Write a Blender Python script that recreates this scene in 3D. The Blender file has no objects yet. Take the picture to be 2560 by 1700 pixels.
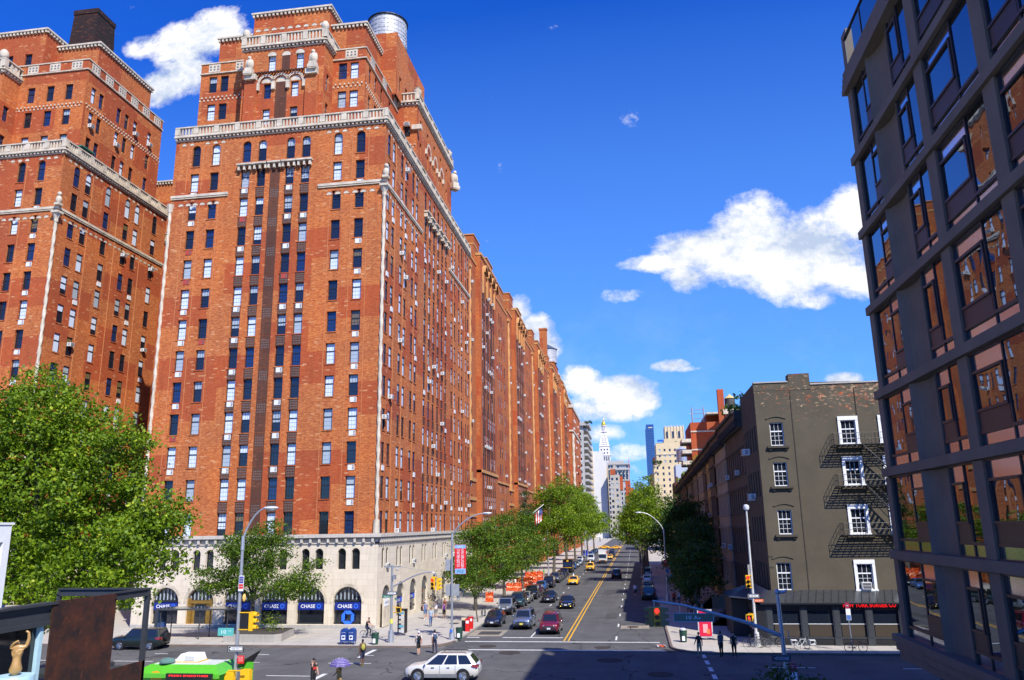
import bpy, math, random
import numpy as np
from mathutils import Vector, Matrix
R=random.Random(7); PI=math.pi
sc=bpy.context.scene; COL=sc.collection
# ---------------------------------------------------------------- camera
YAW,PIT,ROL,F=0.1487,0.2347,-0.0162,1946.4
f=Vector((math.cos(PIT)*math.cos(YAW),math.cos(PIT)*math.sin(YAW),math.sin(PIT)))
r=Vector((math.sin(YAW),-math.cos(YAW),0)); u=r.cross(f)
c_,s_=math.cos(ROL),math.sin(ROL); r,u=c_*r+s_*u,-s_*r+c_*u
cd=bpy.data.cameras.new('camera'); cam=bpy.data.objects.new('camera',cd); COL.objects.link(cam)
cam.matrix_world=Matrix(((r.x,u.x,-f.x,0),(r.y,u.y,-f.y,0),(r.z,u.z,-f.z,10),(0,0,0,1)))
cd.sensor_width=36; cd.lens=F/2560*36; cd.clip_end=6000; cd.clip_start=.3; sc.camera=cam
# ---------------------------------------------------------------- view
sc.view_settings.view_transform='Standard'; sc.view_settings.look='None'; sc.view_settings.gamma=1
sc.view_settings.exposure=0.5
sc.render.engine='CYCLES'; sc.cycles.max_bounces=4; sc.cycles.diffuse_bounces=2; sc.cycles.transparent_max_bounces=6
# ---------------------------------------------------------------- sun
SH=Vector((.745,.575,-1)).normalized()          # direction the light travels
sl=bpy.data.lights.new('sun','SUN'); sl.energy=4.8; sl.angle=math.radians(.5); sl.color=(1,.95,.86)
so=bpy.data.objects.new('sun',sl); COL.objects.link(so); so.rotation_euler=SH.to_track_quat('-Z','Y').to_euler()
so.location=(0,-60,120)
# ---------------------------------------------------------------- sky with cumulus, by direction only
W=bpy.data.worlds.new('World'); sc.world=W; W.use_nodes=True
nt=W.node_tree; nt.nodes.clear(); N=nt.nodes.new; Lk=nt.links.new
def mth(op,a,b=None,c=None,T=None,cl=False):
    T=T or nt; n=T.nodes.new('ShaderNodeMath'); n.operation=op; n.use_clamp=cl
    for i,x in enumerate((a,b,c)):
        if x is None: continue
        if isinstance(x,(int,float)): n.inputs[i].default_value=x
        else: T.links.new(x,n.inputs[i])
    return n.outputs[0]
sky=N('ShaderNodeTexSky'); sky.sky_type='NISHITA'; sky.sun_disc=False
sky.sun_elevation=math.asin(-SH.z); sky.sun_rotation=math.atan2(-SH.x,-SH.y); sky.altitude=0; sky.air_density=1.0; sky.dust_density=.6; sky.ozone_density=2.2
hs=N('ShaderNodeHueSaturation'); hs.inputs['Saturation'].default_value=1.32; hs.inputs['Value'].default_value=1.0
Lk(sky.outputs[0],hs.inputs['Color'])
tn=N('ShaderNodeMix'); tn.data_type='RGBA'; tn.blend_type='MULTIPLY'; tn.inputs[0].default_value=1; tn.inputs[7].default_value=(.33,.86,2.0,1)
Lk(hs.outputs[0],tn.inputs[6])
tc=N('ShaderNodeTexCoord'); sp=N('ShaderNodeSeparateXYZ'); Lk(tc.outputs['Generated'],sp.inputs[0])
xs=mth('MAXIMUM',sp.outputs[0],.05)
a=mth('DIVIDE',sp.outputs[1],xs); b=mth('DIVIDE',sp.outputs[2],xs)
def fbm(off,scale,det=9,rough=.62):
    cb=N('ShaderNodeCombineXYZ'); Lk(mth('ADD',a,off[0]),cb.inputs[0]); Lk(mth('MULTIPLY_ADD',b,1.25,off[1]),cb.inputs[1]); cb.inputs[2].default_value=off[2]
    n=N('ShaderNodeTexNoise'); n.inputs['Scale'].default_value=scale; n.inputs['Detail'].default_value=det; n.inputs['Roughness'].default_value=rough
    Lk(cb.outputs[0],n.inputs['Vector']); return n.outputs[0]
n1=fbm((0,0,.3),9.5,12,.66); n1s=fbm((.02,-.03,.3),9.5,7,.6); n2=fbm((3,1,.7),2.3,6,.6); n3=fbm((5,2,.2),16,8,.7)
# clouds: (y/x, z/x, half width, half height, weight)
CL=[(-0.2512, 0.3443, 0.0788, 0.0657, 1.2), (-0.1746, 0.3679, 0.0651, 0.0517, 1.1), (-0.2975, 0.3766, 0.0472, 0.048, 1.1), (-0.1176, 0.3479, 0.0713, 0.0363, 1.0), (-0.0493, 0.3357, 0.0532, 0.0121, 0.8), (-0.2125, 0.3057, 0.0739, 0.0352, 1.1), (-0.2415, 0.2749, 0.0366, 0.0149, 0.9), (-0.2864, 0.3009, 0.0466, 0.0347, 1.1), (-0.0873, 0.3139, 0.0331, 0.0203, 0.9), (-0.1493, 0.3277, 0.0649, 0.0359, 1.1), (0.6193, 0.7577, 0.0587, 0.0474, 1.2), (0.6772, 0.7453, 0.0631, 0.0435, 1.1), (0.7225, 0.7506, 0.0415, 0.027, 0.8), (0.6972, 0.6823, 0.0488, 0.034, 1.0), (0.6508, 0.6962, 0.0621, 0.0371, 1.0), (0.5788, 0.7528, 0.0328, 0.0203, 0.7), (0.6669, 0.7132, 0.0516, 0.039, 1.0), (0.1406, 0.2828, 0.0247, 0.0268, 1.1), (0.1176, 0.2575, 0.0301, 0.027, 1.1), (0.1066, 0.2331, 0.0253, 0.0201, 0.9), (0.057, 0.1785, 0.0291, 0.0241, 1.0), (0.0155, 0.1682, 0.0549, 0.0216, 1.1), (0.0277, 0.1434, 0.0493, 0.0168, 0.9), (-0.0142, 0.1558, 0.0272, 0.0146, 0.8), (0.0554, 0.1472, 0.0278, 0.0198, 0.8), (-0.0566, 0.1974, 0.025, 0.0091, 1), (-0.071, 0.1927, 0.0206, 0.0045, 0.7), (0.0039, 0.2957, 0.0215, 0.0078, 0.3), (-0.2667, 0.17, 0.0228, 0.0092, 0.8), (0.0373, 0.1131, 0.0301, 0.0133, 0.7), (0.0084, 0.0875, 0.0324, 0.012, 0.7), (0.0203, 0.0661, 0.0323, 0.0086, 0.5)]
tot=None; lowb=None
for (ca,cb_,ra,rb,wt) in CL:
    da=mth('DIVIDE',mth('SUBTRACT',a,ca),ra); db=mth('DIVIDE',mth('SUBTRACT',b,cb_),rb)
    d2=mth('ADD',mth('MULTIPLY',da,da),mth('MULTIPLY',db,db))
    e=mth('MULTIPLY',mth('SUBTRACT',1.0,d2),wt); e=mth('MAXIMUM',e,-1.0)
    tot=e if tot is None else mth('SMOOTH_MAX',tot,e,.35)
n4=fbm((1,2,.9),34,8,.7)
den=mth('ADD',mth('ADD',mth('MULTIPLY',tot,.8),mth('MULTIPLY',mth('SUBTRACT',n1,.47),2.9)),mth('MULTIPLY',mth('SUBTRACT',n4,.5),.9))
dens=mth('SMOOTH_MIN',mth('MULTIPLY',den,1.5,cl=True),1.0,.15,cl=True)
dof=mth('ADD',mth('MULTIPLY',tot,.8),mth('MULTIPLY',mth('SUBTRACT',n1s,.47),2.9))
shade=mth('MULTIPLY_ADD',mth('SUBTRACT',den,dof),1.5,.62,cl=True)       # relief lit from the upper right
shade=mth('MULTIPLY',shade,mth('MULTIPLY_ADD',n3,.35,.83),cl=True)
wm=N('ShaderNodeMix'); wm.data_type='RGBA'; wm.inputs[6].default_value=(4.6,5.5,7.2,1); wm.inputs[7].default_value=(9.4,9.4,9.4,1)
Lk(shade,wm.inputs[0])
# thin bands low over the horizon
vb=N('ShaderNodeMapRange'); vb.inputs[1].default_value=.34; vb.inputs[2].default_value=.02; Lk(b,vb.inputs[0])
st=mth('MULTIPLY',mth('SUBTRACT',mth('ADD',mth('MULTIPLY',n2,.6),mth('MULTIPLY',n1,.55)),.56),3.0,cl=True)
st=mth('MULTIPLY',mth('MULTIPLY',st,vb.outputs[0]),.75,cl=True)
hz=N('ShaderNodeMix'); hz.data_type='RGBA'; hr=N('ShaderNodeMapRange'); hr.inputs[1].default_value=.75; hr.inputs[2].default_value=.0; hr.inputs[4].default_value=.55; Lk(b,hr.inputs[0]); Lk(hr.outputs[0],hz.inputs[0]); Lk(tn.outputs[2],hz.inputs[6]); hz.inputs[7].default_value=(2.3,5.2,9.6,1)
m0=N('ShaderNodeMix'); m0.data_type='RGBA'; Lk(st,m0.inputs[0]); Lk(hz.outputs[2],m0.inputs[6]); m0.inputs[7].default_value=(5.5,6.8,8.2,1)
m1=N('ShaderNodeMix'); m1.data_type='RGBA'; Lk(dens,m1.inputs[0]); Lk(m0.outputs[2],m1.inputs[6]); Lk(wm.outputs[2],m1.inputs[7])
bg=N('ShaderNodeBackground'); bg.inputs[1].default_value=.085; Lk(m1.outputs[2],bg.inputs[0])
wo=N('ShaderNodeOutputWorld'); Lk(bg.outputs[0],wo.inputs[0])
# ---------------------------------------------------------------- materials
MATS={}
def newmat(name):
    m=bpy.data.materials.new(name); m.use_nodes=True; MATS[name]=m
    return m,m.node_tree,m.node_tree.nodes['Principled BSDF']
def setp(b,col=None,rough=.7,metal=0,spec=None):
    if col is not None: b.inputs['Base Color'].default_value=(*col,1)
    b.inputs['Roughness'].default_value=rough; b.inputs['Metallic'].default_value=metal
    if spec is not None: b.inputs['Specular IOR Level'].default_value=spec
def uvn(T,sx=1,sy=1):
    t=T.nodes.new('ShaderNodeUVMap'); m=T.nodes.new('ShaderNodeMapping'); m.inputs['Scale'].default_value=(sx,sy,1); T.links.new(t.outputs[0],m.inputs[0]); return m.outputs[0]
def noise(T,vec,scale,det=4,rough=.6):
    n=T.nodes.new('ShaderNodeTexNoise'); n.inputs['Scale'].default_value=scale; n.inputs['Detail'].default_value=det; n.inputs['Roughness'].default_value=rough
    if vec is not None: T.links.new(vec,n.inputs['Vector'])
    return n.outputs[0]
def mixc(T,fac,A,B,mode='MIX'):
    n=T.nodes.new('ShaderNodeMix'); n.data_type='RGBA'; n.blend_type=mode
    for i,x in ((0,fac),(6,A),(7,B)):
        if isinstance(x,(int,float)): n.inputs[i].default_value=x
        elif isinstance(x,tuple): n.inputs[i].default_value=(*x[:3],1)
        else: T.links.new(x,n.inputs[i])
    return n.outputs[2]
def ramp(T,x,lo,hi):
    n=T.nodes.new('ShaderNodeMapRange'); n.inputs[1].default_value=lo; n.inputs[2].default_value=hi; T.links.new(x,n.inputs[0]); return n.outputs[0]
def bump(T,b,h,dist,strength=.6):
    n=T.nodes.new('ShaderNodeBump'); n.inputs['Strength'].default_value=strength; n.inputs['Distance'].default_value=dist
    T.links.new(h,n.inputs['Height']); T.links.new(n.outputs[0],b.inputs['Normal'])
def plain(name,col,rough=.6,metal=0,var=.12,scale=3,spec=None):
    if name in MATS: return MATS[name]
    m,T,b=newmat(name); setp(b,col,rough,metal,spec)
    if var:
        t=T.nodes.new('ShaderNodeTexCoord'); n=noise(T,t.outputs['Object'],scale,5)
        T.links.new(mixc(T,ramp(T,n,.3,.7),tuple(x*(1-var) for x in col),tuple(min(1,x*(1+var)) for x in col)),b.inputs['Base Color'])
    return m
def emit(name,col,st):
    m,T,b=newmat(name); setp(b,col,.5); b.inputs['Emission Color'].default_value=(*col,1); b.inputs['Emission Strength'].default_value=st; return m
def brick(name,c1,c2,dark,light,lt=.80):
    m,T,b=newmat(name); setp(b,None,.9,spec=.25); v=uvn(T)
    bt=T.nodes.new('ShaderNodeTexBrick'); T.links.new(v,bt.inputs['Vector'])
    bt.inputs['Color1'].default_value=(0,0,0,1); bt.inputs['Color2'].default_value=(1,1,1,1); bt.inputs['Mortar'].default_value=(.5,.5,.5,1)
    bt.inputs['Scale'].default_value=1; bt.inputs['Mortar Size'].default_value=.012; bt.inputs['Brick Width'].default_value=.42; bt.inputs['Row Height'].default_value=.14
    wv=T.nodes.new('ShaderNodeTexWhiteNoise'); 
    sx=T.nodes.new('ShaderNodeMapping'); sx.inputs['Scale'].default_value=(1.5,5.5,1); T.links.new(v,sx.inputs[0])
    streak=noise(T,sx.outputs[0],1.7,5,.8)
    big=noise(T,v,.16,3,.55)
    vo=T.nodes.new('ShaderNodeTexBrick'); vo.inputs['Scale'].default_value=1; vo.inputs['Brick Width'].default_value=5.3; vo.inputs['Row Height'].default_value=3.665; vo.inputs['Mortar Size'].default_value=0; vo.offset=.37; vo.inputs['Color1'].default_value=(0,0,0,1); vo.inputs['Color2'].default_value=(1,1,1,1); T.links.new(v,vo.inputs['Vector'])
    sepc=T.nodes.new('ShaderNodeSeparateColor'); T.links.new(vo.outputs['Color'],sepc.inputs[0])
    base=mixc(T,ramp(T,bt.outputs['Color'],0,1),c1,c2)
    base=mixc(T,ramp(T,streak,.46,.66),base,dark)
    base=mixc(T,mth('MULTIPLY',ramp(T,sepc.outputs[0],.60,.64),.6,T=T),base,tuple(x*y for x,y in zip(dark,(1.5,1.2,1.1))))
    base=mixc(T,ramp(T,big,.38,.62),base,mixc(T,1.0,base,(1.18,1.08,.92),'MULTIPLY'))
    # scattered pale header bricks
    bt2=T.nodes.new('ShaderNodeTexBrick'); T.links.new(v,bt2.inputs['Vector']); bt2.offset=.5
    for k in ('Color1','Mortar'): bt2.inputs[k].default_value=(0,0,0,1)
    bt2.inputs['Color2'].default_value=(1,1,1,1); bt2.inputs['Scale'].default_value=1; bt2.inputs['Mortar Size'].default_value=.0
    bt2.inputs['Brick Width'].default_value=.46; bt2.inputs['Row Height'].default_value=.13
    base=mixc(T,ramp(T,bt2.outputs['Color'],lt,lt+.06),base,light)
    so_=T.nodes.new('ShaderNodeMapping'); so_.inputs['Scale'].default_value=(1.1,.05,1); T.links.new(v,so_.inputs[0])
    base=mixc(T,mth('MULTIPLY',ramp(T,noise(T,so_.outputs[0],1,4,.7),.48,.72),.35,T=T),base,mixc(T,1.,base,(.55,.50,.50),'MULTIPLY'))
    T.links.new(base,b.inputs['Base Color']); bump(T,b,bt.outputs['Fac'],.02,.35)
    return m
BRK=brick('brick_orange',(.56,.20,.062),(.40,.115,.038),(.19,.036,.017),(.62,.34,.16),.955)
BRK2=brick('brick_row',(.50,.165,.05),(.36,.105,.035),(.20,.045,.02),(.52,.25,.11),.96)
BRKD=brick('brick_dark',(.10,.045,.03),(.14,.05,.03),(.05,.028,.022),(.2,.08,.05),.95)
BRKR=brick('brick_red',(.42,.11,.04),(.34,.08,.03),(.26,.055,.022),(.45,.14,.06),.96)
def limestone(name,c,stain=.25):
    m,T,b=newmat(name); setp(b,None,.85,spec=.3); v=uvn(T)
    bt=T.nodes.new('ShaderNodeTexBrick'); T.links.new(v,bt.inputs['Vector']); bt.inputs['Scale'].default_value=1
    bt.inputs['Color1'].default_value=(*c,1); bt.inputs['Color2'].default_value=(*[x*.88 for x in c],1); bt.inputs['Mortar'].default_value=(*[x*.72 for x in c],1)
    bt.inputs['Mortar Size'].default_value=.01; bt.inputs['Brick Width'].default_value=1.3; bt.inputs['Row Height'].default_value=.62
    mp=T.nodes.new('ShaderNodeMapping'); mp.inputs['Scale'].default_value=(3,.25,1); T.links.new(v,mp.inputs[0])
    st=noise(T,mp.outputs[0],1.4,5,.7)
    T.links.new(mixc(T,ramp(T,st,.5,.8),bt.outputs['Color'],tuple(x*(1-stain*k) for x,k in zip(c,(1,1.15,1.4)))),b.inputs['Base Color']); bump(T,b,bt.outputs['Fac'],.02,.3)
    return m
LIME=limestone('limestone',(.70,.61,.47),.3); CREAM=plain('terracotta_cream',(.54,.465,.345),.75,var=.25,scale=1.1)
YTER=plain('terracotta_yellow',(.52,.25,.075),.7,var=.14,scale=1.2); PALE=plain('pale_stucco',(.62,.60,.56),.85,var=.07,scale=.2)
GREYC=limestone('grey_stone',(.42,.40,.36)); CRM=limestone('cream_brick',(.66,.52,.31),.2); WHT=limestone('white_marble',(.72,.68,.62),.1)
FRM=plain('window_frame_dark',(.018,.02,.024),.45,var=0); WFR=plain('white_paint',(.78,.78,.76),.5,var=.05)
def glass(name,col,rough=.06,metal=0,wav=0):
    m,T,b=newmat(name); setp(b,col,rough,metal,.9)
    t=T.nodes.new('ShaderNodeTexCoord')
    if wav: bump(T,b,noise(T,t.outputs['Object'],wav[0],2),wav[1],1)
    return m
GLD=glass('glass_dark',(.012,.016,.024),wav=(.8,.02)); GLB=glass('glass_blind_white',(.62,.70,.78),.18); GLC=glass('glass_curtain',(.36,.42,.45),.15); GLN=glass('glass_navy',(.012,.03,.10),.05,wav=(.8,.02)); GLY=glass('glass_warm',(.16,.12,.05),.1)
GLM=glass('glass_mirror',(.17,.22,.29),.012,1,wav=(.35,.01)); GLP=glass('glass_pale_spandrel',(.55,.62,.74),.12,1)
AC=plain('ac_white',(.68,.68,.65),.5,var=.05); ACG=plain('ac_grille',(.10,.10,.10),.6,var=0); ACR=plain('ac_red',(.38,.05,.03),.6)
BLK=plain('black_metal',(.012,.012,.014),.5,var=0); STEEL=plain('galvanised_steel',(.42,.44,.46),.45,.6,.08); DGR=plain('dark_grey_metal',(.055,.06,.065),.45,.3,.1)
YEL=plain('signal_yellow',(.78,.44,.01),.45,var=.06); RED=plain('red_paint',(.62,.015,.012),.4,var=.06); BLUEP=plain('postal_blue',(.012,.05,.22),.4,var=.06)
GRN=plain('sign_green',(.02,.22,.16),.5,var=0); WHP=plain('sign_white',(.8,.8,.8),.5,var=0); ORN=plain('orange_plastic',(.62,.085,.01),.5,var=.1)
RUB=plain('tyre_rubber',(.012,.012,.013),.85,var=0); RIM=plain('wheel_rim',(.5,.51,.52),.3,.9,0)
CONC=None
def groundm(name,c,sc_=.5,crack=0,v2=.26):
    m,T,b=newmat(name); setp(b,None,.9,spec=.25); t=T.nodes.new('ShaderNodeTexCoord').outputs['Object']
    n=noise(T,t,sc_,6,.65); n2_=noise(T,t,9,4,.7); mp=T.nodes.new('ShaderNodeMapping'); mp.inputs['Scale'].default_value=(.04,.9,1); T.links.new(t,mp.inputs[0]); n3_=noise(T,mp.outputs[0],1,4,.6)
    col=mixc(T,ramp(T,n,.3,.7),tuple(x*(1-v2) for x in c),tuple(x*(1+v2) for x in c))
    col=mixc(T,ramp(T,n2_,.3,.75),mixc(T,1.,col,(.86,.86,.86),'MULTIPLY'),mixc(T,1.,col,(1.12,1.12,1.1),'MULTIPLY'))
    col=mixc(T,mth('MULTIPLY',ramp(T,n3_,.45,.7),.3,T=T),col,tuple(x*.62 for x in c))
    if crack:
        vo=T.nodes.new('ShaderNodeTexVoronoi'); vo.feature='DISTANCE_TO_EDGE'; vo.inputs['Scale'].default_value=crack
        ds=T.nodes.new('ShaderNodeVectorMath'); ds.operation='ADD'; T.links.new(t,ds.inputs[0]); nn=T.nodes.new('ShaderNodeTexNoise'); nn.inputs['Scale'].default_value=.5; T.links.new(t,nn.inputs['Vector']); 
        sc3=T.nodes.new('ShaderNodeVectorMath'); sc3.operation='SCALE'; sc3.inputs['Scale'].default_value=3; T.links.new(nn.outputs['Color'],sc3.inputs[0]); T.links.new(sc3.outputs[0],ds.inputs[1]); T.links.new(ds.outputs[0],vo.inputs['Vector'])
        col=mixc(T,ramp(T,vo.outputs['Distance'],.006,.002),col,tuple(x*.35 for x in c))
    T.links.new(col,b.inputs['Base Color']); bump(T,b,n2_,.01,.4); return m
ASPH=groundm('asphalt',(.105,.103,.10),.25,.09); ASPH2=groundm('asphalt_street',(.095,.094,.093),.3,.07)
WALK=groundm('sidewalk_concrete',(.43,.395,.34),.4,0,.1); GRD=groundm('city_ground',(.16,.15,.14),.05); KERB=groundm('kerb_stone',(.17,.13,.11),.6)
PWH=groundm('road_paint_white',(.62,.62,.60),3,0,.15); PYE=groundm('road_paint_yellow',(.66,.36,.03),3,0,.12); PATCH=groundm('concrete_patch',(.30,.26,.20),.8); IRON=groundm('cast_iron',(.05,.04,.035),4)
ROOFM=plain('roofing',(.14,.13,.12),.9)
def tank_m():
    m,T,b=newmat('tank_boards'); setp(b,None,.6,.3); v=uvn(T); w=T.nodes.new('ShaderNodeTexBrick'); T.links.new(v,w.inputs['Vector']); w.inputs['Scale'].default_value=1
    w.inputs['Color1'].default_value=(.55,.55,.54,1); w.inputs['Color2'].default_value=(.40,.40,.40,1); w.inputs['Mortar'].default_value=(.18,.18,.18,1); w.inputs['Brick Width'].default_value=.9; w.inputs['Row Height'].default_value=.55; w.inputs['Mortar Size'].default_value=.03
    T.links.new(w.outputs['Color'],b.inputs['Base Color']); return m
TANK=tank_m()
# ---------------------------------------------------------------- mesh builder
class MB:
    def __init__(s): s.v=[]; s.f=[]; s.m=[]
    def add(s,vs,fs,m=0):
        o=len(s.v); s.v+=[tuple(p) for p in vs]; s.f+=[tuple(i+o for i in q) for q in fs]; s.m+=[m]*len(fs)
    def poly(s,pts,m=0): s.add(pts,[tuple(range(len(pts)))],m)
    def box(s,x0,x1,y0,y1,z0,z1,m=0):
        if x0>x1:x0,x1=x1,x0
        if y0>y1:y0,y1=y1,y0
        if z0>z1:z0,z1=z1,z0
        s.add([(x0,y0,z0),(x1,y0,z0),(x1,y1,z0),(x0,y1,z0),(x0,y0,z1),(x1,y0,z1),(x1,y1,z1),(x0,y1,z1)],
              [(0,3,2,1),(4,5,6,7),(0,1,5,4),(1,2,6,5),(2,3,7,6),(3,0,4,7)],m)
    def cyl(s,p0,p1,r0,r1=None,n=10,m=0,tw=0,capz=True):
        r1=r0 if r1 is None else r1; p0=Vector(p0); p1=Vector(p1); d=(p1-p0).normalized()
        a=d.orthogonal().normalized() if abs(d.z)<.99 else Vector((1,0,0)); b=d.cross(a)
        vs=[p0+(a*math.cos(2*PI*i/n)+b*math.sin(2*PI*i/n))*r0 for i in range(n)]+[p1+(a*math.cos(2*PI*i/n+tw)+b*math.sin(2*PI*i/n+tw))*r1 for i in range(n)]
        fs=[(i,(i+1)%n,n+(i+1)%n,n+i) for i in range(n)]
        if capz: fs+=[tuple(range(n-1,-1,-1)),tuple(range(n,2*n))]
        s.add(vs,fs,m)
    def tube(s,pts,rr,n=8,m=0):
        for i in range(len(pts)-1):
            a=rr[i] if isinstance(rr,(list,tuple)) else rr; b=rr[i+1] if isinstance(rr,(list,tuple)) else rr
            s.cyl(pts[i],pts[i+1],a,b,n,m)
    def prism(s,poly,z0,z1,m=0,mt=None):
        n=len(poly); s.add([(x,y,z0) for x,y in poly]+[(x,y,z1) for x,y in poly],[(i,(i+1)%n,n+(i+1)%n,n+i) for i in range(n)],m)
        s.add([(x,y,z1) for x,y in poly],[tuple(range(n))],m if mt is None else mt); s.add([(x,y,z0) for x,y in poly],[tuple(range(n-1,-1,-1))],m)
    def ell(s,c,rx,ry,rz,nu=10,nv=7,m=0):
        vs=[];fs=[]
        for j in range(nv+1):
            t=PI*j/nv
            for i in range(nu): p=2*PI*i/nu; vs.append((c[0]+rx*math.sin(t)*math.cos(p),c[1]+ry*math.sin(t)*math.sin(p),c[2]+rz*math.cos(t)))
        for j in range(nv):
            for i in range(nu): fs.append((j*nu+i,(j+1)*nu+i,(j+1)*nu+(i+1)%nu,j*nu+(i+1)%nu))
        s.add(vs,fs,m)
    def lathe(s,c,prof,n=14,m=0):
        vs=[];fs=[];k=len(prof)
        for (rr,z) in prof:
            for i in range(n): vs.append((c[0]+rr*math.cos(2*PI*i/n),c[1]+rr*math.sin(2*PI*i/n),c[2]+z))
        for j in range(k-1):
            for i in range(n): fs.append((j*n+i,j*n+(i+1)%n,(j+1)*n+(i+1)%n,(j+1)*n+i))
        fs.append(tuple((k-1)*n+i for i in range(n))); s.add(vs,fs,m)
    def torus(s,c,ax,R_,r_,n=20,k=6,m=0):
        ax=Vector(ax).normalized(); a=ax.orthogonal().normalized(); b=ax.cross(a); c=Vector(c); vs=[];fs=[]
        for i in range(n):
            t=2*PI*i/n; d=a*math.cos(t)+b*math.sin(t)
            for j in range(k): q=2*PI*j/k; vs.append(c+d*(R_+r_*math.cos(q))+ax*r_*math.sin(q))
        for i in range(n):
            for j in range(k): fs.append((i*k+j,((i+1)%n)*k+j,((i+1)%n)*k+(j+1)%k,i*k+(j+1)%k))
        s.add(vs,fs,m)
    def build(s,name,mats,root=None,smooth=False,off=None,parent=None,ang=35):
        me=bpy.data.meshes.new(name); me.from_pydata(s.v,[],s.f)
        if not isinstance(mats,(list,tuple)): mats=[mats]
        for q in mats: me.materials.append(q)
        me.polygons.foreach_set('material_index',s.m)
        nl=len(me.loops); 
        if nl:
            co=np.array(s.v,dtype=np.float32); li=np.empty(nl,np.int32); me.loops.foreach_get('vertex_index',li)
            nr=np.empty(len(s.f)*3,np.float32); me.polygons.foreach_get('normal',nr); nr=np.abs(nr.reshape(-1,3))
            tot=np.empty(len(s.f),np.int32); me.polygons.foreach_get('loop_total',tot); nr=np.repeat(nr,tot,axis=0); p=co[li]
            ux=(nr[:,0]>=nr[:,1])&(nr[:,0]>=nr[:,2]); uz=(nr[:,2]>nr[:,0])&(nr[:,2]>nr[:,1])
            uv=np.where(ux[:,None],p[:,[1,2]],np.where(uz[:,None],p[:,[0,1]],p[:,[0,2]])).astype(np.float32)
            L=me.uv_layers.new(name='UVMap'); L.data.foreach_set('uv',uv.ravel())
        if smooth:
            me.polygons.foreach_set('use_smooth',[True]*len(s.f)); me.update()
            me.set_sharp_from_angle(angle=math.radians(ang))
        o=bpy.data.objects.new(name,me); COL.objects.link(o)
        if parent is not None: o.parent=parent; base=parent
        if root is not None:
            if parent is None: o.parent=root
            if off is None: off=root.location
            me.transform(Matrix.Translation(-Vector(off)))
        return o
def tag(o,label,cat,group=None):
    o['label']=label; o['category']=cat
    if group: o['group']=group
    return o
def thing(name,label,cat,loc=(0,0,0),rz=0,group=None):
    o=bpy.data.objects.new(name,None); COL.objects.link(o); o.location=loc; o.rotation_euler=(0,0,rz); o.empty_display_size=.3
    return tag(o,label,cat,group)
def struct(name,mb,mats): o=mb.build(name,mats); o['kind']='structure'; return o
def kids(o,cm):
    return [c for c in bpy.data.objects if c.parent==o]
CH={}
def copy_tree(o,loc,rz,label,group=None,scale=None):
    def rec(a,par):
        c=a.copy(); COL.objects.link(c)
        if par is not None: c.parent=par
        for k in CHILD.get(a.name,()): rec(k,c)
        return c
    c=rec(o,None); c.location=loc; c.rotation_euler=(0,0,rz); c['label']=label
    if group: c['group']=group
    if scale: c.scale=scale if isinstance(scale,tuple) else (scale,)*3
    return c
CHILD={}
def register(root):
    for o in bpy.data.objects:
        if o.parent is not None: CHILD.setdefault(o.parent.name,[])
    CHILD.clear()
    for o in bpy.data.objects:
        if o.parent is not None: CHILD.setdefault(o.parent.name,[]).append(o)
TXT={}
def text_mb(mb,s,h,org,ux,uy,m=0,align='C',bold=0,width=None):
    """flat letters of cap height about h, origin org, x axis ux, y axis uy"""
    if (s,bold) not in TXT:
        cu=bpy.data.curves.new('t','FONT'); cu.body=s; cu.size=1; cu.resolution_u=2; cu.offset=bold
        o=bpy.data.objects.new('t',cu); COL.objects.link(o); dg=bpy.context.evaluated_depsgraph_get(); me=bpy.data.meshes.new_from_object(o.evaluated_get(dg))
        TXT[(s,bold)]=([tuple(v.co) for v in me.vertices],[tuple(p.vertices) for p in me.polygons]); bpy.data.objects.remove(o); bpy.data.curves.remove(cu); bpy.data.meshes.remove(me)
    V,Fc=TXT[(s,bold)]; 
    if not V: return
    xs=[v[0] for v in V]; w=max(xs)-min(xs); k=h/.7; kx=k if width is None else width/w
    ux=Vector(ux);uy=Vector(uy);org=Vector(org); o0=min(xs)+(w/2 if align=='C' else 0)
    mb.add([org+ux*((v[0]-o0)*kx)+uy*((v[1]-.35)*k) for v in V],Fc,m)
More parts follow.
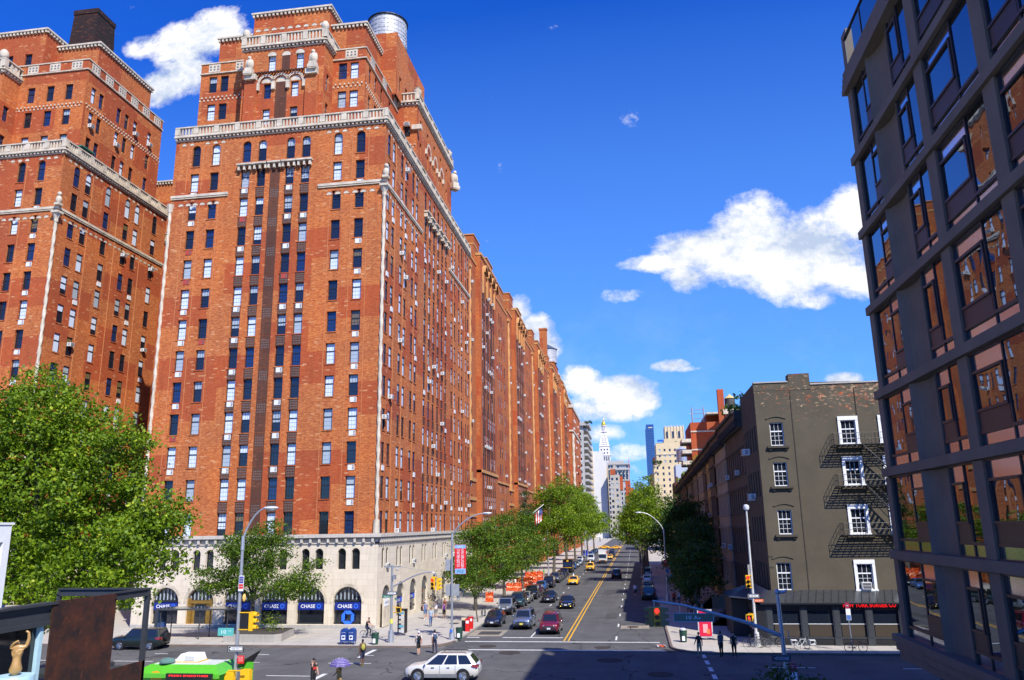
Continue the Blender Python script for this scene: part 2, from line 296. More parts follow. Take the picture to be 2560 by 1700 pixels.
# wall with rectangular or arched holes; ax 'x': plane x=c spanned by y,z ; ax 'y': plane y=c spanned by x,z ; out=+-1 outward normal
def P3(ax,c,out,h,z,d): return (c-out*d,h,z) if ax=='x' else (h,c-out*d,z)
def wall(mb,ax,c,out,h0,h1,z0,z1,holes=(),depth=.25,m=0,mr=None):
    mr=m if mr is None else mr
    hs=sorted({round(x,3) for x in [h0,h1]+[q for H in holes for q in H[:2]] if h0-1e-6<=x<=h1+1e-6}); zs=sorted({round(x,3) for x in [z0,z1]+[q for H in holes for q in H[2:4]] if z0-1e-6<=x<=z1+1e-6})
    A=np.zeros((len(hs)-1,len(zs)-1),bool)
    hc=[(hs[i]+hs[i+1])/2 for i in range(len(hs)-1)]; zc=[(zs[i]+zs[i+1])/2 for i in range(len(zs)-1)]
    for H in holes:
        for i,x in enumerate(hc):
            if H[0]<x<H[1]:
                for j,z in enumerate(zc):
                    if H[2]<z<H[3]: A[i,j]=True
    # merge runs along z
    for i in range(len(hc)):
        j=0
        while j<len(zc):
            if A[i,j]: j+=1; continue
            k=j
            while k<len(zc) and not A[i,k]: k+=1
            mb.poly([P3(ax,c,out,hs[i],zs[j],0),P3(ax,c,out,hs[i+1],zs[j],0),P3(ax,c,out,hs[i+1],zs[k],0),P3(ax,c,out,hs[i],zs[k],0)],m); j=k
    for H in holes:
        a0,a1,b0,b1=H[:4]; arch=len(H)>4 and H[4]
        q=lambda h,z,d:P3(ax,c,out,h,z,d)
        if not arch:
            for (p1,p2) in (((a0,b0),(a0,b1)),((a1,b0),(a1,b1)),((a0,b1),(a1,b1)),((a0,b0),(a1,b0))):
                mb.poly([q(*p1,0),q(*p2,0),q(*p2,depth),q(*p1,depth)],mr)
        else:
            rr=(a1-a0)/2; hm=(a0+a1)/2; sp=b1-rr; n=10
            arc=[(hm+rr*math.cos(PI*i/n),sp+rr*math.sin(PI*i/n)) for i in range(n+1)]
            for i in range(n):
                (x1,y1),(x2,y2)=arc[i],arc[i+1]
                cx=a1 if i<n/2 else a0
                mb.poly([q(x1,y1,0),q(x2,y2,0),q(cx,b1,0)],m); mb.poly([q(x1,y1,0),q(x2,y2,0),q(x2,y2,depth),q(x1,y1,depth)],mr)
            mb.poly([q(hm,b1,0),q(a0,b1,0),q(a1,b1,0)],m) if 0 else None
            for (p1,p2) in (((a0,b0),(a0,sp)),((a1,b0),(a1,sp)),((a0,b0),(a1,b0))): mb.poly([q(*p1,0),q(*p2,0),q(*p2,depth),q(*p1,depth)],mr)
WM=[FRM,GLD,GLB,GLC,GLN,GLY,WFR,ACG]
def bx(mb,ax,c,out,a0,a1,z0,z1,d0,d1,m=0):
    """box on a wall: from depth d0 to d1 (inward positive, outward negative)"""
    X0,X1=c-out*d0,c-out*d1
    if ax=='x': mb.box(X0,X1,a0,a1,z0,z1,m)
    else: mb.box(a0,a1,X0,X1,z0,z1,m)
def win(fr,pn,ax,c,out,a0,a1,b0,b1,d,arch=False,rnd=R,frm=0,style=None,mun=True):
    """double-hung sash: fr gets the frame, pn the panes (material slots WM)"""
    t=.075; mid=b0+(b1-b0)*.62
    for q in ((a0,a0+t,b0,b1),(a1-t,a1,b0,b1),(a0+t,a1-t,b1-t,b1),(a0+t,a1-t,b0,b0+t),(a0+t,a1-t,mid-.05,mid+.05)): bx(fr,ax,c,out,q[0],q[1],q[2],q[3],d-.06,d+.02,frm)
    s=rnd.random() if style is None else style
    up,lo=(2,2) if s<.27 else (3,2) if s<.36 else (2,1) if s<.46 else (3,1) if s<.55 else (4,4) if s<.68 else (1,1) if s<.9 else (5,1) if s<.93 else (3,3)
    g=lambda h,z:P3(ax,c,out,h,z,d)
    cut=mid-(mid-b0)*rnd.choice((0,0,0,.25,.5)) if lo==1 else mid
    def qd(z0,z1,m): 
        if z1-z0>.02: pn.poly([g(a0+t,z0),g(a1-t,z0),g(a1-t,z1),g(a0+t,z1)],m)
    qd(b0+t,cut-.0,lo); 
    if cut<mid: qd(cut,mid,up)
    qd(mid,b1-t,up)
    if mun:
        gm=frm if lo in(1,4) else 3; tt=.013
        for i in (1,2): 
            x=a0+t+(a1-a0-2*t)*i/3; bx(pn,ax,c,out,x-tt,x+tt,b0+t,b1-t,d-.02,d-.005,gm)
        for i in (1,2): z=b0+t+(mid-b0-t)*i/3; bx(pn,ax,c,out,a0+t,a1-t,z-tt,z+tt,d-.021,d-.006,gm)
def acunit(mb,ax,c,out,h,z,w=.62,hh=.42,pr=.38,m=0,mg=1):
    bx(mb,ax,c,out,h-w/2,h+w/2,z,z+hh,-pr,.1,m); bx(mb,ax,c,out,h-w/2+.05,h+w/2-.05,z+.05,z+hh-.05,-pr-.012,-pr+.01,mg)
    bx(mb,ax,c,out,h-w/2+.05,h+w/2-.05,z+hh/2-.015,z+hh/2+.015,-pr-.018,-pr+.01,m)
    # side louvres
    for k in (0,1,2):
        if ax=='x': mb.box(c+out*(.08+k*.09),c+out*(.13+k*.09),h-w/2-.01,h-w/2+.01,z+.08,z+hh-.08,mg)
        else: mb.box(h-w/2-.01,h-w/2+.01,c+out*(.08+k*.09),c+out*(.13+k*.09),z+.08,z+hh-.08,mg)

# ---------------------------------------------------------------- foliage
def leafmat(name,c1,c2,c3):
    m,T,b=newmat(name); setp(b,None,.55,spec=.3); v=uvn(T); s=T.nodes.new('ShaderNodeSeparateXYZ'); T.links.new(v,s.inputs[0])
    col=mixc(T,ramp(T,s.outputs[0],0,.6),c1,c2); col=mixc(T,ramp(T,s.outputs[0],.72,1),col,c3)
    T.links.new(col,b.inputs['Base Color']); tr=T.nodes.new('ShaderNodeBsdfTranslucent'); T.links.new(mixc(T,1.,col,(1.6,1.6,.5),'MULTIPLY'),tr.inputs[0])
    mx=T.nodes.new('ShaderNodeMixShader'); mx.inputs[0].default_value=.30; T.links.new(b.outputs[0],mx.inputs[1]); T.links.new(tr.outputs[0],mx.inputs[2]); T.links.new(mx.outputs[0],T.nodes['Material Output'].inputs[0]); return m
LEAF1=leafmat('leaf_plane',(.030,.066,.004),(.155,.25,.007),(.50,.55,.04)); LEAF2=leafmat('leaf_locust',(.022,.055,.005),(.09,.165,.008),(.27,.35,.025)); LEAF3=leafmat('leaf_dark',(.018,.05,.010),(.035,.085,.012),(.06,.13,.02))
BARK=plain('bark',(.10,.085,.065),.9,var=.35,scale=4)
def crown(name,blobs,n,leaf,seed,mat,shell=.32,cl=30,spread=.38,flat=.8,gap=.2):
    rg=np.random.default_rng(seed); w=np.array([(b[3]*b[4]*b[5])**(2/3) for b in blobs]); w/=w.sum(); nc=max(4,n//cl); C_=[]
    ph=rg.uniform(0,6,9)
    while len(C_)<nc:
        k=rg.choice(len(blobs),nc,p=w); d=rg.normal(size=(nc,3)); d/=np.linalg.norm(d,axis=1)[:,None]; rad=shell+(1-shell)*rg.random(nc)**.75; rad*=np.where(rg.random(nc)<.12,1.12,1)
        B_=np.array(blobs)[k]; p=B_[:,:3]+d*B_[:,3:]*rad[:,None]
        sc_=2.4/np.mean(B_[:,3:],axis=1)[:,None]*3; q=p*sc_*.33
        nz=np.sin(q[:,0]*1.9+ph[0])*np.sin(q[:,1]*2.1+ph[1])+np.sin(q[:,1]*1.3+q[:,2]*2.3+ph[2])*.8+np.sin(q[:,0]*2.9-q[:,2]*1.7+ph[3])*.6
        p=p[nz>-gap*2]; C_+=list(p)
    C_=np.array(C_[:nc]); C0=np.repeat(C_,cl,axis=0); m=len(C0)
    off=rg.normal(size=(m,3))*spread; off[:,2]*=.7*flat; P=C0+off
    cen=np.average(np.array(blobs)[:,:3],axis=0,weights=w); out=P-cen; out/=np.linalg.norm(out,axis=1)[:,None]+1e-6
    nrm=out*.35+rg.normal(size=(m,3))*.95+np.array([0,0,.55]); nrm/=np.linalg.norm(nrm,axis=1)[:,None]
    t=np.cross(nrm,rg.normal(size=(m,3))); t/=np.linalg.norm(t,axis=1)[:,None]+1e-6; b=np.cross(nrm,t)
    s=leaf*rg.uniform(.6,1.25,m)[:,None]; 
    v=np.stack([P-t*s*.5,P+b*s*.32-nrm*s*.08,P+t*s*.5,P-b*s*.32-nrm*s*.08],1).reshape(-1,3).astype(np.float32)
    me=bpy.data.meshes.new(name); me.vertices.add(m*4); me.vertices.foreach_set('co',v.ravel()); me.loops.add(m*4); me.loops.foreach_set('vertex_index',np.arange(m*4,dtype=np.int32)); me.polygons.add(m)
    me.polygons.foreach_set('loop_start',np.arange(0,m*4,4,dtype=np.int32)); me.update(calc_edges=True)
    uv=np.repeat(rg.random(m),4); cr=np.repeat(np.repeat(rg.random(nc),cl),4); uv=np.clip(uv*.6+cr*.4,0,1); L=me.uv_layers.new(name='UVMap'); L.data.foreach_set('uv',np.stack([uv,uv],1).astype(np.float32).ravel())
    me.materials.append(mat); o=bpy.data.objects.new(name,me); COL.objects.link(o); return o
def tree(name,loc,trunk_h,blobs,n,leaf,mat,lab,group=None,seed=1,r0=.25,rz=0,**kw):
    t=thing(name,lab,'tree',loc,rz,group); o=crown('crown',blobs,n,leaf,seed,mat,**kw); o.parent=t
    rg=random.Random(seed); q=MB(); top=Vector((rg.uniform(-.3,.3),rg.uniform(-.3,.3),trunk_h)); q.tube([(0,0,0),(top.x*.5,top.y*.5,trunk_h*.5),top],[r0*1.25,r0,r0*.85],9)
    for b in blobs:
        c=Vector(b[:3]); mid=top.lerp(c,.5)+Vector((rg.uniform(-.4,.4),rg.uniform(-.4,.4),.3)); q.tube([top,mid,c],[r0*.6,r0*.4,r0*.2],7)
        for k in range(5): e=c+Vector((rg.uniform(-1,1)*b[3],rg.uniform(-1,1)*b[4],rg.uniform(-.5,1)*b[5]))*.8; q.tube([c.lerp(mid,.3),e],[r0*.2,r0*.05],5)
    q.build('trunk',BARK,t,off=(0,0,0),smooth=True); return t

# ================================================================= SETTING
def arcpts(cx,cy,rad,a0,a1,n=8): return [(cx+rad*math.cos(math.radians(a0+(a1-a0)*i/n)),cy+rad*math.sin(math.radians(a0+(a1-a0)*i/n))) for i in range(n+1)]
g_=MB(); g_.poly([(-1500,-2500,-.03),(4500,-2500,-.03),(4500,2500,-.03),(-1500,2500,-.03)]); struct('ground',g_,GRD)
XW,XE,XE2,YN,YS=46.8,68.6,66.4,16.35,-2.4
g_=MB(); g_.poly([(XW-.2,-400,0),(XE+.2,-400,0),(XE+.2,500,0),(XW-.2,500,0)]); struct('avenue',g_,ASPH)
g_=MB(); g_.poly([(-150,YS-.3,.004),(1700,YS-.3,.004),(1700,YN+.3,.004),(-150,YN+.3,.004)]); struct('street',g_,ASPH2)
def block(name,poly,ki):
    m=MB(); m.prism(poly,0.0,.15,0,0)
    o=struct(name,m,WALK)
    k=MB(); n=len(poly)
    for i in range(ki[0],ki[1]):
        a=Vector((*poly[i],0)); b=Vector((*poly[i+1],0)); d=(b-a).normalized(); nn=Vector((-d.y,d.x,0))
        k.add([a-nn*.02,b-nn*.02,b+nn*.18,a+nn*.18]+[p+Vector((0,0,.162)) for p in (a-nn*.02,b-nn*.02,b+nn*.18,a+nn*.18)],[(4,5,6,7),(0,1,5,4),(2,3,7,6)],0)
    struct('kerb',k,KERB)
ne=[(XE,500)]+arcpts(XE+3.6,YN+3.6,3.6,180,270)+[(1600,YN),(1600,500)]; block('pavement_northeast',ne,(0,len(ne)-3))
se=[(1600,YS)]+arcpts(XE2+3.4,YS-3.4,3.4,90,180)+[(XE2,-400),(1600,-400)]; block('pavement_southeast',se,(0,len(se)-2))
nw=[(-150,YN)]+arcpts(XW-3.6,YN+3.6,3.6,270,360)+[(XW,500),(-150,500)]; block('pavement_northwest',nw,(0,len(nw)-2))
sw=[(XW,-400)]+arcpts(XW-3.4,YS-3.4,3.4,0,90)+[(-150,YS),(-150,-400)]; block('pavement_southwest',sw,(0,len(sw)-2))
# pavement joints
j=MB()
for k in range(60): y=YN+6+k*1.9; j.box(XE+.2,80,y,y+.025,.1,.1525)
for k in range(6): x=XE+1.9*k+.3; j.box(x,x+.025,YN+4,130,.1,.152)
for k in range(40): x=82+k*1.9; j.box(x,x+.025,YN+.3,26.3,.1,.1525)
for k in range(4): j.box(80,160,YN+2+2*k,YN+2.025+2*k,.1,.152)
for k in range(20): y=YS-4-k*1.9; j.box(XE2+.2,70.4,y,y+.03,.1,.1525)
struct('pavement_joints',j,plain('joint_dark',(.17,.15,.13),.9))
mk=MB(); Z0,Z1=.008,.012
def mark(x0,x1,y0,y1,m=0): mk.box(x0,x1,y0,y1,Z0-.004,Z1,m)
for x0,x1 in ((73.4,330),(342,620)): mark(x0,x1,6.68,6.82,1); mark(x0,x1,6.30,6.44,1)
mark(75.2,75.5,7.0,12.6); mark(75.2,75.5,14.8,16); mark(75.4,79.4,9.95,10.08)
mark(72.6,72.9,-1.6,15.6); mark(67.9,68.2,-1.9,15.3)
for k in range(30):
    x=74+k*9.4; mark(x,x+2.4,2.1,2.25)
    if k>2: mark(x+2,x+4.2,11.2,11.35)
for k in range(14):
    for X,o in ((60.9,0),(55.6,2.5),(64.6,1)):
        y=20.4+k*9+o; mark(X,X+.14,y,y+(3.4 if X<62 else 1.2))
        if X<62: y=-12-k*9+o; mark(X,X+.14,y,y+3.2)
for x0,x1 in ((63.6,67.6),(54.3,56.6),(48,50)): mark(x0,x1,22.1,22.45)
for k in range(7): mark(48+k*2.8,49.6+k*2.8,-4.9,-4.6)
o=mk.build('road_markings',[PWH,PYE]); o['kind']='structure'
# worn patches, cut plates
pt=MB()
pt.box(76.2,80.6,12.9,16.2,0,.0075,0); pt.box(77.2,79.6,13.3,15.4,0,.0105,1)
pt.box(82,84.4,-.9,1.9,0,.0075,0); 
for (x0,y0,x1,y1) in ((69.2,-1.2,84,1.2),(67.5,-3,73,.6),(84.4,-.8,96,-1.6),(60,14,66,13)):
    n=16; P_=[(x0+(x1-x0)*i/n+R.uniform(-.12,.12),y0+(y1-y0)*i/n+R.uniform(-.22,.22)) for i in range(n+1)]
    for a_,b_ in zip(P_[:-1],P_[1:]): pt.add([(a_[0],a_[1]-.05,.009),(b_[0],b_[1]-.05,.009),(b_[0],b_[1]+.05,.009),(a_[0],a_[1]+.05,.009)],[(0,1,2,3)],1)
for (x,y,w,d) in ((90,2.5,6,1.2),(99,10.2,3,1.4),(58,31,5,1.6),(52,19,2.2,3),(120,4,9,1.3),(63,38,3,2),(140,8.6,12,1.1)): pt.box(x,x+w,y,y+d,0,.0062,2)
struct('road_patches',pt,[PATCH,plain('patch_dark',(.045,.04,.037),.9),groundm('asphalt_patch',(.072,.070,.068),.4)])
def manhole(x,y,rr,z,lab,m=IRON):
    q=MB(); q.lathe((x,y,z),[(rr,0),(rr,.014),(rr*.86,.018),(rr*.84,.012)],18); o=q.build('manhole_cover',m); tag(o,lab,'manhole cover','iron covers set in the roadway and pavement'); return o
for a in ((69.9,13.0,.75,.006,'round iron cover between the two crosswalk lines near the kerb corner'),(66.6,10.6,.9,.006,'wide iron cover just below the nearer crosswalk line'),(69.6,3.2,.7,.006,'iron cover in the right crosswalk beside the white lane dash'),(63.3,2.4,1.0,.006,'bluish iron cover at the edge of the big shadow'),(83.2,.7,.6,.0135,'dark cover in the middle of the pale concrete patch'),(57.8,-1.2,.9,.006,'iron cover in the deep shade of the crossing'),(84.6,19.3,.55,.156,'dark cover in the pavement left of the lamp post')): manhole(*a)
# ================================================================= BUILDING KIT
class Bld:
    def __init__(s,name,label,cat,loc,group=None,ind=0,acind=0):
        s.root=thing(name,label,cat,loc,0,group); s.w=MB(); s.t=MB(); s.fs=MB(); s.ps=MB(); s.ind=ind; s.aci=acind; s.acs=MB(); s.nac=0
        s.mats=[BRK,LIME,CREAM,ROOFM,BRKD,YTER,BRKR,GREYC,plain('brick_rib',(.50,.20,.07),.9)]
    def win(s,ax,c,out,a0,a1,b0,b1,d,arch=False,style=None,frm=0,mun=True):
        if s.ind>0:
            s.ind-=1; fr=MB();pn=MB(); win(fr,pn,ax,c,out,a0,a1,b0,b1,d,arch,R,frm,style,mun)
            o=fr.build('window',WM,s.root); pn.build('pane',WM,s.root,parent=o)
        else: win(s.fs,s.ps,ax,c,out,a0,a1,b0,b1,d,arch,R,frm,style,mun)
    def ac(s,ax,c,out,h,z,w=.62,hh=.42,pr=.38,mat=None):
        if s.aci>0 and s.nac<s.aci:
            q=MB(); acunit(q,ax,c,out,h,z,w,hh,pr); q.build('air_conditioner',[mat or AC,ACG],s.root); s.nac+=1
        else: acunit(s.acs,ax,c,out,h,z,w,hh,pr)
    def lunette(s,ax,c,out,h,z,rr,m=2):
        n=8; q=[P3(ax,c,out,h+rr*math.cos(PI*i/n),z+rr*math.sin(PI*i/n),-.02) for i in range(n+1)]; s.t.poly(q,m)
        n=8
        for i in range(n):
            a,b=PI*i/n,PI*(i+1)/n; R1,R2=rr*1.0,rr*1.22
            s.t.poly([P3(ax,c,out,h+R1*math.cos(a),z+R1*math.sin(a),-.06),P3(ax,c,out,h+R1*math.cos(b),z+R1*math.sin(b),-.06),P3(ax,c,out,h+R2*math.cos(b),z+R2*math.sin(b),-.05),P3(ax,c,out,h+R2*math.cos(a),z+R2*math.sin(a),-.05)],0)
    def balustrade(s,ax,c,out,h0,h1,z,H=1.25,m=2,name='balustrade',dent=True):
        q=MB(); bx(q,ax,c,out,h0,h1,z,z+.2,-.3,.1,0); bx(q,ax,c,out,h0,h1,z+H-.16,z+H,-.32,.1,0)
        n=max(1,round((h1-h0)/2.6)); st=(h1-h0)/n
        for i in range(n+1):
            x=min(max(h0+i*st,h0+.3),h1-.3); bx(q,ax,c,out,x-.32,x+.32,z+.28,z+H-.2,-.3,.05,0)
            if i<n:
                k=5
                for j_ in range(k): y=h0+i*st+.32+(st-.64)*(j_+.5)/k; bx(q,ax,c,out,y-.085,y+.085,z+.28,z+H-.2,-.22,0,0)
        if dent:
            bx(q,ax,c,out,h0,h1,z-.16,z,-.42,.1,0); L=int((h1-h0)/.5)
            for i in range(L): y=h0+(i+.5)*(h1-h0)/L; bx(q,ax,c,out,y-.12,y+.12,z-.42,z-.16,-.3,.1,0)
            bx(q,ax,c,out,h0,h1,z-.55,z-.42,-.1,.1,0)
        q.build(name,CREAM,s.root)
    def dentils(s,ax,c,out,h0,h1,z,m=2,sz=.2,pr=.3,st=.5):
        bx(s.t,ax,c,out,h0,h1,z,z+sz,-pr-.08,.1,m); L=int((h1-h0)/st)
        for i in range(L): y=h0+(i+.5)*(h1-h0)/L; bx(s.t,ax,c,out,y-st*.24,y+st*.24,z-sz*1.6,z,-pr,.1,m)
    def done(s,wn='wall',tn='stone_trim',roof=None):
        if s.w.f: s.w.build(wn,s.mats,s.root)
        if s.t.f: s.t.build(tn,s.mats,s.root)
        if s.fs.f:
            o=s.fs.build('window_frames',WM,s.root); o['kind']='stuff'; o=s.ps.build('window_panes',WM,s.root); o['kind']='stuff'
        if s.acs.f: o=s.acs.build('air_conditioners',[AC,ACG],s.root); o['kind']='stuff'
def twist(mb,x,y,z0,z1,rr,m,n=8,st=.55):
    k=int((z1-z0)/st); prev=None
    # spiral column: octagon with two lobes turned step by step
    vs=[];fs=[]
    for i in range(k*2+1):
        z=z0+(z1-z0)*i/(k*2); tw=i*.55
        for q in range(n): a=2*PI*q/n; rad=rr*(1+.16*math.cos(2*(a-tw))); vs.append((x+rad*math.cos(a),y+rad*math.sin(a),z))
    for i in range(k*2):
        for q in range(n): fs.append((i*n+q,i*n+(q+1)%n,(i+1)*n+(q+1)%n,(i+1)*n+q))
    mb.add(vs,fs,m)
def eagle(root,x,y,z,s=1.0,rz=0):
    q=MB(); q.ell((0,0,.75*s),.42*s,.5*s,.75*s); q.ell((-.12*s,0,1.55*s),.26*s,.26*s,.3*s); q.ell((0,.35*s,.7*s),.3*s,.22*s,.7*s); q.ell((0,-.35*s,.7*s),.3*s,.22*s,.7*s)
    q.cyl((-.3*s,0,1.5*s),(-.5*s,0,1.42*s),.08*s,.02*s,6); q.box(-.55*s,.5*s,-.6*s,.6*s,-.9*s,-.45*s); q.box(-.42*s,.4*s,-.48*s,.48*s,-.45*s,.05*s); q.box(-.5*s,.45*s,-.55*s,.55*s,-1.05*s,-.9*s)
    M=Matrix.Translation((x,y,z))@Matrix.Rotation(rz,4,'Z'); q.v=[tuple(M@Vector(p)) for p in q.v]; q.build('eagle_statue',CREAM,root,smooth=True)
X0=80.4
FL=[10.65+3.665*k for k in range(12)]; TOPW=54.35
WC=[29.7,32.5,36.5,38.45,42.05,44.05,48.05,50.6]     # window columns of an avenue front 26.7..53.4
SC=[82.0,83.95,87.4,89.3,92.5,94.4,98.8,101.2,103.6,106.1,108.5,110.9,114.9,117,120.2,122.1,125.3,127.2]
def corner_tower(label,oy,loc,west_cols,s_cols,y0,y1,xe,ind,acind,chase,right_cut=None):
    B=Bld('apartment_tower',label,'apartment tower',loc,'red brick apartment towers with stone balustrades',ind,acind)
    ww,wh=1.1,2.36
    # ---- avenue front (west)
    holes=[]; wl=[]
    for ci,y in enumerate(west_cols):
        y=y+oy
        for k,z in enumerate(FL): holes.append((y-ww/2,y+ww/2,z-wh/2,z+wh/2)); wl.append((y,z,False,ci,k))
        holes.append((y-ww/2,y+ww/2,TOPW-wh/2-.1,TOPW+wh/2+.35,True)); wl.append((y,TOPW+.12,True,ci,12))
    wall(B.w,'x',X0,-1,y0,y1,9.5,57,holes,.3,0)
    for (y,z,a,ci,k) in wl:
        if a: B.win('x',X0,-1,y-ww/2,y+ww/2,z-wh/2-.22,z+wh/2+.23,.3)
        else: B.win('x',X0,-1,y-ww/2,y+ww/2,z-wh/2,z+wh/2,.3)
        bx(B.t,'x',X0,-1,y-ww/2-.06,y+ww/2+.06,z-wh/2-.1-(.22 if a else 0),z-wh/2-(.22 if a else 0),-.07,.1,0)
        acc=(ci in (1,3,5) or (ci==7)) if len(west_cols)==8 else ci%2==1
        if k<12 and ((ci in (0,3,5,7) and R.random()<.78) or R.random()<.08):
            hue=ACR if R.random()<.06 else AC
            q=MB(); bx(q,'x',X0,-1,y-.44,y+.3,z-wh/2-.70,z-wh/2-.14,-.05,.05,0)
            for t_ in (0,1,2): bx(q,'x',X0,-1,y-.39,y-.2,z-wh/2-.62+t_*.16,z-wh/2-.53+t_*.16,-.06,.02,1)
            if B.nac<B.aci: q.build('air_conditioner',[hue,ACG],B.root); B.nac+=1
            else: B.acs.add(q.v,q.f); B.acs.m[-len(q.m):]=q.m
    # dark openwork brick panels of the centre bay
    if len(west_cols)==8:
        cy0,cy1=34.75+oy,46.05+oy
        for k in range(12):
            z=FL[k]+wh/2+.02; zt=(FL[k+1]-wh/2-.10) if k<11 else TOPW-wh/2-.5
            for y in (WC[2],WC[3],WC[4],WC[5]):
                if z<49.5: bx(B.w,'x',X0,-1,y+oy-ww/2,y+oy+ww/2,z,zt,-.015,.1,4)
                if z<49.5:
                    for i in range(5):
                        for jj in range(4): bx(B.t,'x',X0,-1,y+oy-ww/2+.12+i*.18,y+oy-ww/2+.2+i*.18,z+.1+jj*.28,z+.24+jj*.28,-.03,.02,3)
            bx(B.w,'x',X0,-1,40.25+oy-.62,40.25+oy+.62,FL[k]-wh/2,FL[k]-wh/2+(3.62 if k<11 else 2.2),-.02,.1,4)
            for i in range(5):
                for jj in range(4): bx(B.t,'x',X0,-1,40.25+oy-.45+i*.2,40.25+oy-.36+i*.2,z-.2+jj*.28,z-.06+jj*.28,-.03,.02,3)
        bays=[(y0,34.75+oy,0),(46.05+oy,y1,0)]
        # corbel balconettes under the arched top windows of the centre bay
        for y in (WC[2],WC[3],40.25,WC[4],WC[5]):
            y+=oy; bx(B.t,'x',X0,-1,y-.95,y+.95,52.55,52.75,-.55,.1,2); bx(B.t,'x',X0,-1,y-.9,y+.9,52.75,52.9,-.4,.1,0)
            for q in (-.7,0,.7): bx(B.t,'x',X0,-1,y+q-.12,y+q+.12,51.95,52.55,-.42,.1,2); bx(B.t,'x',X0,-1,y+q-.1,y+q+.1,51.7,51.95,-.25,.1,4)
    else: bays=[(y0,y1,0)]
    for (b0,b1,_) in bays:
        bx(B.t,'x',X0,-1,b0-(.3 if b0==y0 else 0),b1,49.08,49.38,-.2,.1,2); bx(B.t,'x',X0,-1,b0,b1,48.9,49.0,-.14,.1,2)
        n=int((b1-b0-1.6)/.95)
        for i in range(n): B.lunette('x',X0,-1,b0+.9+(i+.5)*(b1-b0-1.8)/n,48.0,.36)
        n=int((b1-b0-1)/1.0)
        for i in range(n):
            if i%4!=3: B.lunette('x',X0,-1,b0+.6+(i+.5)*(b1-b0-1.2)/n,55.95,.33)
        for i in range(1,4):
            y=b0+(b1-b0)*i/4
            y=min((h_ for h_ in [b0+k_*.2 for k_ in range(2,int((b1-b0)/.2)-1)] if all(abs(h_-c_-oy)>.75 for c_ in west_cols)),key=lambda h_:abs(h_-y)); bx(B.t,'x',X0,-1,y-.03,y+.03,49.9,55.9,-.05,.05,8); bx(B.t,'x',X0,-1,y-.025,y+.025,10,48,-.035,.05,8)
    B.balustrade('x',X0,-1,y0-.3,y1+.1,57.1,1.3)
    # limestone base with arches
    arches=[29.45,33.42,37.4,41.45,45.65,49.6] if len(west_cols)==8 else [y0+2.8-oy+3.98*i for i in range(4)]
    xb=X0-.35; hl=[]
    for y in arches: hl.append((y+oy-1.52,y+oy+1.52,.55,4.2,True)); hl+= [(y+oy-1.2,y+oy-.3,5.95,8.05,True),(y+oy+.3,y+oy+1.2,5.95,8.05,True)]
    hl=[h for h in hl if h[0]>y0 and h[1]<y1]
    wall(B.w,'x',xb,-1,y0-.35,y1,0,9.0,hl,.5,1)
    for h in hl:
        if h[1]-h[0]>2:
            y=(h[0]+h[1])/2; q=MB(); P=lambda a,z,d:P3('x',xb,-1,a,z,d)
            q.poly([P(h[0],.55,.5),P(h[1],.55,.5),P(h[1],4.2,.5),P(h[0],4.2,.5)],1)
            bx(q,'x',xb,-1,h[0],h[1],2.75,2.95,.36,.48,0)
            for i in range(-3,4): bx(q,'x',xb,-1,y+i*.42-.05,y+i*.42+.05,2.95,4.1-abs(i)*.22,.38,.48,3)
            bx(q,'x',xb,-1,h[0],h[1],.55,.7,.36,.48,0)
            q.build('shop_window',WM,B.root)
            # arch moulding
            for i in range(14):
                a,b=PI*i/14,PI*(i+1)/14
                B.t.poly([P(y+1.56*math.cos(a),2.68+1.56*math.sin(a),-.05),P(y+1.56*math.cos(b),2.68+1.56*math.sin(b),-.05),P(y+1.85*math.cos(b),2.68+1.85*math.sin(b),-.05),P(y+1.85*math.cos(a),2.68+1.85*math.sin(a),-.05)],2)
        else: B.win('x',xb,-1,h[0],h[1],5.95,8.05,.4,style=.8)
    bx(B.w,'x',xb,-1,y0-.3,y1,0,.5,-.06,.1,7)
    # south front
    yS=y0; ww2=1.08; holes=[]; wl=[]
    for ci,x in enumerate(s_cols):
        for k,z in enumerate(FL): holes.append((x-ww2/2,x+ww2/2,z-wh/2,z+wh/2)); wl.append((x,z,False,ci,k))
        holes.append((x-ww2/2,x+ww2/2,TOPW-wh/2-.1,TOPW+wh/2+.35,True)); wl.append((x,TOPW+.12,True,ci,12))
    wall(B.w,'y',yS,-1,X0,xe,9.5,57,holes,.16,0)
    for (x,z,a,ci,k) in wl:
        B.win('y',yS,-1,x-ww2/2,x+ww2/2,z-wh/2-(.22 if a else 0),z+wh/2+(.23 if a else 0),.13,mun=False)
        bx(B.t,'y',yS,-1,x-ww2/2-.06,x+ww2/2+.06,z-wh/2-.1-(.22 if a else 0),z-wh/2-(.22 if a else 0),-.07,.1,0)
        q=R.random()
        if q<.075: B.ac('y',yS,-1,x,z-wh/2+R.choice((.05,.05,1.2)),.66,.45,.45)
        elif q<.22 and k<12: bx(B.acs,'y',yS,-1,x-.38,x+.38,z-wh/2-.72,z-wh/2-.14,-.1,.05,0)
        if 6<=ci<=11 and k<12: bx(B.w,'y',yS,-1,x-ww2/2,x+ww2/2,z+wh/2+.25,(FL[k+1] if k<11 else TOPW-.3)-wh/2-.25,-.015,.1,4)
    sb=[(X0,96.8),(112.8,xe)] if xe>110 else [(X0,xe)]
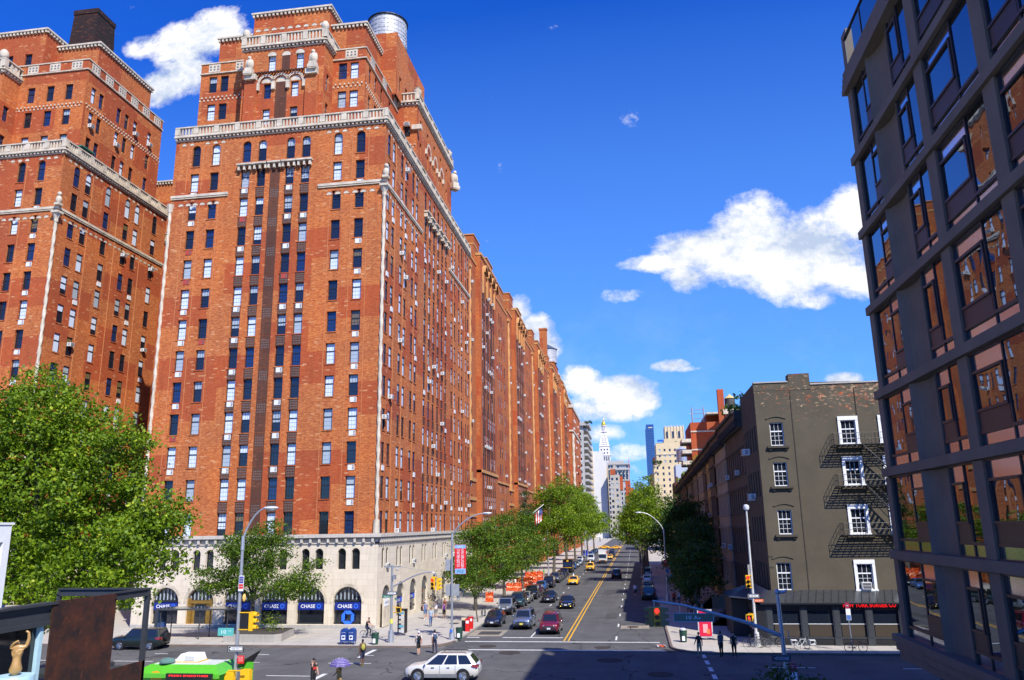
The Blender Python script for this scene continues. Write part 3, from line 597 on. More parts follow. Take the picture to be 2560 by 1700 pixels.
    for (b0,b1) in sb:
        bx(B.t,'y',yS,-1,b0,b1,49.08,49.38,-.2,.1,2); bx(B.t,'y',yS,-1,b0,b1,48.9,49.0,-.14,.1,2)
        n=int((b1-b0-1.6)/.95)
        for i in range(n): B.lunette('y',yS,-1,b0+.9+(i+.5)*(b1-b0-1.8)/n,48.0,.36)
        n=int((b1-b0-1)/1.0)
        for i in range(n):
            if i%4!=3: B.lunette('y',yS,-1,b0+.6+(i+.5)*(b1-b0-1.2)/n,55.95,.33)
        for i in range(1,4):
            x=b0+(b1-b0)*i/4; x=min((h_ for h_ in [b0+k_*.2 for k_ in range(2,int((b1-b0)/.2)-1)] if all(abs(h_-c_)>.7 for c_ in s_cols)),key=lambda h_:abs(h_-x)); bx(B.t,'y',yS,-1,x-.04,x+.04,10,56,-.05,.05,8)
    if xe>110:
        for x in s_cols[6:12]:
            bx(B.t,'y',yS,-1,x-.95,x+.95,52.55,52.75,-.7,.1,2)
            for q in (-.7,0,.7): bx(B.t,'y',yS,-1,x+q-.14,x+q+.14,51.9,52.55,-.5,.1,2)
    B.balustrade('y',yS,-1,X0-.35,xe,57.1,1.3)
    wall(B.w,'y',yS-.35+.0,-1,X0-.35,xe,0,9.0,[(x-1.35,x+1.35,.55,4.2,True) for x in (83.2,88.4,93.6,98.8,104,109.2,114.4,119.6,124.8) if x<xe-1.5]+[(x+q-.4,x+q+.4,5.95,8.05,True) for x in (82.55,87.75,92.85,98.45,103.9,109.2,114.4,119.6,124.8) if x<xe-1.5 for q in (-.7,.7)],.28,1)
    for x in (83.2,88.4,93.6,98.8,104,109.2,114.4,119.6,124.8):
        if x<xe-1.5:
            q=MB(); P=lambda a,z,d:P3('y',yS-.35,-1,a,z,d); q.poly([P(x-1.35,.55,.27),P(x+1.35,.55,.27),P(x+1.35,4.2,.27),P(x-1.35,4.2,.27)],1); bx(q,'y',yS-.35,-1,x-1.35,x+1.35,2.6,2.85,.15,.25,7)
            for i in range(-2,3): bx(q,'y',yS-.35,-1,x+i*.45-.03,x+i*.45+.03,2.85,4.0,.15,.25,7)
            bx(q,'y',yS-.35,-1,x-1.35,x+1.35,1.1,1.2,.15,.25,7); q.build('shop_window',WM,B.root)
    for x in (82.55,87.75,92.85,98.45,103.9,109.2,114.4,119.6,124.8):
        if x<xe-1.5:
            for q in (-.7,.7): B.win('y',yS-.35,-1,x+q-.4,x+q+.4,5.95,8.05,.2,style=.8,mun=False)
            if R.random()<.6: B.ac('y',yS-.35,-1,x+.7,5.95,.6,.45,.3)
    # base cornice with brackets
    q=MB()
    for ax,c,a0,a1 in (('x',xb,y0-.35,y1),('y',yS-.35,X0-.35,xe)):
        bx(q,ax,c,-1,a0-.3,a1,9.15,9.5,-.42,.3); bx(q,ax,c,-1,a0-.2,a1,9.05,9.15,-.32,.3); bx(q,ax,c,-1,a0-.1,a1,8.5,8.62,-.1,.3)
        n=int((a1-a0)/(.6 if ax=='y' else .95))
        for i in range(n): y=a0+(i+.5)*(a1-a0)/n; bx(q,ax,c,-1,y-.12,y+.12,8.62,9.05,-.3,.1)
    q.build('base_cornice',limestone('limestone_cornice',(.56,.51,.43),.35) if 'limestone_cornice' not in MATS else MATS['limestone_cornice'],B.root)
    # twisted corner shaft
    q=MB(); q.cyl((X0-.05,y0-.05,9.5),(X0-.05,y0-.05,10.9),.36,.32,8); twist(q,X0-.05,y0-.05,10.9,47.3,.19,0); q.cyl((X0-.05,y0-.05,47.3),(X0-.05,y0-.05,47.7),.24,.26,8); q.cyl((X0-.05,y0-.05,47.7),(X0-.05,y0-.05,48.4),.26,.5,8); q.box(X0-.6,X0+.4,y0-.6,y0+.4,48.4,48.65)
    if len(west_cols)==8: twist(q,X0-.05,y1-.05,10.9,47.3,.18,0); q.cyl((X0-.05,y1-.05,47.3),(X0-.05,y1-.05,48.3),.24,.45,8)
    q.build('corner_column',CREAM,B.root,smooth=True)
    q=MB(); q.ell((X0-.25,y0-.25,50.1),.38,.38,.6); q.ell((X0-.3,y0-.3,50.9),.28,.28,.3); q.box(X0-.6,X0+.1,y0-.6,y0+.1,49.42,49.7); q.build('corner_figure',CREAM,B.root,smooth=True)
    # roof terrace + far walls
    wall(B.w,'y',y1,1,X0,xe,0,57,[],.1,0); wall(B.w,'x',xe,1,y0,y1,0,57,[],.1,0)
    B.w.poly([(X0,y0,57.15),(xe,y0,57.15),(xe,y1,57.15),(X0,y1,57.15)],3)
    return B
def upblock(B,x0,x1,y0,y1,z0,z1,wins_w=(),wins_s=(),rows=(),cap=True,top_panels=False,wstep=None):
    ww,wh=1.12,2.3; H=[(y-ww/2,y+ww/2,z-wh/2,z+wh/2) for y in wins_w for z in rows]
    wall(B.w,'x',x0,-1,y0,y1,z0,z1,H,.25,0)
    for h in H: B.win('x',x0,-1,h[0],h[1],h[2],h[3],.25)
    H=[(x-.45,x+.45,z-wh/2,z+wh/2) for x in wins_s for z in rows]
    wall(B.w,'y',y0,-1,x0,x1,z0,z1,H,.25,0)
    for h in H:
        B.win('y',y0,-1,h[0],h[1],h[2],h[3],.25,mun=False)
        if R.random()<.15: B.ac('y',y0,-1,(h[0]+h[1])/2,h[2]+.05,.7,.48,.45)
    wall(B.w,'y',y1,1,x0,x1,z0,z1,[],.1,0); wall(B.w,'x',x1,1,y0,y1,z0,z1,[],.1,0)
    B.w.poly([(x0,y0,z1),(x1,y0,z1),(x1,y1,z1),(x0,y1,z1)],3)
    if cap:
        for ax,c,a0,a1 in (('x',x0,y0-.3,y1+.3),('y',y0,x0-.3,x1+.3)): B.dentils(ax,c,-1,a0,a1,z1-.35,2,.25,.28,.55)
def parapet(B,x0,x1,y0,y1,z,n=(3,5)):
    """brick parapet with two cream bands and latticed panels"""
    for ax,c,a0,a1,k in (('x',x0,y0,y1,n[0]),('y',y0,x0,x1,n[1])):
        bx(B.w,ax,c,-1,a0,a1,z,z+1.35,-.05,.35,0); bx(B.t,ax,c,-1,a0-.1,a1+.1,z+1.35,z+1.5,-.15,.4,2); bx(B.t,ax,c,-1,a0-.1,a1+.1,z-.12,z+.03,-.18,.3,2)
        for i in range(k):
            y=a0+(a1-a0)*(i+.5)/k; bx(B.t,ax,c,-1,y-.8,y+.8,z+.15,z+1.25,-.1,.1,2)
            for qq in (-.5,0,.5):
                for zz in (.4,.8): bx(B.t,ax,c,-1,y+qq-.12,y+qq+.12,z+zz,z+zz+.22,-.115,.05,3)
def dogtooth(B,ax,c,a0,a1,z):
    n=int((a1-a0)/.55)
    for i in range(n):
        y=a0+(i+.5)*(a1-a0)/n; bx(B.t,ax,c,-1,y-.09,y+.09,z,z+.2,-.08,.05,2); bx(B.t,ax,c,-1,y+.16,y+.34,z-.42,z-.22,-.08,.05,2)
        bx(B.t,ax,c,-1,y-.06,y+.06,z-.2,z,-.05,.05,4)
# ------------------------------------------------- centre tower
B=corner_tower('tall orange brick corner tower with a bank in its stone arches',0,(X0,26.7,0),WC,SC,26.7,53.4,128.6,100,60,True)
T1=B
rows=(62.75,66.75)
upblock(B,84.4,124.6,30.9,53.4,57.15,68.4,(32.35,33.9,50.05,51.65),(86.2,88.5,91,94.5,121.4,123.3),rows,cap=False); parapet(B,84.4,124.6,30.9,53.4,68.4,(6,8)); dogtooth(B,'x',84.4,31,36.2,64.8); dogtooth(B,'x',84.4,47,53.3,64.8); dogtooth(B,'y',30.9,84.5,97,64.8)
# west pavilion
ph=[(y-.5,y+.5,z-1.05,z+1.05) for y in (38.9,42.5) for z in (59.6,63.1)]+[(y-.52,y+.52,65.9,68.4,True) for y in (38.4,42.1)]
wall(B.w,'x',81.5,-1,35.2,45.9,57.15,69.4,ph,.3,0)
for h in ph: B.win('x',81.5,-1,h[0],h[1],h[2],h[3],.3)
wall(B.w,'y',35.2,-1,81.5,84.5,57.15,69.4,[(82.4,83.2,59,61.4),(82.4,83.2,63,65.4)],.3,0); B.win('y',35.2,-1,82.4,83.2,59,61.4,.28); B.win('y',35.2,-1,82.4,83.2,63,65.4,.28)
wall(B.w,'y',45.9,1,81.5,84.5,57.15,69.4,[],.3,0); B.w.poly([(81.5,35.2,69.4),(89,35.2,69.4),(89,45.9,69.4),(81.5,45.9,69.4)],3)
wall(B.w,'y',35.2,-1,84.5,89,68,69.4,[],.3,0)
bx(B.w,'x',81.5,-1,39.9,41.4,57.3,64.2,-.02,.1,4)
for y in (38.8,40.7,42.6):
    for rr in (.98,1.16):
        for i in range(10):
            a_,b_=PI*i/10,PI*(i+1)/10; c2=64.2
            q=[P3('x',81.5,-1,y+rr*math.cos(a_),c2+rr*math.sin(a_),-.22),P3('x',81.5,-1,y+rr*math.cos(b_),c2+rr*math.sin(b_),-.22),P3('x',81.5,-1,y+(rr-.13)*math.cos(b_),c2+(rr-.13)*math.sin(b_),-.22),P3('x',81.5,-1,y+(rr-.13)*math.cos(a_),c2+(rr-.13)*math.sin(a_),-.22)]; B.t.poly(q,2)
    B.lunette('x',81.5,-1,y,64.25,.7)
for y in (38.4,40.2,42.1): B.lunette('x',81.5,-1,y,68.0 if y!=40.2 else 67.9,.62)
bx(B.w,'x',81.5,-1,39.7,40.75,65.9,67.9,-.02,.1,4)
for y in (37.6,39.75,41.65,43.75): bx(B.t,'x',81.5,-1,y-.22,y+.22,63.2,64.2,-.3,.1,2)
for i in range(22): y=36.3+i*.4; B.t.cyl((81.0,y,65.45),(81.6,y,65.75),.14,.14,6,4)
for y in (36.6,44.6): bx(B.w,'x',81.5,-1,y-.8,y+.8,57.3,64.6,-.35,.1,0); bx(B.t,'x',81.5,-1,y-.75,y+.75,64.6,65.3,-.7,.1,2)
eagle(B.root,81.0,36.4,66.1,.95); eagle(B.root,81.0,44.8,66.1,.95)
B.balustrade('x',81.5,-1,34.9,46.2,69.5,1.5); B.balustrade('y',35.2,-1,81.2,88,69.5,1.5)
q=MB(); q.ell((81.6,35.3,71.5),.5,.5,.7); q.ell((81.6,45.8,71.5),.5,.5,.7); q.build('urn',CREAM,B.root,smooth=True)
# rear blocks
upblock(B,88.4,122,32.5,53.5,69.4,76.6,(),(),()); upblock(B,87.6,118,37.3,48.2,69.4,79.2,(39.5,42.5,45.5),(),(71.9,))
for i in range(9): B.lunette('x',87.6,-1,38.3+i*1.15,76.3,.42)
upblock(B,95,110,30.2,37.5,69.4,79.3,(),(97,100,104,107),(72,),cap=False)
# south pavilion
sh=[(x-.45,x+.45,z-1.05,z+1.05) for x in (100,104,108,112,116) for z in (59.3,63,66.6)]
wall(B.w,'y',27.9,-1,98,119.5,57.15,69.6,sh,.3,0)
for h in sh: B.win('y',27.9,-1,h[0],h[1],h[2],h[3],.3,mun=False)
wh_=[(28.9,29.8,z-1.05,z+1.05) for z in (60.6,65.3)]
wall(B.w,'x',98,-1,27.9,31,57.15,69.6,wh_,.3,0)
for h in wh_: B.win('x',98,-1,h[0],h[1],h[2],h[3],.3,style=.8)
B.ac('x',98,-1,29.35,65.9,.8,.5,.4)
wall(B.w,'x',119.5,1,27.9,31,57.15,69.6,[],.3,0); B.w.poly([(98,27.9,69.6),(119.5,27.9,69.6),(119.5,31,69.6),(98,31,69.6)],3)
B.balustrade('y',27.9,-1,97.7,119.8,69.7,1.4); B.balustrade('x',98,-1,27.6,31,69.7,1.4); dogtooth(B,'x',98,27.9,30.8,62.9)
for x in (104,108,112):
    for i in range(10):
        a_,b_=PI*i/10,PI*(i+1)/10; rr=1.3; B.t.poly([P3('y',27.9,-1,x+rr*math.cos(a_),64.6+rr*math.sin(a_),-.25),P3('y',27.9,-1,x+rr*math.cos(b_),64.6+rr*math.sin(b_),-.25),P3('y',27.9,-1,x+.95*math.cos(b_),64.6+.95*math.sin(b_),-.25),P3('y',27.9,-1,x+.95*math.cos(a_),64.6+.95*math.sin(a_),-.25)],2)
    for q in (-1.3,1.3): bx(B.t,'y',27.9,-1,x+q-.18,x+q+.18,63.8,64.6,-.28,.1,2)
bx(B.t,'x',98,-1,27.2,28.6,65.2,65.9,-.4,.3,2); eagle(B.root,119.2,27.3,66.6,1.2,.9)
for x in (99,118.6): q=MB(); q.lathe((x,28.2,71.1),[(.3,0),(.6,.4),(.65,.9),(.35,1.1),(.5,1.3)],10); q.build('urn',CREAM,B.root,smooth=True)
upblock(B,99.5,117,31,40,69.4,76.8,(),(102,105,108,111,114),(72.4,),cap=True)
upblock(B,119,128,33,44,57.15,66,(),(121,124,126.5),(62,),cap=False); upblock(B,122,130,32.5,40,57.1,61.5,(),(),(),cap=True)
# bank signs in the arches and the bronze door
for i,y in enumerate((29.45,33.42,37.4,41.45,49.6)):
    q=MB(); q.box(X0-.2,X0-.08,y-1.35,y+1.35,1.95,2.68,0); text_mb(q,'CHASE',.34,(X0-.206,y+.3,2.32),(0,-1,0),(0,0,1),1,bold=.015,width=1.55)
    for a in range(4):
        M=Matrix.Rotation(a*PI/2,3,'X'); pts=[(0,-.23,.10),(0,-.10,.23),(0,.14,.23),(0,.06,.11),(0,-.11,.11)]
        q.poly([(X0-.206,y-.88+(M@Vector(p)).y,2.32+(M@Vector(p)).z) for p in pts],2)
    q.build('bank_sign',[emit('sign_blue',(.004,.016,.17),.25) if 'sign_blue' not in MATS else MATS['sign_blue'],WHP,plain('logo_blue',(.03,.14,.75),.4)],B.root)
q=MB()
for a in range(4):
    M=Matrix.Rotation(a*PI/2,3,'X'); pts=[(0,-.66,.28),(0,-.28,.66),(0,.40,.66),(0,.18,.32),(0,-.32,.32)]
    q.poly([(X0-.19,29.4+(M@Vector(p)).y,1.22+(M@Vector(p)).z) for p in pts],0)
q.build('octagon_logo',emit('logo_lit_blue',(.02,.11,.62),.5),B.root)
q=MB(); BRZ=plain('bronze',(.42,.24,.05),.35,.7,.2); q.box(X0+.0,X0+.1,44.25,47.1,.2,2.9,0); q.box(X0-.06,X0,45.1,46.3,.2,2.5,1); q.box(X0-.12,X0-.02,44.15,44.6,.2,3.1,0); q.box(X0-.12,X0-.02,46.7,47.15,.2,3.1,0); q.box(X0-.16,X0-.02,44.2,47.1,2.6,2.85,0); q.build('entrance_door',[BRZ,GLD],B.root)
q=MB(); q.box(80.9,83.3-1.3+.9,25.85,26.0,.2,3.0,0) ; q.box(81.0,82.6,25.83,25.86,2.2,2.9,1); text_mb(q,'CHASE',.26,(81.8,25.82,2.55),(1,0,0),(0,0,1),2,width=1.3); q.build('side_entrance',[CREAM,WHP,BLK],B.root)
for x in (88.4,93.6): q=MB(); q.box(x-1.2,x+1.2,26.5,26.56,1.9,2.5,0); text_mb(q,'CHASE',.3,(x-.2,26.49,2.2),(1,0,0),(0,0,1),1,width=1.2); q.box(x+.6,x+.95,26.47,26.5,2.0,2.4,2); q.build('bank_sign',[MATS['sign_blue'],WHP,MATS['logo_blue']],B.root)
B.done()
# ------------------------------------------------- left tower
B=corner_tower('left red brick tower with a black chimney rising behind its roof',41.92,(X0,68.62,0),WC[:5],[83,85.2,89.2,93.4,95.6,99.8],68.62,90,102.6,60,40,False)
upblock(B,84.4,101.5,70.1,90,57.15,71.2,(72.6,75.4,78.3,81.2),(86.0,87.6,91.4,93.2,95.2,98.6),(60.6,64.3,68.0),cap=False); parapet(B,84.4,101.5,70.1,90,71.2,(6,6)); dogtooth(B,'x',84.4,70.2,82,66.1); dogtooth(B,'y',70.1,84.5,101.5,66.1)
upblock(B,88.4,100.6,72,90,71.2,78.2,(),(),()); upblock(B,86,99,78.6,92,71.2,79.6,(81,84,87),(),(74.6,))
wall(B.w,'x',81.5,-1,80.2,90,57.15,70.4,[(81.6,82.6,63.4,65.6),(81.6,82.6,59.2,61.4)],.3,0); wall(B.w,'y',80.2,-1,81.5,84.5,57.15,70.4,[(82.3,83.2,63.4,65.6),(82.3,83.2,59.2,61.4)],.3,0)
for z in (63.4,59.2): B.win('x',81.5,-1,81.6,82.6,z,z+2.2,.3); B.win('y',80.2,-1,82.3,83.2,z,z+2.2,.3)
B.w.poly([(81.5,80.2,70.4),(86,80.2,70.4),(86,90,70.4),(81.5,90,70.4)],3); B.balustrade('x',81.5,-1,80,90,70.5,1.5); B.balustrade('y',80.2,-1,81.2,85,70.5,1.5)
eagle(B.root,81,82.3,66.6,1.25); q=MB(); q.ell((81.6,80.6,72.7),.6,.6,.8); q.build('urn',CREAM,B.root,smooth=True)
q=MB(); q.box(85.0,86.6,69.9,72.6,59.4,59.6); q.box(84.2,86.7,69.4,73.4,59.6,59.75); q.build('terrace_awning',plain('awning_green',(.03,.16,.12),.6),B.root)
B.done()
q=MB(); q.add([(99,81.6,76),(99,87,76),(104.5,87,76),(104.5,81.6,76),(99.3,82.0,92.2),(99.3,86.2,92.2),(103.6,86.2,92.2),(103.6,82.0,92.2)],[(0,1,5,4),(1,2,6,5),(2,3,7,6),(3,0,4,7),(4,5,6,7)],0)
q.box(99.2,103.7,81.9,86.3,92.2,93.0,0); o=q.build('chimney_stack',brick('brick_sooty',(.045,.018,.014),(.03,.016,.014),(.012,.012,.012),(.10,.035,.02),.9)); tag(o,'massive soot-black brick chimney standing behind the left tower roof','chimney')
# dark courtyard link between the two towers
B=Bld('apartment_building','brick building with balustraded setbacks seen in the gap between the two big towers','apartment building',(112,55,0))
hl=[(y-.5,y+.5,z-1,z+1) for y in (62,65.5,69,72.5,76) for z in [4+3.6*k for k in range(17)]]
wall(B.w,'x',112,-1,53,84,0,64,hl,.25,0)
for h in hl: B.win('x',112,-1,h[0],h[1],h[2],h[3],.25)
wall(B.w,'y',53,-1,112,140,0,64,[],.2,0); B.balustrade('x',112,-1,53,84,57,1.3); B.w.poly([(112,53,64),(140,53,64),(140,84,64),(112,84,64)],3); upblock(B,116,138,60,82,64,70,(63,66,69,72),(),(67,)); B.done()
# ------------------------------------------------- row of blocks along the street
ROWLAB=['first brick block past the corner tower with yellow terracotta pillar and arcade','second block of the brick row with yellow spiral pillar at its near edge','third block of the brick row between two yellow pillars','fourth block of the brick row shrinking up the street','last and farthest block of the brick row before the end tower']
for b in range(5):
    xa=128.7+b*44.3; xb_=xa+44.3; ztop=[60.2,61.6,63.2,64.6,66.0][b]; yf=27.1
    B=Bld('apartment_block',ROWLAB[b],'apartment block',(xa,yf,0),'brick apartment blocks in a row along the street',100 if b==0 else 60 if b<3 else 0,70 if b<2 else 40)
    B.mats[0]=BRK2
    cols=[3.4]+[9.5+1.95*i for i in range(7)]+[26.2,29.0,33.4,36.2,40.2]; rws=[7+3.62*k for k in range(int((ztop-11)/3.62)+1)]; pav=(7.6,24.4)
    for (u0,u1,y) in ((0,pav[0],yf),(pav[0],pav[1],yf-.9),(pav[1],44.3,yf)):
        H=[(xa+c-.54,xa+c+.54,z-1.15,z+1.15) for c in cols if u0<c<u1 for z in rws]
        wall(B.w,'y',y,-1,xa+u0,xa+u1,0,ztop-(0 if u0==pav[0] else 2.2),H,.14,0)
        for h in H:
            B.win('y',y,-1,h[0],h[1],h[2],h[3],.11,mun=False)
            if R.random()<.22: B.ac('y',y,-1,(h[0]+h[1])/2,h[2]+.04,.66,.46,.45)
        if u0==pav[0]:
            for c in cols:
                if u0<c<u1:
                    for i,z in enumerate(rws[:-1]): bx(B.w,'y',y,-1,xa+c-.54,xa+c+.54,z+1.18,z+2.45,-.012,.1,4)
            for c in cols[2:8:2]: bx(B.w,'y',y,-1,xa+c-1.3,xa+c-.62,20,ztop-6,-.02,.1,4)
    wall(B.w,'x',xa+pav[0],-1,yf-.9,yf,0,ztop,[],.1,0); wall(B.w,'x',xa+pav[1],1,yf-.9,yf,0,ztop,[],.1,0)
    # yellow pillar, bands, arcade
    q=MB(); twist(q,xa+1.4,yf-.1,19,ztop-5,.3,0,8,.9); q.box(xa+.7,xa+2.1,yf-.45,yf+.1,ztop-5,ztop-4.4); q.box(xa+.8,xa+2.0,yf-.5,yf+.1,17.6,19); q.build('terracotta_pillar',YTER,B.root)
    for z in (5,9.2,11.6,14.4,17.6): B.t.box(xa+.1,xa+7,yf-.16,yf+.1,z,z+.55,5)
    B.t.box(xa+pav[0],xa+pav[1],yf-1.1,yf,19.3,19.8,5); B.t.box(xa+pav[1],xa+44,yf-.2,yf,18.6,19.0,5); B.t.box(xa+pav[0]-.1,xa+pav[1]+.1,yf-1.15,yf,ztop-.5,ztop,5); B.t.box(xa,xa+44.3,yf-.15,yf+.2,ztop-2.6,ztop-2.2,5)
    for i in range(4):
        x=xa+9.4+i*4.0
        for t_ in range(10):
            a_,b_=PI*t_/10,PI*(t_+1)/10; rr=1.75
            B.t.poly([(x+1.9+rr*math.cos(a_),yf-1.5,ztop-3.2+rr*math.sin(a_)),(x+1.9+rr*math.cos(b_),yf-1.5,ztop-3.2+rr*math.sin(b_)),(x+1.9+(rr-.4)*math.cos(b_),yf-1.5,ztop-3.2+(rr-.4)*math.sin(b_)),(x+1.9+(rr-.4)*math.cos(a_),yf-1.5,ztop-3.2+(rr-.4)*math.sin(a_))],5)
            B.t.poly([(x+1.9+rr*math.cos(a_),yf-1.5,ztop-3.2+rr*math.sin(a_)),(x+1.9+rr*math.cos(b_),yf-1.5,ztop-3.2+rr*math.sin(b_)),(x+1.9+rr*math.cos(b_),yf-.9,ztop-3.2+rr*math.sin(b_)),(x+1.9+rr*math.cos(a_),yf-.9,ztop-3.2+rr*math.sin(a_))],5)
        B.t.box(x,x+.25,yf-1.25,yf-.9,ztop-7.4,ztop-3.2,5)
    B.w.poly([(xa,yf,ztop-2.2),(xb_,yf,ztop-2.2),(xb_,yf+16,ztop-2.2),(xa,yf+16,ztop-2.2)],3); B.w.poly([(xa+pav[0],yf-.9,ztop),(xa+pav[1],yf-.9,ztop),(xa+pav[1],yf+9,ztop),(xa+pav[0],yf+9,ztop)],3)
    wall(B.w,'x',xa+pav[0],-1,yf,yf+9,ztop-2.2,ztop,[],.1,0); wall(B.w,'x',xa,-1,yf,yf+16,0,ztop-2.2,[],.1,0)
    # roof houses
    for (u0,u1,y0,y1,h) in ((10,16,yf+.9,yf+9,4.6),(22,29,yf+.6,yf+9,4.0),(34,43,yf+.5,yf+8,2.4)):
        B.w.box(xa+u0,xa+u1,y0,y1,ztop-2.2,ztop+h,0); B.t.box(xa+u0-.15,xa+u1+.15,y0-.15,y1+.15,ztop+h,ztop+h+.2,5); B.t.box(xa+u0-.06,xa+u1+.06,y0-.06,y1+.06,ztop+h-1.9,ztop+h-1.6,5)
    B.done()
# end tower of the row
B=Bld('apartment_tower','far end tower of the brick row with white corner shaft and stepped roof','apartment tower',(350.2,26.2,0),None,0,0); B.mats[0]=BRK2
hl=[(x-.5,x+.5,z-1.1,z+1.1) for x in [353+3.1*i for i in range(16)] for z in [7+3.9*k for k in range(14)]]
for (x0,x1,y0,zt) in ((350.2,402,25.6,62.5),(354,400,29,70),(360,396,32,79),(366,392,35,85)):
    hh=[h for h in hl if x0+.6<h[0] and h[1]<x1-.6] if zt<63 else [(x-.6,x+.6,z-1.2,z+1.2) for x in range(int(x0)+3,int(x1)-2,4) for z in ((66,) if zt==70 else (74,77.5) if zt==79 else (82,))]
    zb=0 if zt<63 else 60; wall(B.w,'y',y0,-1,x0,x1,zb,zt,hh,.3,0); wall(B.w,'x',x0,-1,y0,y0+22,zb,zt,[(y0+3,y0+4.2,zt-6,zt-3.5)] if zt<80 else [],.3,0)
    for h in hh: B.win('y',y0,-1,*h[:4],.28,mun=False)
    if zt<80: B.win('x',x0,-1,y0+3,y0+4.2,zt-6,zt-3.5,.28,mun=False)
    B.w.poly([(x0,y0,zt),(x1,y0,zt),(x1,y0+22,zt),(x0,y0+22,zt)],3)
    for ax,c,a0,a1 in (('y',y0,x0,x1),('x',x0,y0,y0+22)): bx(B.t,ax,c,-1,a0-.3,a1,zt-.7,zt+.7,-.4,.3,2)
twist(B.t,350.3,25.5,12,50,.6,2,8,1.5); bx(B.t,'y',25.6,-1,350.2,402,51,51.8,-.4,.2,2); bx(B.t,'x',350.2,-1,25.6,47,51,51.8,-.4,.2,2)
for i in range(60): x=353+R.randrange(16)*3.1; z=7+3.9*R.randrange(14); B.ac('y',25.6,-1,x,z-1.05,1.0,.7,.6)
B.done()
# roof water tanks, each standing on a roof: things of their own
def water_tank(x,y,z,rr,h,lab,roofm,legs=1.2,cone=1.2,mat=None):
    t=thing('water_tank',lab,'water tank',(x,y,z),0,'round wooden water tanks on rooftops'); mat=mat or TANK
    q=MB(); q.lathe((0,0,legs),[(rr,0),(rr*.96,h)],28); q.build('tank',mat,t,off=(0,0,0),smooth=True)
    q=MB()
    for k in range(8): zz=legs+.15+(h-.3)*(k/7)**1.2; q.torus((0,0,zz),(0,0,1),rr*(1-.04*(zz-legs)/h)+.01,.025,28,4)
    q.build('hoop',plain('hoop_steel',(.22,.22,.22),.5,.5),t,off=(0,0,0))
    q=MB(); 
    if cone>0: q.lathe((0,0,legs+h),[(rr*1.08,0),(.12,cone),(.05,cone+.2)],28)
    else: q.lathe((0,0,legs+h),[(rr*1.03,0),(rr*1.03,.12),(.1,.3)],28)
    q.build('roof',roofm,t,off=(0,0,0)); q=MB()
    for k in range(6): a=k*PI/3; q.cyl((rr*.8*math.cos(a),rr*.8*math.sin(a),0),(rr*.8*math.cos(a),rr*.8*math.sin(a),legs),.1)
    q.build('stand',BLK,t,off=(0,0,0)); return t
water_tank(101,33.6,79.35,3.0,4.6,'big pale grey water tank at the very top of the centre tower',BLK,1.1,0)
q=MB(); q.box(292,308,27.6,36,60,71.1); q.box(291.8,308.2,27.4,36.2,71.1,71.3); o=q.build('roof_house',BRK2); tag(o,'brick roof house carrying the far grey water tank','roof house')
water_tank(300,30.6,71.3,3.5,5.6,'grey water tank with dark conical cap above the far brick row',plain('cap_slate',(.06,.08,.12),.6),.8,2.2)
q=MB(); q.box(276,278.4,28.6,31.2,64,80); q.box(275.8,278.6,28.4,31.4,80,80.6); o=q.build('chimney_stack',BRK2); tag(o,'square brick chimney beside the far water tank','chimney')

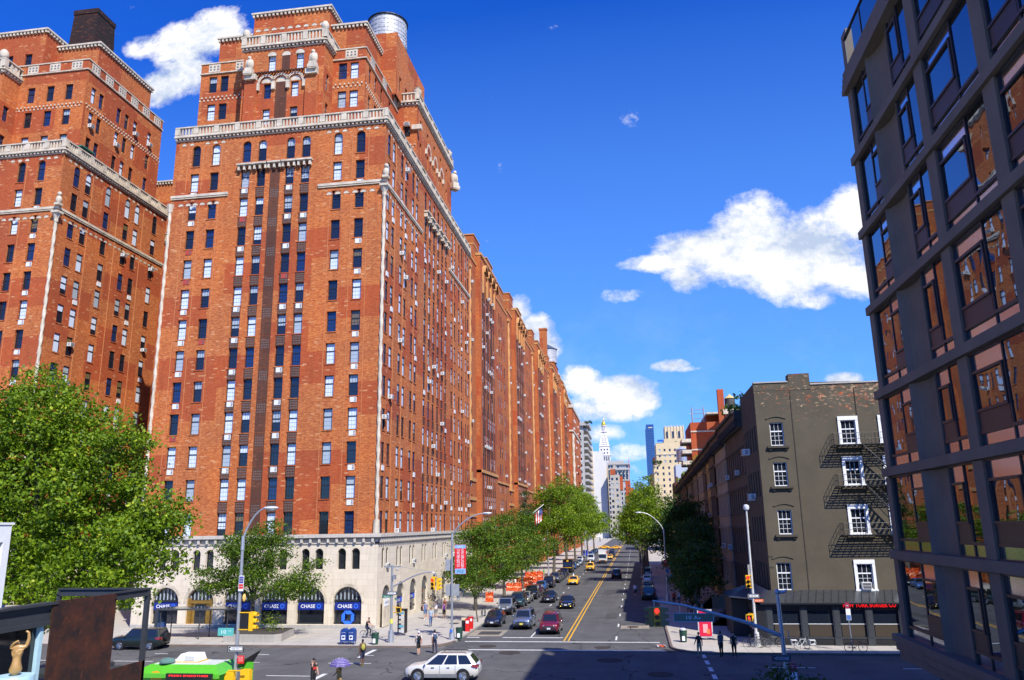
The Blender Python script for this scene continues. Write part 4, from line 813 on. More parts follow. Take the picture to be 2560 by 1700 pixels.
# ================================================================= right concrete and glass building
def glassbldg():
    t=thing('apartment_building','dark concrete and glass apartment building with slab bands filling the right edge','apartment building',(42,-12.8,0))
    CB=plain('concrete_dark',(.125,.108,.085),.75,var=.16,scale=.6); Y=-13.15
    bands=[4.15,8.3,12.4,16.4,20.9,25.1,29.3,33.7]; XL=4; Y=-13.15
    XK=[44.3-.36*i for i in range(9)]
    # slabs
    for i,z in enumerate(bands):
        q=MB()
        if i==0: q.box(XL,XK[i]+.2,Y-12,Y+.5,z-.1,z+.25); q.box(XL,XK[i]+.05,Y-12,Y+.4,z-.5,z-.14); q.box(XL,XK[i]-.1,Y-12,Y+.3,z-.9,z-.54)
        elif i==len(bands)-1:
            for k in range(4): q.box(XL,XK[i]+.05-k*.04,Y-12,Y+.42-k*.04,z-.5+k*.33,z-.22+k*.33)
        else: q.box(XL,XK[i],Y-12,Y+.3,z-.22,z+.2)
        q.build('floor_slab',CB,t)
    for k in range(len(bands)-1):
        cols=[(XK[k+1]-.1,XK[k+1]-.8),(38.2,35.3),(32.7,31.8),(27.2,26.3),(22.4,21.5),(17.6,14.6),(11.6,10.6)]
        z0,z1=bands[k]+.2,bands[k+1]-.25
        for ci,(xa,xb) in enumerate(cols):
            q=MB()
            if xa-xb>2.5:   # broad pier, curved hollow face
                n=8
                for i in range(n):
                    s0,s1=i/n,(i+1)/n; d0,d1=.12-.36*math.sin(PI*s0)**.7,.20-.42*math.sin(PI*s1)**.7
                    x0,x1=xb+(xa-xb)*s0,xb+(xa-xb)*s1; q.poly([(x0,Y+d0,z0),(x1,Y+d1,z0),(x1,Y+d1,z1),(x0,Y+d0,z1)])
                q.poly([(xb,Y+.12,z0),(xb,Y-.7,z0),(xb,Y-.7,z1),(xb,Y+.12,z1)]); q.poly([(xa,Y+.12,z0),(xa,Y-.7,z0),(xa,Y-.7,z1),(xa,Y+.12,z1)])
            else: q.box(xb,xa,Y-.7,Y+.16,z0,z1)
            q.build('column',CB,t,smooth=xa-xb>2.5)
        for ci in range(len(cols)-1):
            xa,xb=cols[ci][1],cols[ci+1][0]; w=MB(); p=MB(); yy=Y+.0
            n=2; xs=[xb+.05,xb+(xa-xb)*(.48 if ci%2 else .42),xa-.05]
            for x in xs: w.box(x-.045,x+.045,yy-.15,yy+.05,z0,z1)
            for z in (z0,z0+.55,z1): w.box(xb,xa,yy-.15,yy+.09,z-.06,z+.06)
            for i in range(2):
                x0,x1=xs[i]+.06,xs[i+1]-.06; yj=yy+R.uniform(-.012,.012)
                p.poly([(x0,yy,z0+.06),(x1,yy,z0+.06),(x1,yy,z0+.49),(x0,yy,z0+.49)],1)
                if i==(0 if ci in(0,) else 1):   # sash with pale head panel and black louvre
                    zt=z1-.75; w.box(x0,x1,yy-.1,yy+.1,zt-.05,zt+.05); w.box(x0,x1,yy-.1,yy+.11,z0+1.3,z0+1.4); p.poly([(x0,yy,zt),(x1,yy,zt),(x1,yy,z1-.06),(x0,yy,z1-.06)],1)
                    p.poly([(x0,yy,z0+1.4),(x1,yy+.01,z0+1.4),(x1,yj+.01,zt),(x0,yj,zt)],0); w.box(x0,x1,yy-.05,yy+.06,z0+.61,z0+1.3)
                    w.box(x0+.02,x0+.12,yy,yy+.1,z0+1.3,zt)
                else: p.poly([(x0,yy,z0+.61),(x1,yy,z0+.61),(x1,yj,z1-.06),(x0,yj,z1-.06)],0)
            o=w.build('window',FRM,t); p.build('pane',[GLM,GLP],t,parent=o)
    # east end: slim glazed strips and slab ends
    q=MB(); q.box(41.2,41.4,Y-11.9,Y-.1,4.4,32.6,0)
    for k in range(len(bands)-1): q.box(41,XK[k+1]-.15,Y-11,Y-.2,bands[k]+.3,bands[k+1]-.3,0); q.box(XK[k+1]-.15,XK[k+1]-.1,Y-3,Y-.4,bands[k]+.5,bands[k]+1.1,1); q.box(XK[k+1]-.15,XK[k+1]-.1,Y-3,Y-.4,bands[k]+1.3,bands[k+1]-.6,1)
    q.build('end_wall',[FRM,GLP],t)
    q=MB(); q.box(XL,42,Y-20,Y-.75,.1,33.2); q.box(XL+2,41,Y-11,Y-1.6,33.2,36.6); q.build('core',plain('core_dark',(.03,.03,.033),.8),t)
    q=MB(); 
    for x in (40.8,38,34,30,26,22,18,14): q.box(x-.05,x+.05,Y+.15,Y+.25,34.5,36.2)
    q.box(XL,41,Y+.12,Y+.28,36.15,36.25); q.build('roof_rail',BLK,t); q=MB(); q.box(40.9,41.8,Y-1.4,Y+.1,34,36.9); q.build('parapet_post',CB,t)
    q=MB(); q.box(XL,39.5,Y+.18,Y+.22,34.6,36.1); q.build('rail_glass',glass('rail_glass',(.25,.3,.36),.05,1),t)
    # ground floor
    q=MB(); q.box(XL,38.5,Y-10,Y-1.2,.15,3.4,1)
    for x in range(6,40,4): q.box(x-.3,x+.3,Y-1.3,Y-.7,.15,3.4,0)
    q.build('ground_floor',[CB,GLD],t)
glassbldg()
# plain neighbour further down the avenue
B=Bld('apartment_building','tall grey apartment slab standing behind the glass building on the avenue','apartment building',(40,-44,0)); B.mats[0]=GREYC
hl=[(y-.8,y+.8,z-.9,z+.9) for y in (-42,-38,-34) for z in range(4,34,4)]
wall(B.w,'x',42,1,-44,-31,0,35,hl,.3,0); wall(B.w,'x',20,-1,-44,-31,0,35,[],.3,0); wall(B.w,'y',-31,1,20,42,0,35,[],.3,0); wall(B.w,'y',-44,-1,20,42,0,35,[],.3,0); B.w.poly([(20,-44,35),(42,-44,35),(42,-31,35),(20,-31,35)],3)
for h in hl: B.win('x',42,1,*h[:4],.28)
B.done()
# ================================================================= brown corner building
def painted(name,c,peel=None):
    m,T,b=newmat(name); setp(b,None,.85,spec=.3); v=uvn(T); bt=T.nodes.new('ShaderNodeTexBrick'); T.links.new(v,bt.inputs['Vector'])
    bt.inputs['Scale'].default_value=1; bt.inputs['Brick Width'].default_value=.3; bt.inputs['Row Height'].default_value=.1; bt.inputs['Mortar Size'].default_value=.008
    n=noise(T,v,.35,6,.65); col=mixc(T,ramp(T,n,.3,.7),tuple(x*.82 for x in c),tuple(x*1.16 for x in c))
    if peel:
        sx=T.nodes.new('ShaderNodeMapping'); sx.inputs['Scale'].default_value=(1.0,2.2,1); T.links.new(v,sx.inputs[0]); p=noise(T,sx.outputs[0],1.8,9,.8)
        sep=T.nodes.new('ShaderNodeSeparateXYZ'); T.links.new(v,sep.inputs[0]); hi=ramp(T,sep.outputs[1],16.5,20.6); lft=ramp(T,sep.outputs[0],-12,-22); 
        th=mth('ADD',mth('MULTIPLY',hi,.10,T=T),mth('MULTIPLY',mth('MULTIPLY',hi,lft,T=T),.05,T=T),T=T); e=ramp(T,mth('ADD',p,th,T=T),.67,.695)
        pc=mixc(T,ramp(T,noise(T,v,1.1,3),.42,.58),(.42,.09,.03),(.55,.38,.22)); col=mixc(T,e,col,pc)
    T.links.new(col,b.inputs['Base Color']); bump(T,b,bt.outputs['Fac'],.02,.4); return m
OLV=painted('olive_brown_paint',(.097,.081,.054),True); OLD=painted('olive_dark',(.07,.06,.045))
XB=72.0; YB=-11.2; ZB=22.2
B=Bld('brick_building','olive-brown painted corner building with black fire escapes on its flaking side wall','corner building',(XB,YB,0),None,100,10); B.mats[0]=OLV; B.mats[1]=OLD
wz=[17.62,14.1,10.0,5.45]; hL=[(-13.45,-12.3,z-1.05,z+1.0) for z in wz]; hR=[(-19.55,-18.3,z-1.05,z+1.0) for z in wz]+[(-22.9,-21.65,z-1.05,z+1.0) for z in wz]+[(-27,-25.8,z-1.05,z+1.0) for z in wz]
hL[3]=(-13.0,-11.8,4.35,6.6)
wall(B.w,'x',XB,-1,-34,YB,0,21.6,hL+hR,.22,0)
B.w.poly([(XB,-34,20.6),(XB,-34,21.6),(XB,YB,21.6)],0) if 0 else None
B.w.add([(XB-.02,YB+.02,21.5),(XB-.02,-34,21.5),(XB+.35,-34,21.5),(XB+.35,YB,21.5),(XB-.02,YB+.02,22.25),(XB-.02,-34,21.75),(XB+.35,-34,21.75),(XB+.35,YB,22.25)],[(0,1,5,4),(2,3,7,6),(4,5,6,7),(0,4,7,3)],0)
B.w.box(XB-.03,XB+1.2,-16.1,-14.3,21.5,22.95,0); B.t.box(XB-.1,XB+.5,-14.2,YB,22.2,22.32,7); B.t.box(XB-.1,XB+.5,-34,-16.1,21.9,22.02,7)
for h in hL:
    for (a,b_,m,y) in ((h[0],h[1],h[3],0),): pass
    o=h; B.win('x',XB,-1,o[0],o[1],o[2],o[3],.2,frm=6,style=.7)
    z=o[2]; lt=MB(); lt.box(XB-.25,XB,o[0]-.35,o[1]+.35,z-.22,z-.02,0); lt.box(XB-.15,XB,o[0]-.2,o[0],z-.4,z-.22,0); lt.box(XB-.15,XB,o[1],o[1]+.2,z-.4,z-.22,0); lt.build('sill',OLD,B.root); lt=MB()
    for i in range(8):
        y0=o[0]-.3+(o[1]-o[0]+.6)*i/8; y1=o[0]-.3+(o[1]-o[0]+.6)*(i+1)/8; c0=.22*math.sin(PI*i/8); c1=.22*math.sin(PI*(i+1)/8)
        lt.add([(XB-.07,y0,o[3]+.28+c0),(XB-.07,y1,o[3]+.28+c1),(XB-.07,y1,o[3]+.42+c1),(XB-.07,y0,o[3]+.42+c0),(XB,y0,o[3]+.42+c0),(XB,y1,o[3]+.42+c1)],[(0,1,2,3),(3,2,5,4)],0)
    lt.build('brick_arch',OLV,B.root)
WT=MB()
for h in hR:
    B.win('x',XB,-1,h[0],h[1],h[2],h[3],.12,frm=6,style=.7)
    q=MB(); w_=.22
    q.box(XB-.1,XB+.02,h[0]-w_,h[0],h[2]-.15,h[3]+.3); q.box(XB-.1,XB+.02,h[1],h[1]+w_,h[2]-.15,h[3]+.3); q.box(XB-.12,XB+.02,h[0]-w_,h[1]+w_,h[3],h[3]+.34); q.box(XB-.18,XB+.02,h[0]-w_-.05,h[1]+w_+.05,h[2]-.22,h[2]); q.build('window_surround',WFR,B.root)
    lt=MB(); lt.box(XB-.22,XB,h[0]-.45,h[1]+.45,h[2]-.42,h[2]-.23,0); lt.build('sill',OLD,B.root)
B.ac('x',XB,-1,-18.9,4.42,.75,.55,.35)
B.t.box(XB-.05,XB,-14.35,-14.28,3.9,21.5,1); B.t.box(XB-.06,XB,-19.8,-19.76,14,21.5,1)
for z in (6.2,7.1): B.t.box(XB-.04,XB,-12.2+.6,YB,z,z+.08,1)
# north front (in shade)
hn=[(XB+1+i*1.5-.0,XB+1.75+i*1.5,z-1.15,z+1.1) for i in range(5) for z in (17.4,13.4,9.4,5.4)]
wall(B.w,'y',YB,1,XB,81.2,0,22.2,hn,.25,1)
for h in hn: B.win('y',YB,1,*h[:4],.22,frm=6,style=.1 if R.random()<.3 else .8); None
for (x,z) in ((78.6,16.9),(77,12.6)): B.ac('y',YB,1,x,z-.6,.9,.6,.6)
B.w.poly([(XB,YB,21.6),(81.2,YB,21.6),(81.2,-34,21.4),(XB,-34,21.4)],3); wall(B.w,'y',-34,-1,XB,81.2,0,21.5,[],.1,0)
# fire escape: platform + rails + stair per floor
FE=BLK
for i,z in enumerate((16.35,12.85,8.8)):
    q=MB(); y0,y1=-24.2,-17.3; x0,x1=XB-1.35,XB-.1
    for k in range(9): x=x0+(x1-x0)*k/8; q.box(x-.025,x+.025,y0,y1,z,z+.05)
    for k in range(16): y=y0+(y1-y0)*k/15; q.box(x0,x1,y-.02,y+.02,z-.06,z)
    for y in (-17.3,-19,-20.7,-22.4,-24.1): q.cyl((x0,y,z+1.0),(x0,y,z),.025); q.cyl((x0,y,z),(x1,y,z-.9),.025,n=5)
    for hh in (.5,1.0): q.cyl((x0,y0,z+hh),(x0,y1,z+hh),.022,n=5)
    for hh in (.5,1.0): q.cyl((x0,y1,z+hh),(x1,y1,z+hh),.022,n=5)
    for k in range(28): y=y0+(y1-y0)*k/27; q.cyl((x0,y,z),(x0,y,z+1.0),.012,n=4)
    for k in range(5): x=x0+(x1-x0)*k/4; q.cyl((x,y1,z),(x,y1,z+1.0),.014,n=4)
    q.build('fire_escape_platform',FE,B.root)
    dz=(16.35-12.85,12.85-8.8,0)[i]
    if dz:
        q=MB(); ya,yb=-19.6,-22.9; xm=XB-.95
        for x in (xm-.35,xm+.35): q.cyl((x,ya+0,z),(x,yb,z-dz),.05,n=5); q.cyl((x,ya,z+.9),(x,yb,z-dz+.9),.02,n=5)
        for k in range(13): s=(k+.5)/13; y=ya+(yb-ya)*s; q.box(xm-.35,xm+.35,y-.12,y+.1,z-dz*s-.02,z-dz*s+.02)
        q.build('fire_escape_stair',FE,B.root)
B.done()
# burger restaurant on its ground floor: lean-to with metal roof
t=thing('restaurant','low dark restaurant front with seam-metal roof and red lettering','restaurant',(70.2,-11,0))
q=MB(); xf=70.5; q.box(xf,XB,-34,-10.4,.15,.75,0); q.box(xf-.05,XB,-34,-10.35,.68,.8,1)
for y in (-10.6,-13.35,-15.9,-18.45,-21.0,-23.6,-26.2): q.box(xf-.12,xf+.12,y-.28,y+.28,.15,3.2,1); q.box(xf-.16,xf+.05,y-.2,y+.2,.8,2.9,1)
q.box(xf,XB,-34,-10.4,2.85,3.2,0); q.box(xf-.3,XB,-34,-10.1,3.15,3.55,0)
for i in range(4): q.box(xf-.02,xf+.01,-10.9-i*2.55-2.3,-10.9-i*2.55-.1,.35,.66,0)
# north side towards the street
q.box(XB-1.6,80.8,-10.45,-9.6,.15,3.3,0) ; q.box(75.6,80.8,-9.65,-8.2,.15,3.3,0)
q.build('front',[BLK,DGR],t)
q=MB()
for a,b_ in ((-13.07,-10.9),(-15.62,-13.63),(-18.17,-16.18),(-20.72,-18.73),(-23.3,-21.3),(-25.9,-23.9)): q.box(xf+.1,xf+.14,a,b_,.8,2.85,0); q.box(xf+.06,xf+.1,a,b_,1.78,1.82,1); q.box(xf+.07,xf+.09,a+.1,b_-.1,.82,1.75,2)
q.box(72.3,75.2,-9.6,-9.56,.9,2.6,0); q.build('window',[GLD,WFR,glass('glass_brown',(.07,.055,.04),.1)],t)
q=MB(); q.add([(XB-.02,-34,4.35),(XB-.02,-10.9,4.35),(xf-.45,-9.9,3.5),(xf-.45,-34,3.5),(81,-10.9,4.35),(81,-8.0,3.5),(75.2,-8.0,3.5),(73.6,-9.4,3.5)],[(0,1,2,3),(1,4,5,6,7,2)],0)
for k in range(40): y=-33.5+k*.6; q.add([(XB-.02,y,4.37),(XB-.02,y+.05,4.37),(xf-.45,y+.6,3.56),(xf-.45,y+.55,3.56)],[(0,1,2,3)],1) if y<-11.5 else None
q.box(xf-.5,xf-.4,-34,-9.9,3.38,3.5,1); q.build('canopy_roof',[plain('seam_metal',(.11,.115,.12),.32,.7,.15),BLK],t)
q=MB(); text_mb(q,'NEW YORK BURGER CO',.33,(xf-.33,-18.5,3.33),(0,-1,0),(0,0,1),0,bold=.045,width=4.1); q.build('red_lettering',emit('sign_red',(.75,.01,.01),.75),t)
q=MB(); cs=[(.5,.5,.5),(.42,.38,.3),(.5,.06,.08),(.1,.3,.4),(.5,.5,.46)]; mm=[plain('paper%d'%i,c,.7,var=.2) for i,c in enumerate(cs)]
for i in range(3):
    for j_ in range(2): q.box(xf-.0,xf+.02,-10.45+i*.0-.0,-10.4,1,1.01,0); q.add([(72.5+i*.8,-9.54,1.1+j_*.65),(73.15+i*.8,-9.54,1.1+j_*.65),(73.15+i*.8,-9.54,1.65+j_*.65),(72.5+i*.8,-9.54,1.65+j_*.65)],[(0,1,2,3)],(i*2+j_)%5)
q.build('menu_sheets',mm,t)
# roof garden bits
def shrub(name,x,y,z,rr,h,lab,cat='shrub',n=900,leaf=.28,mt=None,group=None): 
    o=crown(name,[(0,0,h*.5,rr,rr,h*.5)],n,leaf,R.randrange(999),mt or LEAF2,.5); o.location=(x,y,z); tag(o,lab,cat,group); return o
# ================================================================= brownstone row
cols=[((.085,.065,.05),16.5,'dark brown'),((.30,.26,.20),12,'greyish'),((.12,.09,.065),7,'very narrow brown'),((.42,.31,.15),8,'tan yellow'),((.13,.11,.09),5,'slim brown'),((.36,.33,.26),11,'pale stone'),((.28,.24,.18),9,'stone'),((.16,.12,.09),9,'brown'),((.30,.26,.20),10,'grey-brown'),((.2,.15,.11),12,'brownish'),((.26,.21,.16),14,'sandy'),((.14,.10,.08),14,'dull brown')]
x=81.2; ORD=['first','second','third','fourth','fifth','sixth','seventh','eighth','ninth','tenth','eleventh','twelfth']
for i,(c,w,nm) in enumerate(cols):
    B=Bld('row_house','%s row house, %s in the shaded row after the olive corner building'%(nm,ORD[i]),'row house',(x,YB,0),'shaded row houses with one long bracketed cornice',40 if i<3 else 0,10)
    B.mats[0]=painted('row_paint_%d'%i,c); zt=20.3-.02*(x-81); n=max(2,int(w/1.7)); st=w/n
    hh=[(x+(k+.5)*st-.42,x+(k+.5)*st+.42,z-1.25,z+1.1) for k in range(n) for z in (16.2,12.2,8.2,4.2)]
    off=(-.12,.0,.22,-.05,.1,0,.15)[i%7]
    wall(B.w,'y',YB+off,1,x,x+w,0,zt,hh,.25,0)
    for h in hh:
        B.win('y',YB+off,1,*h[:4],.22,style=.8 if R.random()<.6 else .3); lt=MB(); lt.box(h[0]-.12,h[1]+.12,YB+off,YB+off+.2,h[3]+.1,h[3]+.3,0); lt.build('lintel',B.mats[0],B.root); lt=MB(); lt.box(h[0]-.12,h[1]+.12,YB+off,YB+off+.16,h[2]-.16,h[2],0); lt.build('sill',B.mats[0],B.root)
        if R.random()<.12: B.ac('y',YB+off,1,(h[0]+h[1])/2,h[2],.7,.5,.4)
    q=MB(); q.box(x,x+w,YB,YB+1.0,zt+.5,zt+.8); q.box(x,x+w,YB,YB+.75,zt-.1,zt+.5); q.box(x,x+w,YB,YB+.3,zt-.9,zt-.1)
    for k in range(int(w/.9)): q.box(x+.3+k*.9,x+.5+k*.9,YB,YB+.75,zt-.8,zt-.1)
    q.build('cornice',plain('cornice_black',(.03,.028,.026),.7),B.root)
    B.w.box(x,x+w,YB-14,YB+off-.3,zt-.4,zt+.1,3); wall(B.w,'x',x,-1,YB-14,YB,0,zt,[],.1,0)
    if w>9:
        q=MB(); q.box(x+2,x+3.4,YB+off,YB+2.6,.15,1.6); 
        for k in range(6): q.box(x+2,x+3.4,YB+2.6,YB+2.6+.3*(6-k),.15,.15+.24*(k+1))
        q.build('stoop',B.mats[0],B.root)
    B.t.build and B.done(); x+=w
# ================================================================= skyline down the street
def slab(name,lab,cat,x0,x1,y0,y1,z1,mats,wx=None,wy=None,z0=0,wm=None):
    """box building with a window grid on its west (x0) and street side; wx=(pitch,floor,w,h)"""
    t=Bld(name,lab,cat,(x0,(y0+y1)/2,0)); t.mats=[mats]+t.mats[1:]
    H=[]
    if wx:
        p,fh,w,h=wx; y=y0+p*.6
        while y<y1-p*.4:
            z=z0+fh*.7
            while z<z1-fh*.35: H.append((y-w/2,y+w/2,z-h/2,z+h/2)); z+=fh
            y+=p
    wall(t.w,'x',x0,-1,y0,y1,z0,z1,H,.3,0)
    for h in H: X=x0+.28; t.ps.poly([(X,h[0],h[2]),(X,h[1],h[2]),(X,h[1],h[3]),(X,h[0],h[3])],R.choice((1,1,4,3)))
    t.fs.box(x0+.1,x0+.15,y0+.1,y0+.15,z1-.2,z1-.1,0)
    for (ys,out) in ((y0,-1),(y1,1)):
        H=[]
        if wy and ((out==-1)==(y0>0)):
            p,fh,w,h=wy; xx=x0+p*.6
            while xx<x1-p*.4:
                z=z0+fh*.7
                while z<z1-fh*.35: H.append((xx-w/2,xx+w/2,z-h/2,z+h/2)); z+=fh
                xx+=p
        wall(t.w,'y',ys,out,x0,x1,z0,z1,H,.3,0)
        for h in H: Y=ys-out*.28; t.ps.poly([(h[0],Y,h[2]),(h[1],Y,h[2]),(h[1],Y,h[3]),(h[0],Y,h[3])],1)
    t.w.poly([(x0,y0,z1),(x1,y0,z1),(x1,y1,z1),(x0,y1,z1)],3)
    return t
# balcony tower
B=slab('apartment_building','grey apartment house with stacked balconies beyond the brick row','apartment building',500,556,29.6,50,72,GREYC,(4,4,1.8,1.6),(5,4,2,2))
for k in range(17): z=5+4*k; B.w.box(501,555,27.2,29.6,z-.3,z,0); B.t.box(501,555,27.1,27.3,z,z+1.3,7); B.t.box(500.8,501,27.2,29.6,z,z+1.3,7); B.ps.poly([(500.5,29.5,z),(554,29.5,z),(554,29.5,z+2.7),(500.5,29.5,z+2.7)],1)
B.w.box(498,530,26,52,72,74.5,0); B.done()
B=slab('apartment_building','white blank-walled building below the clock tower','apartment building',600,640,19.2,31.5,57.5,PALE,None,(4.6,4.2,1.9,1.9)); B.w.box(600,604,29,33,57,68,0); B.mats[6]=CRM; B.t.box(599.8,600,29,33,0,68.1,6); B.t.box(600.2,640,19.0,19.2,0,54,6); B.w.box(601,620,21.5,29,57.5,64.5,0); B.done()
B=slab('apartment_building','small red-topped building between the white wall and the trees','apartment building',590,610,9.5,16.4,46,limestone('warm_grey',(.46,.42,.36)),(3.4,4,1.6,1.9)); B.w.box(589.8,612,12.8,16.2,46,50,6); B.w.box(595,612,7.5,12.0,35,45,6); B.w.box(592,596,12,14,50,53,0); B.done()
B=slab('office_building','grey classical office block with tall arched top windows behind the trees','office building',900,960,3.5,28.5,76,GREYC,(3.4,5,1.6,3.2),None)
for y in range(6,28,4): B.ps.poly([(899.5,y-.9,60),(899.5,y+.9,60),(899.5,y+.9,68.5),(899.5,y-.9,68.5)],1)
B.t.box(899,960,3,29,58.0,59.2,7); B.t.box(899,960,3,29,70,71.4,7); B.t.box(898,960,2.3,29.5,76,77.6,7); B.w.box(905,950,9,26,77,81,0); B.done()
B=slab('apartment_building','dark red slim building right of the grey office block','apartment building',700,730,2.2,6.5,47,BRKR,(2.2,4,1,1.6),None); B.w.box(700,712,-.6,2.3,0,41,0); B.done()
q=MB(); q.cyl((760,3,30),(760,3,72),.28,.12,6); q.box(759.6,760.4,1.9,3.6,68.6,69.0); o=q.build('antenna_mast',RED); tag(o,'thin red mast rising right of the grey office block','mast')
# clock tower
t=thing('clock_tower','white clock tower with pyramid roof and golden lantern','tower',(1150,39,0)); cy=38.6; hw=8.2
def frus(mb,x,y,z0,z1,a,b,m=0): mb.add([(x-a,y-a,z0),(x+a,y-a,z0),(x+a,y+a,z0),(x-a,y+a,z0),(x-b,y-b,z1),(x+b,y-b,z1),(x+b,y+b,z1),(x-b,y+b,z1)],[(0,1,5,4),(1,2,6,5),(2,3,7,6),(3,0,4,7),(4,5,6,7)],m)
q=MB(); frus(q,1160,cy,0,98,hw,hw); frus(q,1160,cy,98,99.3,hw+.7,hw+.7); frus(q,1160,cy,99.3,108,hw,hw); frus(q,1160,cy,108,109.2,hw+.8,hw+.8); frus(q,1160,cy,109.2,121.5,hw-.5,hw-.7); frus(q,1160,cy,121.5,122.5,hw,hw); q.build('shaft',WHT,t)
q=MB(); frus(q,1160,cy,122.5,143.5,7.3,3.0,0); q.build('roof',WHT,t)
q=MB()
for i in range(5): y=cy-6+i*3; q.box(1151.6,1152,y-.8,y+.8,100,106.5)
for i in range(3): 
    for z in (111,116): y=cy-4.4+i*4.4; q.box(1152.0,1152.6,y-.8,y+.8,z,z+2)
for k in range(7):
    z=123.6+k*2.8; w=7.3-(z-122.5)*.205; xx=1160-w
    for i in range(max(1,4-k//2)): n=max(1,4-k//2); y=cy-w*.62+(w*1.24)*(i+.5)/n; q.box(xx-.15,xx+1,y-.45,y+.45,z,z+1.3)
q.build('windows',GLD,t)
q=MB(); frus(q,1160,cy,143,144.2,4.3,4.3)
for k in range(8): a=k*PI/4; q.cyl((1160+2.6*math.cos(a),cy+2.6*math.sin(a),144),(1160+2.6*math.cos(a),cy+2.6*math.sin(a),152),.45,n=6)
q.cyl((1160,cy,144),(1160,cy,152),1.6,n=8); q.lathe((1160,cy,152),[(3.4,0),(3.4,.8)],12); q.build('lantern',WHT,t)
q=MB(); q.lathe((1160,cy,152.8),[(3.1,0),(3.2,2.2),(2.7,4.5),(1.4,6.3),(.9,6.6),(.9,8.4),(.3,9.2),(.12,13)],14); q.build('gold_dome',plain('gold_leaf',(.85,.55,.05),.3,.6),t,smooth=True)
# blue glass tower
B=slab('skyscraper','slim dark blue glass skyscraper on the skyline','skyscraper',1300,1330,-38.3,-24.6,162,glass('blue_curtain',(.02,.06,.19),.25),None,None)
B.mats[1]=glass('blue_curtain_light',(.05,.12,.28),.2)
for k in range(42): B.t.box(1299.8,1300,-38,-24.8,4*k,4*k+.5,1)
for k in range(9): y=-37.5+k*1.55; B.t.box(1299.7,1300,y,y+.3,20,158,1)
B.w.box(1300,1330,-38.3,-26,162,169.5,0); B.t.box(1299.7,1299.9,-36.5,-29.5,163.5,165,2); B.done()
# cream stepped apartment house
B=slab('apartment_building','cream stepped apartment house with roof greenery and fluted crown','apartment building',560,600,-40,-15.0,50,CRM,(4.0,4.1,1.3,1.9),(5,4.1,1.3,1.9)); B.done(); BC=B
B2=slab('apartment_building','upper cream block with rows of small windows under the fluted crown','apartment building',566,600,-40,-17.5,66,CRM,(3.6,4,1.3,1.8),(5,4,1.3,1.8),z0=50); B2.w.box(569,600,-37,-23.5,66,69,0)
B2.t.box(565.6,566,-40,-17.3,57.6,58.2,2); B2.w.box(575,590,-38.5,-24.4,69,78.5,0)
for k in range(7): y=-38+k*2.15; B2.t.box(574.6,575,y-.25,y+.25,69,79.5,2)
for y in (-34.8,-30.5,-26.3): B2.ps.poly([(574.5,y-.55,70),(574.5,y+.55,70),(574.5,y+.55,75),(574.5,y-.55,75)],1)
B2.done()
for ch in [o_ for o_ in bpy.data.objects if o_.parent==B2.root]: ch.parent=BC.root; ch.location=B2.root.location-BC.root.location
bpy.data.objects.remove(B2.root)
q=MB(); q.box(565,567,-23.2,-18.8,67.0,68.2); o=q.build('awning',plain('awning_blue',(.01,.09,.42),.5)); tag(o,'blue terrace awning high on the cream apartment house','awning')
B=slab('apartment_building','pale blue-grey blank wall in front of the cream apartment house','apartment building',400,420,-30,-21.5,38.5,plain('bluegrey_render',(.40,.45,.52),.8),None,None); B.done()
B=slab('apartment_building','dark slim building left of the cream apartment house','apartment building',640,660,-21,-17,62,BRKD,(2,4,1,1.6),(3,4,1.6,2)); B.t.box(636,640,-20,-15.5,44,47,6); B.w.box(630,660,-17,-14,0,48,0); B.done()
B=slab('apartment_building','old red brick tenement with chimneys above the row house cornice','apartment building',300,318,-21,-15.3,25.0,BRKD,(3,4,1.2,1.8),(3,4,1.2,1.8)); B.w.box(301,303,-16.8,-15.8,25,27.0,0); B.w.box(302,306,-19.8,-18.2,25,28,0); B.done()
# red brick apartment house with balconies
B=slab('apartment_building','orange-red brick apartment house with white bands and corner balconies','apartment building',300,330,-46,-22.5,47,BRKR,None,None)
for z in (43.3,36.5,29.5): B.t.box(299.7,300,-46,-22.5,z,z+.5,2)
B.ps.poly([(299.6,-32.4,38.6),(299.6,-30.2,38.6),(299.6,-30.2,41.6),(299.6,-32.4,41.6)],1); B.t.box(299.5,299.7,-32.7,-29.9,38.3,38.6,2)
for k in range(7):
    z=15+4.1*k; B.w.box(300,312,-22.6,-19,z-.3,z,3); B.t.box(299.8,300,-22.4,-19,z,z+1.3,2); B.t.box(300,312,-19.1,-18.95,z,z+1.3,2)
B.w.box(305,325,-44,-29,47,50,0); B.w.box(300,304,-38,-34,50,53,0); B.t.box(299.7,326,-44.2,-28.8,50,50.6,2)
B.w.box(290,310,-46,-34.0,47,49.6,0); B.t.box(289.6,310,-46,-33.8,48.4,50.2,2); B.w.box(290,292.5,-34.4,-32.2,44,57.6,0); B.done()
water_tank(291.5,-36.6,50.2,1.9,3.4,'dark wooden water tank with yellow cone roof beside a red chimney',plain('cone_yellow',(.62,.42,.14),.6),.6,1.6,plain('tank_dark',(.06,.055,.05),.8,var=.3,scale=.4))
water_tank(380,-23.7,37.5,2.7,5.6,'silver water tank in front of the cream apartment house',plain('cone_silver',(.6,.62,.64),.4,.5),1.0,1.6,plain('tank_silver',(.42,.44,.48),.4,.6))
q=MB()
for y in (-23.8,-28.2): q.cyl((305,y,47),(305,y,53.5),.3,n=6); q.cyl((305,y-.8,51),(305,y+.8,51),.12,n=5)
for z in (49,51,52.4): q.cyl((305,-23.8,z),(305,-28.2,z),.15,n=5)
o=q.build('antenna',STEEL); tag(o,'steel antenna frame on the red brick apartment house roof','antenna')
